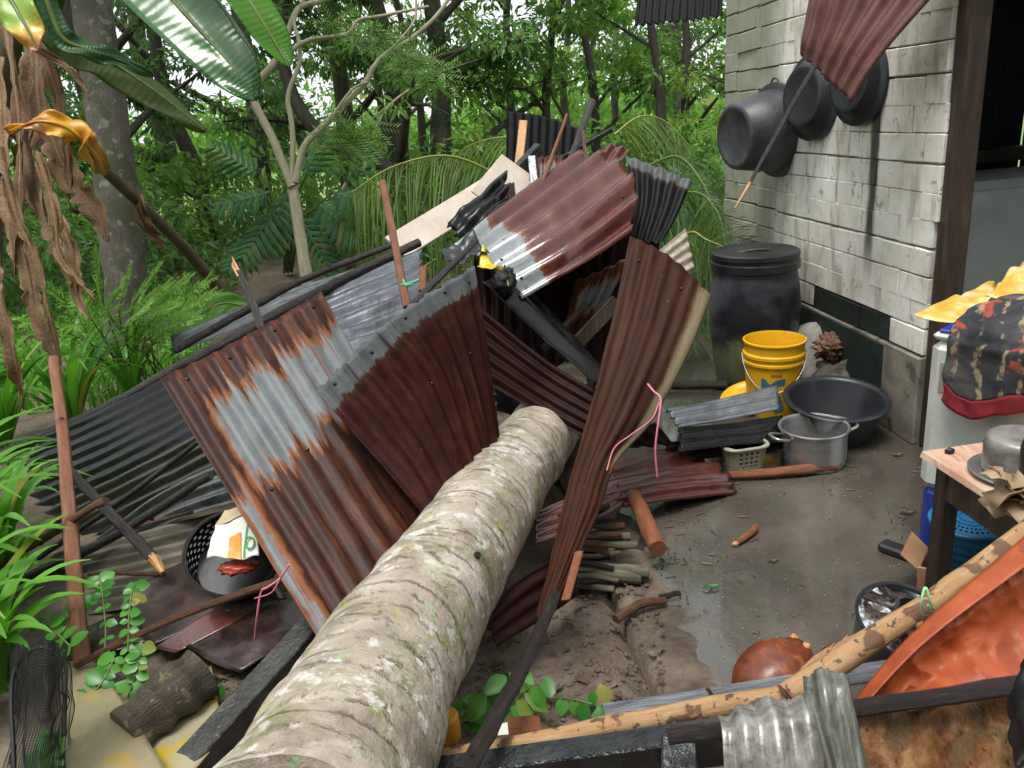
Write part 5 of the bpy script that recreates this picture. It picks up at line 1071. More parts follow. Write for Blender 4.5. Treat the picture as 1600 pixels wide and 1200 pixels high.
# firewood
fw = random.Random(8)
wood = [((880, 905), (1000, 900), .030, 'lichen_wood', 'thick grey green log at the front of the firewood'), ((885, 882), (1015, 893), .026, 'lichen_wood', 'pale lichen covered log lying over the thick grey green log'),
        ((880, 870), (955, 868), .018, 'bark', 'brown stick above the pale log in the firewood'), ((890, 856), (960, 862), .015, 'bark_red', 'orange ended stick in the middle of the firewood'),
        ((885, 845), (985, 838), .018, 'lichen_wood', 'grey stick sticking out farthest right in the upper firewood'), ((895, 832), (975, 822), .015, 'bark', 'thin brown stick near the top of the firewood'),
        ((900, 820), (960, 806), .016, 'bark_dark', 'dark stick at the top of the firewood, under the maroon sheet'), ((890, 915), (960, 921), .012, 'lichen_wood', 'thin green stick at the bottom front of the firewood'),
        ((905, 848), (995, 852), .014, 'lichen_wood', 'greenish stick just above the orange ended stick'), ((900, 808), (950, 790), .014, 'bark_dark', 'short dark stick right under the sheet edge'), ((870, 890), (930, 880), .016, 'bark_dark', 'dark stick end between the two lichen logs')]
for k, ((x0, y0), (x1, y1), r_, mt, lab) in enumerate(wood):
    z = .03 + max(0, (905 - (y0 + y1) / 2)) * .0011
    pole(lab, [PZ(x0, y0, z), PZ((x0 + x1) / 2, (y0 + y1) / 2 + fw.uniform(-3, 3), z), PZ(x1, y1, z)], r_, r_ * .9, MT[mt], 'firewood_stick', 'firewood', group='firewood under the crushed roof', seed=40 + k, wob=.3)
pole('thick red brown log end poking out from under the maroon sheet', [P(990, 775, 3.2), P(1010, 815, 2.98), P(1028, 858, 2.82)], .030, .034, MT['bark_red'], 'red_log', 'log', seed=60, wob=.2)
board('narrow orange strip standing by the twisted sheet point', (905, 862, 2.5), (884, 938, 2.36), .03, .006, MT['bark_red'], V(.7, -.6, .2), 'wood_strip', 'strip')
# pink strings
def string(label, pts, mat, r=.004):
    mb = MB(); mb.tube(spline(PP(pts), 24), r, 5); return one('string', mb, mat, label, 'string')
string('pink raffia knotted through the edge of the twisted sheet', [(1012, 600, 2.98), (1022, 612, 2.94), (1032, 622, 2.92), (1030, 650, 2.9), (1024, 700, 2.9), (1027, 745, 2.92)], MT['pink_string'])
string('thin pink thread looping left from the twisted sheet edge', [(1030, 628, 2.92), (1018, 655, 2.88), (985, 680, 2.82), (960, 700, 2.78), (948, 735, 2.72)], MT['pink_string'], .0025)

# nails with rusty washers left in the big sheets
def nails(o, uvs):
    me = o.data; ul = me.uv_layers[0].data
    cent = []
    for p in me.polygons:
        u = sum(ul[i].uv[0] for i in p.loop_indices) / len(p.loop_indices); v = sum(ul[i].uv[1] for i in p.loop_indices) / len(p.loop_indices); cent.append((u, v, p))
    for (u, v) in uvs:
        b = min(cent, key=lambda c: (c[0] - u) ** 2 + (c[1] - v) ** 2)[2]; n = b.normal.copy(); c = b.center.copy() + o.location
        if n.dot(CO - c) < 0: n = -n
        mb = MB(); mb.lathe([(.007, .0005), (.0075, .0025), (.004, .004), (.0025, .006), (.0004, .0065)], pan_mat(c + n * .001, n), 10); obj('nail', mb, MT['bark_dark'], o)
for o in list(bpy.data.objects):
    l = o.get('label', '')
    if l.startswith('large leaning sheet'): nails(o, [(.12, .04), (.40, .05), (.68, .05), (.92, .04), (.2, .52), (.5, .5), (.8, .55)])
    if l.startswith('oxblood sheet'): nails(o, [(.08, .05), (.32, .06), (.56, .05), (.8, .05), (.95, .06), (.5, .5), (.85, .5)])
    if l.startswith('big red roof'): nails(o, [(.2, .08), (.5, .07), (.8, .08), (.35, .9), (.65, .9)])
    if l.startswith('tall twisted'): nails(o, [(.15, .04), (.45, .05), (.7, .04)])
# ---------------------------------------------------------------- left foreground
board('square grey timber lying between the log and the palm trunk', P(262, 1240, 2.12), P(492, 985, 2.48), .085, .085, MT['grey_timber'], V(0, 0, 1), 'grey_timber', 'timber')
# rough log
lp = [PZ(196, 1145, .07), PZ(250, 1100, .09), PZ(312, 1052, .10)]
t = thing('rough_log', 'short thick rough wet log resting on the yellowed panel', 'log', lp[1] - V(0, 0, .1))
mb = MB(); mb.tube(spline(lp, 40), [.074 + .005 * math.sin(i * .5) for i in range(40)], 40, True, .22, 4); obj('bark', mb, MT['log'], t)
mb = MB(); mb.tube([P(292, 1052, 2.42), P(300, 1048, 2.37)], [.022, .015], 8, True, .3); obj('broken_knot', mb, MT['cut'], t)
# panels under it
def flat(label, quad, mat, name='panel', cat='panel', thick=.006, crumple=.006, z=None, seed=0):
    q = [P(*a) if len(a) == 3 and not isinstance(a, Vector) else a for a in quad]
    mb = sheet_mb([[q[0], q[1]], [q[3], q[2]]], 1, amp=0, cols=14, nrow=14, crumple=crumple, seed=seed); return one(name, mb, mat, label, cat, solid=thick)
flat('tan wet fibre panel standing on edge in the lower left corner', [PZ(92, 1035, .06), PZ(150, 1032, .05), PZ(290, 1250, .10), PZ(110, 1300, .12)], MT['tan_panel'], seed=1)
flat('yellow stained plastic panel lying under the rough log', [PZ(150, 1090, .02), PZ(330, 1040, .02), PZ(350, 1150, .03), PZ(255, 1260, .03)], MT['yellowed'], seed=2)
# wet flat tin plates
plate('wet purple brown tin plate nearest the woven basket', [[PZ(215, 915, .07), PZ(310, 868, .10), PZ(410, 850, .12)], [PZ(205, 960, .05), PZ(330, 930, .10), PZ(430, 905, .10)], [PZ(235, 1015, .04), PZ(345, 960, .08), PZ(450, 935, .08)]], MT['wet_tin'], seed=3, crumple=.012)
plate('wet dark tin plate in front, running under the rusted sheet', [[PZ(290, 1010, .05), PZ(390, 950, .07), PZ(480, 905, .08)], [PZ(330, 1035, .04), PZ(420, 985, .07), PZ(500, 940, .06)], [PZ(375, 1052, .03), PZ(440, 1010, .05), PZ(520, 965, .05)]], MT['wet_tin'], seed=4, crumple=.012)
plate('thin dark red strip between the two wet tin plates', [[PZ(240, 1012, .045), PZ(330, 955, .09), PZ(410, 915, .09)], [PZ(275, 1020, .04), PZ(360, 975, .075), PZ(430, 935, .075)]], S_['red'], 'metal_strip', seed=5, crumple=.004)
plate('small wet tin corner behind the vine, left of the plates', [[PZ(90, 1000, .03), PZ(180, 960, .05), PZ(240, 930, .05)], [PZ(120, 1030, .02), PZ(200, 1010, .04), PZ(270, 985, .04)]], MT['wet_tin'], seed=6, crumple=.01)
# brown poles
pole('long brown pole leaning over the left slope, almost upright in the picture', [P(84, 560, 3.3), P(100, 700, 3.0), P(112, 850, 2.8), P(128, 1040, 2.58)], .020, .029, MT['bark_red'], 'brown_pole', seed=21, knots=3)
pole('brown pole with pale cut end crossing the left sheets', [P(108, 735, 2.95), P(170, 800, 2.93), P(238, 872, 2.85)], .017, .021, MT['bark_dark'], 'brown_pole', seed=22, knots=2, tip=('end', .075, MT['cut']))
pole('thin brown branch crossing the two brown poles at far left', [P(-10, 888, 2.85), P(70, 840, 2.85), P(140, 795, 2.82), P(165, 783, 2.8)], .014, .016, MT['bark'], 'thin_branch', 'branch', seed=23, knots=2)
pole('long thin brown stick lying from the pole foot to the rusted sheet', [P(118, 1040, 2.5), P(230, 985, 2.48), P(340, 940, 2.5), P(445, 905, 2.5)], .011, .013, MT['bark'], 'thin_stick', 'stick', seed=24, knots=2)
pole('very thin straight brown stick on the grey brown sheet', [P(138, 896, 3.0), P(200, 896, 2.98), P(258, 898, 2.95)], .008, .008, MT['bark'], 'thin_stick', 'stick', seed=25)
# woven basket with sack inside
c = P(365, 868, 2.72); t = thing('woven_basket', 'round dark woven basket lying tilted under the edge of the rusted sheet', 'basket', c)
ax = V(.25, -.55, .78).normalized(); M4 = pan_mat(c - ax * .09, ax); r = .155; mb = MB(); N = 60
for i in range(12):
    z0, z1 = .11 * i / 12, .11 * (i + 1) / 12
    for k in range(N):
        if 1 <= i < 11 and (k + (i // 2)) % 2 == 0 and i % 2: continue
        a1, a2 = 2 * math.pi * k / N, 2 * math.pi * (k + 1) / N; q0, q1 = r * (.80 + .2 * z0 / .11), r * (.80 + .2 * z1 / .11)
        mb.add([M4 @ V(q0 * math.cos(a1), q0 * math.sin(a1), z0), M4 @ V(q0 * math.cos(a2), q0 * math.sin(a2), z0), M4 @ V(q1 * math.cos(a2), q1 * math.sin(a2), z1), M4 @ V(q1 * math.cos(a1), q1 * math.sin(a1), z1)], [(0, 1, 2, 3)])
mb.lathe([(.005, .002), (r * .80, .002)], M4, 40)
obj('weave', mb, MT['black_plastic'], t, smooth=False, solid=.004)
mb = MB(); mb.tube([M4 @ V(r * math.cos(2 * math.pi * k / 48), r * math.sin(2 * math.pi * k / 48), .112) for k in range(49)], .008, 8, False); obj('rim', mb, MT['bark_dark'], t)
st = thing('printed_sack', 'white sack with orange and green print inside the woven basket', 'sack', c)
sk = PP([(325, 880, 2.60), (405, 868, 2.57), (398, 800, 2.64), (335, 812, 2.66)])
mb = sheet_pts(sk, 3, .025); obj('white_face', mb, MT['sack'], st, solid=.004)
tn = (sk[1] - sk[0]).cross(sk[3] - sk[0]).normalized()
if tn.dot(CO - sk[0]) < 0: tn = -tn
def on_sack(u, v): return sk[0].lerp(sk[1], u).lerp(sk[3].lerp(sk[2], u), v)
def sack_patch(u0, u1, v0, v1, mat, name, n=10, curve=0.0):
    rows = []
    for j in range(n + 1):
        row = []
        for i in range(4):
            v = v0 + (v1 - v0) * j / n; u = u0 + (u1 - u0) * i / 3 + curve * (v - v0) ** 2; p = on_sack(u, v)
            row.append(p + V(0, 0, .025 * mnoise.noise(p * 9 + V(3, 0, 0)) + .0125 * mnoise.noise(p * 21)) + tn * .006)
        rows.append(row)
    mb = MB(); mb.grid(rows); obj(name, mb, mat, st)
sack_patch(.40, .66, .0, .62, MT['orange_print'], 'orange_stripe')
sack_patch(.70, .735, .05, .75, MT['green_print'], 'green_line', curve=.3)
mb = MB(); mb.tube([on_sack(.86 + .09 * math.cos(a), .3 + .13 * math.sin(a)) + tn * .008 for a in [k * math.pi / 10 for k in range(21)]], .003, 5, False); obj('green_ring', mb, MT['green_print'], st)
mb = sheet_pts(PP([(335, 815, 2.67), (398, 802, 2.65), (385, 782, 2.74), (350, 792, 2.75)]), 4, .02); obj('tan_fold', mb, MT['sack_tan'], st, solid=.003)
one('red_rag', blob_mb(P(372, 886, 2.62), .06, .035, .018, .4, 3, 4, 14), MT['red_rag'], 'wet red plastic rag at the bottom of the woven basket', 'rag')
string('pink raffia tied through the lower edge of the big rusted sheet', [(452, 882, 2.28), (436, 905, 2.3), (418, 918, 2.32), (408, 925, 2.34), (402, 960, 2.36), (398, 1000, 2.42)], MT['pink_string'], .0035)
string('loose pink strand beside the knot on the rusted sheet', [(440, 898, 2.29), (425, 925, 2.3), (398, 935, 2.36)], MT['pink_string'], .002)
# black netting, bottom left
c = P(58, 1110, 2.1); mb = MB(); rows = []
for i in range(61):
    row = []
    for k in range(37):
        u, v = k / 36, i / 60; p = P(18 + 90 * u + 6 * math.sin(v * 5), 1012 + 200 * v, 2.15 - .25 * math.sin(math.pi * u)); row.append(p + V(.02, .02, .02) * mnoise.noise(p * 14))
    rows.append(row)
mb.grid(rows)
o = one('black_net', mb, MT['net'], 'black netting bag hanging in the bottom left corner', 'net', smooth=False)
md = o.modifiers.new('mesh', 'WIREFRAME'); md.thickness = .0022
mb = MB(); mb.tube(spline(PP([(22, 1200, 2.0), (20, 1060, 2.1), (60, 1012, 2.1), (98, 1040, 2.1), (100, 1150, 2.0)]), 24), .006, 6); one('net_hoop', mb, MT['net'], 'black hoop holding the netting open', 'hoop')

# ---------------------------------------------------------------- bottom foreground
pole('dark wet pole slanting down from the twisted sheet point to the bottom edge', [P(868, 930, 2.28), P(828, 1020, 2.0), P(775, 1120, 1.72), P(722, 1215, 1.5)], .017, .020, MT['bark_dark'], 'dark_wet_pole', seed=31, wob=.18, knots=2)
pole('pale debarked pole lying across the bottom, right of the trunk', [P(672, 1188, 1.80), P(850, 1158, 1.74), P(1040, 1118, 1.72), P(1200, 1092, 1.72), P(1268, 1078, 1.72)], .022, .026, MT['pale_wood'], 'pale_pole', seed=32, wob=.15, knots=2)
pole('pale debarked pole rising to the right along the orange sheet', [P(1228, 1088, 1.68), P(1330, 1022, 1.70), P(1440, 950, 1.74), P(1530, 885, 1.78), P(1640, 800, 1.82)], .028, .022, MT['pale_wood'], 'pale_pole', seed=33, wob=.18, knots=3)
board('black square beam below the pale pole at the bottom edge', P(660, 1222, 1.70), P(1150, 1155, 1.62), .075, .06, MT['black_timber'], V(0, 0, 1), 'black_beam', 'beam')
board('blue grey weathered plank behind the pale poles', P(945, 1115, 1.86), P(1470, 1034, 1.84), .012, .06, MT['slate_timber'], V(0, 0, 1), 'grey_plank', 'plank')
pole('short purple grey round pole under the pale pole', [P(1045, 1150, 1.52), P(1130, 1140, 1.5), P(1200, 1130, 1.5)], .017, .017, MT['bark_dark'], 'round_bar', 'pole', seed=34)
pole('dark round pole pressing down the orange sheet at right', [P(1325, 1108, 1.44), P(1450, 1092, 1.42), P(1580, 1072, 1.42), P(1660, 1060, 1.42)], .016, .017, MT['bark_dark'], 'round_bar', 'pole', seed=35)
board('black post standing at the bottom, left of the torn sheet', P(1060, 1160, 1.62), P(1062, 1290, 1.5), .07, .05, MT['black_timber'], V(1, 0, 0), 'black_post', 'post')
flat('mossy grey board behind the torn galvanised sheet', [P(1082, 1165, 1.64), P(1160, 1150, 1.64), P(1160, 1300, 1.55), P(1082, 1300, 1.55)], MT['plaster'], 'mossy_board', 'board', seed=9)
# torn galvanised sheets
def rowpx(l): return PP(l)
sheet('torn galvanised sheet with ragged folded top edge at the bottom', [[(1122, 1118, 1.46), (1190, 1090, 1.44), (1275, 1085, 1.42)], [(1128, 1146, 1.40), (1205, 1132, 1.38), (1285, 1125, 1.37)], [(1135, 1260, 1.36), (1215, 1260, 1.34), (1300, 1260, 1.33)]], 3.2, S_['jag'], amp=.013, crumple=.016, jag=.022, seed=41, nrow=40)
sheet('narrow mossy galvanised sheet with curled top right of the torn one', [[(1255, 1058, 1.44), (1290, 1042, 1.40), (1325, 1055, 1.40)], [(1262, 1110, 1.38), (1300, 1095, 1.35), (1335, 1095, 1.36)], [(1290, 1260, 1.32), (1330, 1260, 1.29), (1375, 1260, 1.31)]], 2, S_['mossy'], amp=.013, crumple=.014, jag=.016, seed=42, nrow=36)
# orange sheet, folded
t = thing('orange_sheet', 'crumpled orange red flat sheet folded over the pale pole', 'metal sheet', P(1480, 1000, 1.5))
def crum(rows, seed, amp, nr=56, nc=64):
    rows = [PP(r) for r in rows]; out = []; crs = random.Random(seed)
    for i in range(nr + 1):
        row = []
        for k in range(nc + 1):
            p = cr([cr(r, k / nc) for r in rows], i / nr); q = p * 7 + V(seed, 0, 0); edge = i in (0, nr) or k in (0, nc)
            d = amp * (1 - 2.6 * abs(mnoise.noise(q * 1.3))) * 1.1 + amp * .5 * (1 - 2.6 * abs(mnoise.noise(q * 3.1 + V(4, 4, 4))))
            j_ = V(crs.uniform(-1, 1), crs.uniform(-1, 1), crs.uniform(-1, 1)) * 0.0
            row.append(p + j_ + (CO - p).normalized() * (d - amp * .6))
        out.append(row)
    mb = MB(); mb.grid(out); return mb
obj('folded_lip', crum([[(1328, 1102, 1.50), (1430, 985, 1.55), (1610, 830, 1.62)], [(1345, 1108, 1.46), (1450, 1000, 1.50), (1625, 868, 1.56)]], 1, .004, 6, 60), MT['orange'], t, solid=.002)
obj('sheet_face', crum([[(1340, 1106, 1.475), (1450, 996, 1.52), (1620, 862, 1.58)], [(1400, 1110, 1.50), (1500, 1020, 1.54), (1640, 950, 1.60)], [(1420, 1112, 1.46), (1530, 1090, 1.47), (1660, 1070, 1.50)]], 4, .013), MT['orange'], t, solid=.002, auto=9)
flat('ochre rusty flat sheet under the dark round pole, bottom right', [P(1318, 1098, 1.47), P(1660, 1050, 1.47), P(1660, 1290, 1.40), P(1340, 1290, 1.40)], MT['ochre'], 'ochre_sheet', 'metal sheet', crumple=.012, seed=10, thick=.003)
one('black_bundle', blob_mb(P(1622, 1110, 1.30), .036, .04, .10, .4, 2.5, 5, 18), MT['black_plastic'], 'black plastic bundle at the right edge over the ochre sheet', 'bundle')
string('lime green string tied round the pale rising pole', [(1443, 960, 1.68), (1440, 940, 1.66), (1446, 918, 1.66), (1452, 935, 1.66), (1458, 952, 1.67), (1450, 945, 1.67)], MT['lime_string'], .003)
pole('broken brown twig leaning on the grey plank', [P(1105, 1075, 1.78), P(1116, 1090, 1.78), P(1128, 1102, 1.80)], .005, .004, MT['bark'], 'twig', 'twig', seed=44)
# splinters where the pale poles meet
mb = MB(); rs = random.Random(3)
t = thing('splintered_end', 'splintered fibrous end where the two pale poles meet', 'splinters', P(1270, 1055, 1.75))
for k in range(7):
    mb = MB(); a = P(1240 + k * 10, 1062 - k * 5, 1.73); mb.tube([a, a + V(.05, .02, .03 + .01 * rs.random()), a + V(.09, .04, .035 + .02 * rs.random())], [.006, .005, .001], 5); obj('splinter', mb, MT['pale_wood'], t)
# litter on the soil
flat('torn brown cardboard scrap standing behind the pale pole', [P(795, 1150, 1.84), P(848, 1140, 1.84), P(842, 1118, 1.9), P(792, 1120, 1.9)], MT['bark_red'], 'cardboard_scrap', 'cardboard', .003, seed=12)
mb = MB(); mb.lathe([(.028, 0), (.03, .004), (.03, .09), (.026, .1), (.02, .101), (.004, .1)], Matrix.Translation(PZ(705, 1150, 0.0)) @ Matrix.Rotation(R(16), 4, 'X'), 24); one('orange_carton', mb, MT['orange_print'], 'orange and white drink can squeezed beside the palm trunk', 'can')
mb = sheet_pts(PP([(778, 1150, 1.9), (800, 1148, 1.9), (802, 1128, 1.95), (780, 1132, 1.95)]), 4, .01); one('white_wrapper', mb, MT['sack'], 'small white wrapper behind the pale pole', 'wrapper', solid=.002)
# scattered clods and chips on the soil: nobody could count them
mb = MB(); cr_s = random.Random(12)
def clod(p, s):
    b = len(mb.f); vs = [p + V(x * cr_s.uniform(.6, 1.2), y * cr_s.uniform(.6, 1.2), z * cr_s.uniform(.4, .8)) * s for (x, y, z) in ((1, 0, 0), (-1, 0, 0), (0, 1, 0), (0, -1, 0), (0, 0, 1), (0, 0, -1))]
    mb.add(vs, [(0, 2, 4), (2, 1, 4), (1, 3, 4), (3, 0, 4), (2, 0, 5), (1, 2, 5), (3, 1, 5), (0, 3, 5)])
for k in range(900):
    px, py = cr_s.uniform(640, 1040), cr_s.uniform(900, 1200)
    p = PZ(px, py, 0); s = on_slab(p)
    if s > .12: continue
    clod(V(p.x, p.y, gz(p.x, p.y) + .004 if s < 0 else .014), cr_s.uniform(.003, .014))
for k in range(500):
    p = PZ(cr_s.uniform(330, 560), cr_s.uniform(1000, 1200), 0); clod(V(p.x, p.y, gz(p.x, p.y) + .003), cr_s.uniform(.003, .012))
o = obj('soil_clods', mb, MT['soil'], None, False); tag(o, 'wet soil clods and crumbs scattered between trunk and floor edge', 'soil', kind='stuff')
# fine grit and chips on the floor
mb = MB()
for k in range(520):
    px, py = cr_s.uniform(1010, 1440), cr_s.uniform(700, 1090); p = PZ(px, py, 0.002)
    if on_slab(p) < .15: continue
    clod(p, cr_s.uniform(.0015, .0045))
o = obj('floor_grit', mb, MT['plaster'], None, False); tag(o, 'pale grit and chips strewn over the wet concrete floor', 'grit', kind='stuff')

# chips, bark flakes and broken twigs strewn about the floor and against the things standing on it
mb = MB(); ch = random.Random(41)
def flake(p, L, W, a):
    d = V(math.cos(a), math.sin(a), 0); s = V(-d.y, d.x, 0); h = V(0, 0, .004)
    mb.add([p - d * L - s * W, p + d * L - s * W * .6, p + d * L * .8 + s * W, p - d * L * .9 + s * W * .8, p - d * L * .5 + h, p + d * L * .5 + h], [(0, 1, 5, 4), (1, 2, 5), (2, 3, 4, 5), (3, 0, 4)])
for k in range(210):
    q = ch.random()
    if q < .45: px, py = ch.gauss(1050, 60), ch.gauss(830, 60)
    elif q < .7: px, py = ch.uniform(1040, 1330), ch.gauss(742, 14)
    elif q < .85: px, py = ch.uniform(1380, 1440), ch.uniform(690, 860)
    else: px, py = ch.uniform(1020, 1420), ch.uniform(760, 1080)
    p = PZ(px, py, .004)
    if on_slab(p) < .02 or (p - WA).dot(WN) < .06: continue
    L_2 = ch.choice((.004, .006, .009, .014, .022)); flake(p, L_2, min(.004, L_2 * ch.uniform(.15, .5)), ch.uniform(0, 6.28))
o = obj('floor_debris', mb, MT['litter'], None, False); tag(o, 'bark flakes and wood chips strewn over the wet floor', 'debris', kind='stuff')
# more sticks in the firewood heap
for k in range(12):
    y = 800 + k * 10; x0 = 872 + fw.uniform(-8, 8); x1 = 935 + fw.uniform(-15, 42); z = .05 + max(0, 900 - y) * .0012
    pole(['thin dark twig in the firewood heap, row %s from the top' % w_ for w_ in ('one', 'two', 'three', 'four', 'five', 'six', 'seven', 'eight', 'nine', 'ten', 'eleven', 'twelve')][k], [PZ(x0, y + fw.uniform(-4, 4), z), PZ((x0 + x1) / 2, y, z + .01), PZ(x1, y + fw.uniform(-9, 9), z)], .010, .008, MT[fw.choice(['bark', 'bark_dark', 'lichen_wood'])], 'firewood_twig', 'firewood', group='firewood under the crushed roof', seed=80 + k, wob=.3)
# ---------------------------------------------------------------- vegetation
def leaf(mb, p, d, nrm, L, W, rv, fold=.25):
    s = d.cross(nrm); s = s.normalized() if s.length > 1e-6 else V(1, 0, 0); up = s.cross(d).normalized()
    m1 = p + d * L * .45 - up * W * fold * .2
    mb.add([p, m1 + s * W * .5 + up * W * fold, p + d * L - up * L * .10, m1 - s * W * .5 + up * W * fold, m1], [(0, 1, 4), (1, 2, 4), (2, 3, 4), (3, 0, 4)])
    mb.fr += [rv] * 4
def rdir(rs): 
    while True:
        v = V(rs.uniform(-1, 1), rs.uniform(-1, 1), rs.uniform(-1, 1))
        if .05 < v.length < 1: return v.normalized()
def clump(mb, c, r, n, L, W, rs, droop=.35, flat=.6):
    hue = rs.random()
    for _ in range(n):
        v = rdir(rs) * r * rs.random() ** .45; v.z *= flat
        d = (v.normalized() * .8 + rdir(rs) * .7 + V(0, 0, -droop)).normalized(); nr = (V(0, 0, 1) + rdir(rs) * .7).normalized()
        k = rs.uniform(.7, 1.25); leaf(mb, c + v, d, nr, L * k, W * k, min(1, max(0, hue * .6 + rs.random() * .4)))
def make_tree(seed, H, r0, lean, zlow, crown_r, ncl, nl, L, W, mat, tmat, cr_rad=.34, fork=True):
    rs = random.Random(seed)
    pts = [V(0, 0, -.15)]; p = V(0, 0, 0)
    for k in range(1, 7):
        pts.append(V(lean[0] * (k / 6) ** 1.3 + rs.uniform(-.10, .10) * H / 6, lean[1] * (k / 6) ** 1.3 + rs.uniform(-.10, .10) * H / 6, H * k / 6))
    tm = MB(); sp = spline(pts, 26); tm.tube(sp, [r0 * (1.25 if i == 0 else 1) * (1 - .75 * i / 25) for i in range(26)], 9, True, .18, seed)
    cm = MB(); ends = []
    nb = 9
    for b in range(nb):
        t_ = .16 + .78 * b / nb + rs.uniform(-.04, .04); o = cr(pts, t_); a = rs.uniform(0, 6.283); ln = crown_r * rs.uniform(.6, 1.1)
        e = o + V(math.cos(a) * ln, math.sin(a) * ln, ln * rs.uniform(.15, .8)); mid = o.lerp(e, .5) + V(rs.uniform(-.15, .15), rs.uniform(-.15, .15), rs.uniform(-.05, .25))
        bp = spline([o, mid, e], 9); rb = r0 * (1 - .7 * t_) * .5; tm.tube(bp, [rb * (1 - .8 * i / 8) for i in range(9)], 6, True, .15, b)
        ends += [(bp[5], bp[8]), (bp[3], bp[8])]
        for q in range(3):
            s_ = bp[4 + q]; e2 = s_ + V(rs.uniform(-1, 1), rs.uniform(-1, 1), rs.uniform(-.3, .6)) * ln * .5; tm.tube([s_, s_.lerp(e2, .5) + V(0, 0, .05), e2], [rb * .4, rb * .25, rb * .1], 4); ends.append((s_, e2))
    for k in range(ncl):
        a, b = rs.choice(ends); c = a.lerp(b, rs.uniform(.3, 1.1)) + rdir(rs) * .28
        if c.z < zlow: c.z = zlow + rs.random() * .5
        clump(cm, c, cr_rad * rs.uniform(.6, 1.25), nl, L, W, rs)
    return tm.mesh('trunk', None, MT[tmat]), cm.mesh('crown', None, MT[mat], False)
KIND = [make_tree(101, 6.2, .12, (.3, .2), 1.0, 1.9, 52, 80, .125, .05, 'leafA', 'trunk', .30), make_tree(102, 6.6, .15, (-.5, .3), 1.1, 2.0, 50, 80, .12, .05, 'leafC', 'trunk', .30),
        make_tree(103, 5.6, .08, (.5, -.2), 1.0, 1.6, 42, 70, .125, .045, 'leafB', 'trunk', .28), make_tree(104, 6.8, .17, (.1, .2), 1.2, 2.1, 52, 80, .125, .05, 'leafA', 'trunk_grey', .30)]
def put_tree(px, d, kind, sc_, rz, label, name='forest_tree'):
    g = P(px, 400, d); g = V(g.x, g.y, gz(g.x, g.y)); t = thing(name, label, 'tree', g, 'trees behind the yard')
    for nm, me in zip(('trunk', 'crown'), KIND[kind]):
        o = bpy.data.objects.new(nm, me); col.objects.link(o); o.parent = t
    t.rotation_euler = (0, 0, rz); t.scale = (sc_, sc_, sc_); return t
TR = [(225, 9.5, 1, 1.0, .4, 'dark leafy tree just right of the big mottled trunk'), (330, 11.5, 0, 1.05, 2.1, 'leafy tree behind the large green banana leaf tip'), (420, 13.5, 1, 1.1, 3.3, 'dark tree behind the forked pale sapling'),
      (560, 12.0, 1, 1.05, 5.0, 'dark trunked tree above the left end of the coconut frond'), (640, 10.8, 3, 1.0, .9, 'stout tree right above the middle of the coconut frond'), (722, 11.2, 3, .98, 2.6, 'pale trunked tree left of the upright black sheet'),
      (690, 15.5, 2, 1.15, 4.2, 'farther tree between the two stout trees behind the frond'), (800, 13.5, 2, 1.1, .2, 'leafy tree straight behind the upright black sheet'), (862, 11.5, 2, 1.0, 1.2, 'light green tree behind the thin stick on the heap'),
      (950, 12.0, 2, 1.0, 3.9, 'dark stemmed tree behind the thick dark stake'), (1022, 11.0, 2, 1.0, 5.4, 'slender dark tree below the black eave sheet'), (1090, 11.5, 2, .95, 2.9, 'slender tree next to the corner of the block wall'),
      (900, 16.5, 2, 1.2, 1.9, 'far light tree seen between stake and eave'), (1060, 17.0, 0, 1.2, .6, 'far tree seen through the gap by the wall'), (500, 17.0, 0, 1.2, 2.2, 'far tree seen through the fork of the pale sapling'),
      (120, 12.5, 1, 1.15, 4.4, 'dark tree behind the dry banana leaves'), (20, 10.0, 0, 1.1, 3.0, 'dark tree at the left edge behind the banana plant'), (280, 15.5, 3, 1.2, 5.7, 'far tree behind the olive banana leaf'),
      (610, 17.5, 2, 1.2, .1, 'far light green tree behind the branches of the sapling'), (1150, 13.0, 1, 1.1, 1.6, 'tree partly hidden by the block wall corner'), (980, 19.5, 2, 1.3, 2.5, 'farthest light green tree right of the stake'),
      (-60, 8.0, 1, 1.0, 1.0, 'tree mostly outside the left edge of the picture')]
for (px, d, k, s_, rz, lab) in TR: put_tree(px, d, k, s_, rz, lab)
# leaning dark tree whose trunk bends up to the left
lt = PP([(668, 345, 9.8), (610, 268, 9.7), (560, 238, 9.6), (510, 218, 9.5), (474, 178, 9.4), (450, 128, 9.4), (440, 60, 9.4), (450, -60, 9.4)])
t = thing('leaning_tree', 'dark tree whose bare trunk bends down low and up again behind the sapling', 'tree', V(lt[0].x, lt[0].y, 0))
mb = MB(); mb.tube([V(lt[0].x + .1, lt[0].y, -.1)] + spline(lt, 30), [.13] + [.11 - .05 * i / 29 for i in range(30)], 10, True, .15, 5); obj('trunk', mb, MT['trunk'], t)
cm = MB(); rs = random.Random(77)
for k in range(40): clump(cm, lt[-2] + V(rs.uniform(-1, 1.4), rs.uniform(-.6, .8), rs.uniform(-.3, 1.4)), .3, 50, .14, .05, rs)
obj('crown', cm, MT['leafC'], t, smooth=False)
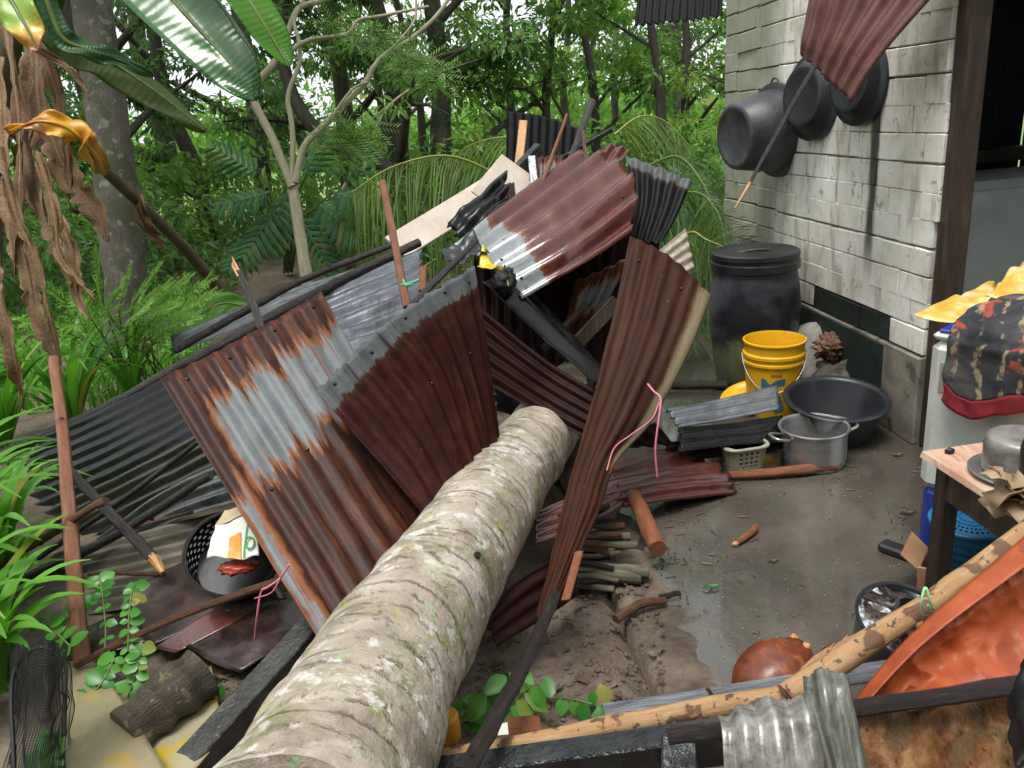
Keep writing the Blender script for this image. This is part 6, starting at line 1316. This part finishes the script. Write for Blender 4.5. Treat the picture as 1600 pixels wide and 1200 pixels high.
# big mottled trunk at left
bt = PP([(205, 585, 6.0), (196, 430, 5.95), (180, 280, 5.9), (160, 130, 5.85), (140, -30, 5.8), (110, -260, 5.8)])
t = thing('mottled_tree', 'big tree with mottled grey trunk behind the banana plant', 'tree', V(bt[0].x, bt[0].y, -.05))
mb = MB(); mb.tube(spline(bt, 40), [.155 - .025 * i / 39 for i in range(40)], 22, True, .12, 9); obj('trunk', mb, MT['trunk_grey'], t)
cm = MB()
for k in range(60): clump(cm, bt[-1] + V(rs.uniform(-1.3, 1.3), rs.uniform(-1, 1.6), rs.uniform(-.5, 1.4)), .34, 50, .15, .055, rs)
obj('crown', cm, MT['leafA'], t, smooth=False)
# undergrowth: one mass
um = MB(); rs = random.Random(31)
for k in range(560):
    px = rs.uniform(-150, 1190); d = rs.uniform(7.6, 14) if px < 640 or px > 1000 else rs.uniform(8.5, 14)
    if 330 < px < 520 and d < 10.5: continue
    g = P(px, 400, d); z = rs.random() ** 1.5 * (1.25 if px < 560 else .95)
    clump(um, V(g.x, g.y, z), rs.uniform(.2, .42), 46, .14, .05, rs, .5)
o = obj('undergrowth', um, MT['leafA'], None, False); tag(o, 'dense green undergrowth filling the space below the trees', 'undergrowth', kind='stuff')
um = MB()
for k in range(420):
    px = rs.uniform(-100, 1180); d = rs.uniform(10, 19)
    g = P(px, 400, d); clump(um, V(g.x, g.y, rs.random() * 1.3), rs.uniform(.25, .5), 34, .18, .07, rs, .4)
o = obj('light_undergrowth', um, MT['leafB'], None, False); tag(o, 'lighter green shrubs far under the trees', 'undergrowth', kind='stuff')
# far wood as one mass
fw_ = MB()
for k in range(420):
    x = rs.uniform(-30, 26); y = rs.uniform(34, 48); top = 2.6 + 1.6 * mnoise.noise(V(x * .15, 0, 0)); clump(fw_, V(x, y, rs.random() * max(.8, top)), rs.uniform(.8, 1.4), 26, .7, .35, rs, .3)
o = obj('far_wood', fw_, MT['leafB'], None, False); tag(o, 'pale far edge of the wood beyond the bright field', 'wood', kind='stuff')

# ---------------------------------------------------------------- pale forked sapling
DS = 7.0; sb = P(481, 470, DS); sb = V(sb.x, sb.y, -.03)
def sap(l, dd=0): return [P(a, b, DS + dd + 0.02 * k) for k, (a, b) in enumerate(l)]
t = thing('forked_sapling', 'slender pale forked sapling with twisting bare branches', 'tree', sb)
mb = MB(); mb.tube([sb - V(0, 0, .1)] + spline(sap([(479, 432), (466, 350), (457, 288)]), 16), [.06] + [.056 - .010 * i / 15 for i in range(16)], 12, True, .15, 2); obj('trunk', mb, MT['sapling'], t)
BR_ = [([(457, 292), (425, 215), (398, 160), (402, 130), (430, 97), (447, 60), (466, 14), (500, 2), (545, -14)], .040, .022), ([(457, 290), (457, 205), (450, 150), (468, 98), (466, 60), (460, 30), (482, -14)], .026, .014),
       ([(461, 286), (474, 232), (500, 202), (530, 172), (570, 130), (582, 108), (604, 84), (640, 62), (680, 27), (705, -8)], .034, .016), ([(440, 92), (480, 64), (540, 54), (560, 32), (600, 24), (670, 10)], .022, .012),
       ([(520, 180), (550, 140), (575, 128)], .014, .008), ([(590, 98), (625, 62), (648, 30), (650, -10)], .014, .009)]
for q, (l, a, b) in enumerate(BR_):
    sp_ = spline(sap(l), 40); mb = MB(); mb.tube(sp_, [a + (b - a) * i / 39 for i in range(40)], 9, True, .18, q); bo = obj('branch', mb, MT['sapling'], t)
lm = MB()
for (px, py) in ((540, 205), (560, 215), (575, 195), (640, 95), (660, 100), (680, 120), (600, 60), (520, 40), (630, 90), (555, 225), (530, 215)):
    c = P(px, py, DS - .1)
    for k in range(7):
        a = k * .9; d0 = V(math.cos(a), .3 * math.sin(a * 2), math.sin(a) * .7 - .2).normalized()
        for j in range(9):
            for sg in (-1, 1): leaf(lm, c + d0 * .03 * j, (d0 + V(0, .3, .0) + d0.cross(V(0, 1, 0)) * sg * 1.1).normalized(), V(0, -.5, .8), .07, .016, rs.random())
obj('leaf_sprays', lm, MT['leafB'], t, smooth=False)
t = thing('crooked_stem', 'thin crooked pale stem right of the forked sapling', 'tree', PZ(517, 432, 0))
mb = MB(); mb.tube([PZ(517, 432, -.05)] + spline([P(a, b, 8.6) for (a, b) in [(518, 405), (522, 350), (527, 318), (545, 278), (572, 240), (600, 175), (640, 140), (672, 125)]], 36), [.024] + [.022 - .012 * i / 35 for i in range(36)], 8, True, .2, 3); obj('trunk', mb, MT['sapling'], t)
lm = MB()
for (px, py) in ((668, 128), (690, 120), (620, 165), (640, 100)):
    clump(lm, P(px, py, 8.6), .18, 30, .14, .035, rs)
obj('leaf_sprays', lm, MT['leafB'], t, smooth=False)

# ---------------------------------------------------------------- split-leaf plant
def split_leaf_mesh(seed):
    rs = random.Random(seed); mb = MB(); n = 8; L = .55
    for k in range(n):
        v = (k + .6) / n
        for sg in (-1, 1):
            ln = .26 * math.sin(math.pi * (.18 + .72 * v)) ** .7 * rs.uniform(.9, 1.1); b0 = V(0, v * L, 0); d = V(sg * .9, .42 + .3 * v, -.10).normalized(); w_ = V(0, .028, 0)
            pts_ = [b0 + d * ln * u + V(0, 0, -.16 * ln * u * u * 2) for u in (0, .35, .7, 1)]; ws = [.8, 1.1, .95, .1]
            mb.grid([[p - w_ * w2, p + V(0, 0, .008), p + w_ * w2] for p, w2 in zip(pts_, ws)]); mb.fr += [rs.random()] * 6
    mb.grid([[V(-.012 * (1 - i / 6), L * i / 6 * 1.1, .004), V(.012 * (1 - i / 6), L * i / 6 * 1.1, .004)] for i in range(7)]); mb.fr += [.9] * 6
    return mb.mesh('leaf', None, MT['philo'], False)
SL = [split_leaf_mesh(1), split_leaf_mesh(2)]
def split_plant(px, py, label, leaves, d0):
    g = PZ(px, py, 0); t = thing('split_leaf_plant', label, 'plant', g, 'split-leaf plants'); k = 0
    for (lx, ly, ang, s_) in leaves:
        tip0 = P(lx, ly, d0 + .15 * math.sin(k * 2.1)); base = g + V(.05 * math.cos(k), .05 * math.sin(k), 0)
        mb = MB(); mb.tube(spline([base, base.lerp(tip0, .5) + V(0, 0, .18), tip0], 10), [.014, .013, .012, .011, .010, .01, .009, .009, .008, .007], 6); st = obj('stalk', mb, MT['stem_green'], t)
        o = bpy.data.objects.new('leaf', SL[k % 2]); col.objects.link(o); o.parent = t
        a = R(ang); dv = (CM3 @ V(math.cos(a), math.sin(a), .25)).normalized(); fc = (CM3 @ V(-.25 * math.sin(k * 1.7), .55, 1)).normalized(); X = dv.cross(fc).normalized(); Z = X.cross(dv)
        o.matrix_local = Matrix.Translation(tip0 - g) @ Matrix((X, dv, Z)).transposed().to_4x4() @ Matrix.Diagonal((s_, s_, s_, 1)); k += 1
split_plant(450, 425, 'split-leaf plant with deeply cut hanging leaves round the sapling foot', [(430, 330, 240, 1.0), (470, 340, 300, 1.05), (420, 300, 200, .9), (500, 320, 320, 1.0), (450, 300, 255, 1.1), (520, 300, 340, .9), (410, 360, 235, .9), (490, 355, 285, .95), (400, 270, 150, .8), (480, 270, 60, .8), (530, 340, 300, .9)], 7.6)
split_plant(560, 400, 'smaller split-leaf plant behind the cut stump post', [(545, 300, 230, .9), (585, 310, 300, .9), (560, 280, 80, .8), (600, 340, 330, .8), (530, 350, 250, .8)], 8.6)

# ---------------------------------------------------------------- banana plant
def blade(pts, wmax, mat, par, name='leaf', nrm=V(0, -.4, 1), fold=.25, n=34, m=6, tears=0.0, seed=0, tip=.9, wave_=.02, start=.0, asym=1.0, rib=None):
    rs = random.Random(seed); sp = spline(pts, n); rows = []
    for i in range(n):
        u = i / (n - 1); d = (sp[min(i + 1, n - 1)] - sp[max(i - 1, 0)]).normalized(); s = d.cross(nrm).normalized(); up = s.cross(d).normalized()
        uu = start + (1 - start) * u; w_ = wmax * max(.01, 1.9 * (uu + .01) ** .38 * (1.001 - uu) ** .62 * .82); row = []
        cut = 1 - tears * max(0, mnoise.noise(V(u * 26, seed, 0)) * 1.8)
        for k in range(-m, m + 1):
            f = k / m; ww = w_ * (cut if abs(f) > .4 else 1) * (asym if f < 0 else 1)
            row.append(sp[i] + s * f * ww + up * (fold * abs(f) * ww + wave_ * abs(f) * math.sin(u * 19 + seed + f * 2) + wave_ * .8 * mnoise.noise(sp[i] * 8 + V(f * 2, 0, seed))))
        rows.append(row)
    mb = MB(); mb.grid(rows); lo = obj(name, mb, mat, par, solid=.0015)
    mb = MB(); mb.tube(sp, [.016 * (1 - .8 * i / (n - 1)) for i in range(n)], 7); obj('midrib', mb, rib or MT['stem_green'], lo)
    return lo
bb = PZ(-30, 700, 0); t = thing('banana_plant', 'banana plant at the left edge with dry brown hanging leaves and green upper leaves', 'banana plant', bb)
top = P(70, -190, 4.1)
mb = MB(); mb.tube(spline([bb, P(-25, 500, 4.55), P(-10, 250, 4.4), P(25, 0, 4.2), top], 30), [.085 - .03 * i / 29 for i in range(30)], 14, True, .1, 2); obj('pseudostem', mb, MT['stem_brown'], t)
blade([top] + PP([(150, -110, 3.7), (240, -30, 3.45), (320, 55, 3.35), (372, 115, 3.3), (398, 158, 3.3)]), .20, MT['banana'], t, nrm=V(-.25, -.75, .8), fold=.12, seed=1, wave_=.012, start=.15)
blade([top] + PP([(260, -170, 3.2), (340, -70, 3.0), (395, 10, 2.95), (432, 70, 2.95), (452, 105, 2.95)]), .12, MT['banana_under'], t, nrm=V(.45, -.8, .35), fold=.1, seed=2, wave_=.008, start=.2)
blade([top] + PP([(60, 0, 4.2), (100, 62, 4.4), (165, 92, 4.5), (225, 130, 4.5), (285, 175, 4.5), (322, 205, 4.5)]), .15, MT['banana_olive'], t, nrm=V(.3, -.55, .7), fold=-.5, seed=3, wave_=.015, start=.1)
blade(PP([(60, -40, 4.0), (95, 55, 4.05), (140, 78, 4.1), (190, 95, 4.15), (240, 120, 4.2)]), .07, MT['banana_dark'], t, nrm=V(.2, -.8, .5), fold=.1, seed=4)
blade(PP([(-30, -60, 3.6), (10, -10, 3.55), (40, 40, 3.5), (60, 80, 3.5)]), .12, MT['banana_orange'], t, nrm=V(.2, -1, .35), fold=.15, seed=5, start=.2)
DRY = [([(20, 20, 3.9), (70, 90, 3.9), (100, 200, 3.95), (110, 330, 4.0)], .045), ([(30, 60, 3.8), (110, 110, 3.8), (140, 155, 3.8)], .022), ([(10, 40, 4.0), (30, 170, 4.0), (32, 300, 4.05), (22, 430, 4.1)], .045),
       ([(70, 180, 4.0), (105, 270, 4.0), (150, 330, 4.0), (168, 378, 4.0)], .085), ([(0, 230, 3.8), (25, 330, 3.85), (60, 420, 3.9), (95, 570, 4.0)], .035), ([(30, 180, 4.1), (70, 330, 4.1), (110, 420, 4.1), (130, 480, 4.1)], .06),
       ([(60, 240, 3.9), (85, 330, 3.9), (95, 400, 3.9), (150, 470, 3.9)], .04), ([(-5, 400, 3.8), (5, 480, 3.8), (25, 560, 3.85), (38, 640, 3.95)], .06), ([(60, 70, 4.1), (62, 160, 4.1), (75, 230, 4.1), (100, 280, 4.1)], .06), ([(90, 330, 4.05), (115, 400, 4.0), (120, 460, 4.0), (140, 500, 4.0)], .04), ([(0, 90, 4.15), (5, 200, 4.15), (15, 330, 4.15), (30, 420, 4.15)], .09), ([(50, 60, 4.2), (55, 170, 4.2), (40, 260, 4.2), (60, 340, 4.2)], .08), ([(20, 330, 4.1), (45, 430, 4.1), (60, 500, 4.1), (100, 590, 4.15)], .06)]
for q, (l, w_) in enumerate(DRY):
    blade(PP(l), w_, MT['banana_dry'], t, 'dry_leaf', nrm=V(.5 * math.sin(q * 2.3), -1, .2), fold=.7 if q % 2 else .25, n=30, m=5, tears=.75, seed=10 + q, wave_=.014, rib=MT['banana_dry'])
# broken yellow leaf on its slanting stalk
t = thing('broken_banana_leaf', 'broken banana leaf with drooping yellow blade on a slanting brown stalk', 'banana leaf', PZ(350, 470, 0))
sp_ = PP([(356, 470, 5.9), (290, 390, 5.3), (215, 315, 4.8), (160, 262, 4.4), (148, 248, 4.35)])
mb = MB(); mb.tube(spline(sp_, 24), [.042 - .016 * i / 23 for i in range(24)], 10, True, .12, 3); obj('stalk', mb, MT['stem_brown'], t)
blade(PP([(162, 270, 4.3), (140, 232, 3.75), (105, 200, 3.62), (60, 190, 3.58), (10, 206, 3.58)]), .085, MT['banana_yellow'], t, 'yellow_blade', nrm=V(-.25, -.9, .75), fold=-.12, seed=31, tears=.3, wave_=.02, rib=MT['banana_yellow'])
blade(PP([(215, 300, 4.75), (225, 345, 4.8), (245, 372, 4.9), (258, 388, 4.9)]), .05, MT['banana_dry'], t, 'dry_blade', nrm=V(.3, -1, .2), fold=.3, seed=32, tears=.4, rib=MT['banana_dry'])
t = thing('fallen_banana_leaf', 'pale green banana leaf piece lying behind the far edge of the left slope', 'banana leaf', PZ(345, 490, .05))
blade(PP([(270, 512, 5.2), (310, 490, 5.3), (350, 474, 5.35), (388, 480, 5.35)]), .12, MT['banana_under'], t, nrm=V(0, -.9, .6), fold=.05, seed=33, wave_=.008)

# ---------------------------------------------------------------- strap-leaved plants
def strap_plant(base, n, L, W, label, seed, spread=1.0, dirs=None):
    rs = random.Random(seed); t = thing('strap_leaf_plant', label, 'plant', base, 'strap-leaved plants at the left')
    for k in range(n):
        a = rs.uniform(0, 6.283) if not dirs else R(rs.uniform(*dirs)); h = V(math.cos(a), math.sin(a), 0); ln = L * rs.uniform(.65, 1.1); th0, th1 = R(rs.uniform(5, 28)) * spread, R(rs.uniform(75, 150))
        p = base + h * .03 + V(0, 0, rs.uniform(0, .05)); rows = []; n_ = 12; s = V(-h.y, h.x, 0)
        for i in range(n_ + 1):
            u = i / n_; th = th0 + (th1 - th0) * u ** 1.7; w_ = W * rs.uniform(.96, 1.04) * (1 - u ** 3) * (.55 + .45 * min(1, u * 4)) + .002
            up = V(h.x * -math.cos(th), h.y * -math.cos(th), math.sin(th))
            rows.append([p - s * w_ + up * w_ * .35, p.copy(), p + s * w_ + up * w_ * .35]); p = p + (h * math.sin(th) + V(0, 0, math.cos(th))) * ln / n_
        mb = MB(); mb.grid(rows); mb.fr = [rs.random()] * len(mb.f); obj('leaf', mb, MT['strap'], t)
strap_plant(PZ(120, 665, 0), 26, .95, .020, 'clump of narrow arching green leaves behind the black rafter', 1)
strap_plant(PZ(210, 625, 0), 20, .75, .016, 'smaller clump of arching leaves under the feathery shrub', 2)
strap_plant(PZ(10, 700, 0), 26, .95, .022, 'clump of arching leaves at the left edge beside the brown pole top', 3)
strap_plant(PZ(-60, 905, 0), 22, .70, .026, 'broad-leaved green clump at the left edge beside the brown pole', 4)
strap_plant(PZ(-60, 1060, 0), 20, .62, .026, 'broad-leaved green clump lowest at the left edge above the netting', 5)
strap_plant(PZ(20, 820, 0), 14, .42, .018, 'short green clump poking through left of the black sheet end', 6)
strap_plant(PZ(10, 960, 0), 26, .62, .030, 'upright broad green leaves at the left edge, left of the brown pole foot', 8, spread=.7)
strap_plant(PZ(0, 1085, 0), 24, .52, .030, 'upright broad green leaves at the left edge behind the netting', 9, spread=.7)
strap_plant(PZ(-130, 980, 0), 22, .9, .028, 'tall broad-leaved clump half outside the left edge', 7, dirs=(-60, 60))
# ---------------------------------------------------------------- feathery shrub
t = thing('feathery_shrub', 'feathery light green shrub arching over the strap-leaved plants', 'shrub', PZ(190, 610, 0)); rs = random.Random(9)
o0 = PZ(190, 610, 0)
tips = [(103, 392, 4.3), (60, 440, 4.3), (35, 500, 4.3), (243, 427, 4.4), (320, 445, 4.5), (325, 465, 4.4), (290, 440, 4.6), (270, 480, 4.3), (150, 400, 4.5), (200, 430, 4.2), (300, 500, 4.3), (120, 470, 4.2), (330, 490, 4.6), (230, 480, 4.1), (180, 460, 4.6), (260, 450, 4.7)]
for (x, y, d) in tips:
    e = P(x, y, d); pts_ = [o0 + V(rs.uniform(-.25, .35), rs.uniform(-.1, .2), 0), o0.lerp(e, .5) + V(0, 0, rs.uniform(.10, .22)), e]
    mb = MB(); mb.tube(spline(pts_, 14), [.006 - .0045 * i / 13 for i in range(14)], 5); st = obj('stem', mb, MT['stem_green'], t); lm = MB()
    def spray(a, b, cvals, nl, LL):
        for j in range(nl):
            u = j / (nl - 1); p = a.lerp(b, u); dd = (b - a).normalized()
            for sg in (-1, 1): leaf(lm, p, (dd * .5 + dd.cross(V(0, -.6, .8)) * sg + V(0, 0, .1)).normalized(), V(0, -.4, 1), LL * (1 - .5 * u), LL * .28, rs.random())
    for q in range(12):
        u = .35 + .65 * q / 11; p = cr(pts_, u); d0 = (cr(pts_, min(1, u + .03)) - cr(pts_, u - .03)).normalized()
        for sg in (-1, 1):
            e2 = p + (d0 * .7 + d0.cross(V(0, -.7, .7)) * sg * .8 + V(0, 0, rs.uniform(-.1, .2))).normalized() * .16 * (1.1 - .6 * u) * rs.uniform(.6, 1.2); spray(p, e2, None, 7, .034)
    spray(cr(pts_, .8), e + (e - cr(pts_, .9)), None, 14, .045)
    obj('leaves', lm, MT['feather'], st, smooth=False)
# ---------------------------------------------------------------- small vines and seedlings
def leafy(name, label, stems, seed, LL, mat='vine', cat='plant', group=None):
    rs = random.Random(seed); t = thing(name, label, cat, stems[0][0][0], group)
    for (pts_, nl, wd, mode) in stems:
        mb = MB(); mb.tube(spline(pts_, 14), .0032, 5); obj('stem', mb, MT['stem_green'], t)
        for j in range(nl):
            u = .12 + .88 * j / max(1, nl - 1); p = cr(pts_, u); d = (cr(pts_, min(1, u + .03)) - cr(pts_, max(0, u - .03))).normalized()
            for sg in ((-1, 1) if mode == 2 else (rs.choice((-1, 1)),)):
                lm = MB(); dv = (d.cross(V(0, -.7, .7)).normalized() * sg + rdir(rs) * .35 + V(0, -.1, -.1)).normalized(); nr = (V(0, -.6, .9) + rdir(rs) * .4).normalized(); s = dv.cross(nr).normalized(); up = s.cross(dv)
                ln = LL * rs.uniform(.55, 1.35); rows = []
                for i in range(6):
                    v = i / 5; w_ = wd * (.8 + .3 * rs.random()) * ln * math.sin(math.pi * (v * .94 + .04)) ** .7; c0 = p + dv * ln * v - up * ln * .12 * v * v; rows.append([c0 - s * w_ + up * w_ * .25, c0, c0 + s * w_ + up * w_ * .25])
                lm.grid(rows); lm.fr = [rs.random()] * len(lm.f); obj('leaf', lm, MT[mat], t)
leafy('creeping_vine', 'green vine with a chain of round leaflets hanging over the wet tin plates', [(PP([(225, 912, 2.62), (208, 918, 2.55), (202, 960, 2.5), (200, 1015, 2.46)]), 11, .42, 2), (PP([(150, 1080, 2.5), (165, 1000, 2.56), (160, 930, 2.64), (155, 900, 2.7)]), 9, .40, 2), (PP([(200, 1090, 2.4), (215, 1045, 2.4), (222, 1010, 2.42)]), 7, .42, 2)], 1, .038)
leafy('creeping_vine', 'green leaves growing up beside the foot of the long brown pole', [(PP([(90, 1000, 2.62), (110, 960, 2.66), (135, 930, 2.7)]), 6, .42, 2), (PP([(130, 1100, 2.36), (160, 1065, 2.4), (178, 1030, 2.45)]), 6, .42, 2), (PP([(60, 960, 2.5), (85, 985, 2.5), (110, 1010, 2.45)]), 5, .36, 2)], 2, .05)
leafy('seedling', 'leafy green seedlings on the soil between the trunk and the dark wet pole', [([PZ(735, 1140, 0), PZ(730, 1115, .06), PZ(722, 1095, .10)], 4, .28, 2), ([PZ(775, 1130, 0), PZ(770, 1100, .06), PZ(758, 1085, .12)], 4, .36, 2), ([PZ(770, 1130, 0), PZ(800, 1100, .05), PZ(832, 1070, .12)], 6, .26, 2)], 3, .065)
leafy('seedling', 'sparse trailing green sprig right of the dark wet pole', [([PZ(850, 1090, .01), PZ(890, 1092, .03), PZ(925, 1100, .03)], 5, .4, 1), ([PZ(920, 1105, 0), PZ(935, 1102, .03), PZ(950, 1098, .03)], 3, .42, 1)], 4, .05)
leafy('seedling', 'tiny green sprout on the soil beside the grey timber', [([PZ(318, 1092, 0), PZ(330, 1080, .03), PZ(345, 1072, .03)], 3, .42, 1)], 5, .05)
leafy('seedling', 'green leaves in the bottom left corner below the netting', [([PZ(60, 1215, 0), PZ(80, 1180, .05), PZ(95, 1160, .08)], 6, .4, 2), ([PZ(110, 1230, 0), PZ(90, 1190, .05), PZ(60, 1170, .06)], 6, .4, 2)], 6, .06)
# leaf litter on the soil
lm = MB(); rs = random.Random(55)
for k in range(170):
    px, py = rs.choice(((rs.uniform(330, 560), rs.uniform(985, 1200)), (rs.uniform(720, 960), rs.uniform(950, 1140)), (rs.uniform(300, 700), rs.uniform(415, 520)), (rs.uniform(200, 480), rs.uniform(420, 540))))
    p = PZ(px, py, 0); p.z = gz(p.x, p.y) + .008; leaf(lm, p, V(rs.uniform(-1, 1), rs.uniform(-1, 1), .1).normalized(), (V(0, 0, 1) + rdir(rs) * .4).normalized(), rs.uniform(.03, .07), rs.uniform(.012, .028), rs.random())
o = obj('leaf_litter', lm, MT['litter'], None, False); tag(o, 'brown dead leaves scattered on the soil', 'leaf litter', kind='stuff')

# ---------------------------------------------------------------- low growth on the left, and an unseen wood added to block low sky light
gm = MB(); rs = random.Random(91)
for k in range(6500):
    px, py = rs.uniform(-160, 330), rs.uniform(455, 640)
    if k > 2600: px, py = rs.uniform(-1100, -20), rs.uniform(480, 1150)
    p = PZ(px, py, 0); p.z = gz(p.x, p.y) if p.y < 6 else -.03
    a = rs.uniform(0, 6.28); h = V(math.cos(a), math.sin(a), 0); L_ = rs.uniform(.08, .26); w_ = V(-h.y, h.x, 0) * rs.uniform(.004, .010); t1 = p + V(0, 0, L_ * .7) + h * L_ * .25; t2 = p + V(0, 0, L_ * .85) + h * L_ * .7
    gm.add([p - w_, p + w_, t1 + w_ * .8, t1 - w_ * .8, t2], [(0, 1, 2, 3), (3, 2, 4)]); gm.fr += [rs.random()] * 2
for k in range(330):
    p = PZ(rs.uniform(-160, 330), rs.uniform(450, 600), 0) if k < 150 else PZ(rs.uniform(-1100, -30), rs.uniform(480, 1100), 0); clump(gm, V(p.x, p.y, rs.uniform(.05, .28)), rs.uniform(.08, .18), 26, .06, .03, rs)
o = obj('ground_cover', gm, MT['strap'], None, False); tag(o, 'low green weeds and grass covering the soil at the left', 'weeds', kind='stuff')
sw_ = MB()
for k in range(1000):
    a = R(rs.uniform(120, 250)); rr2 = rs.uniform(6.0, 9.0)          # clockwise from straight ahead, outside the picture
    x, y = rr2 * math.sin(a), rr2 * math.cos(a)
    if y > 2.2 and x > -4.8: continue
    if x > 1.2 and y > 1.5: continue
    clump(sw_, V(x, y, rs.uniform(0, 7.5)), rs.uniform(.4, .8), 22, .42, .2, rs)
o = obj('added_shade_wood', sw_, MT['leafC'], None, False); tag(o, 'unseen wood added behind the camera to block low sky light', 'wood', kind='stuff')
print('objects', len(bpy.data.objects), 'tris', sum(len(o.data.polygons) for o in bpy.data.objects if o.type == 'MESH'))
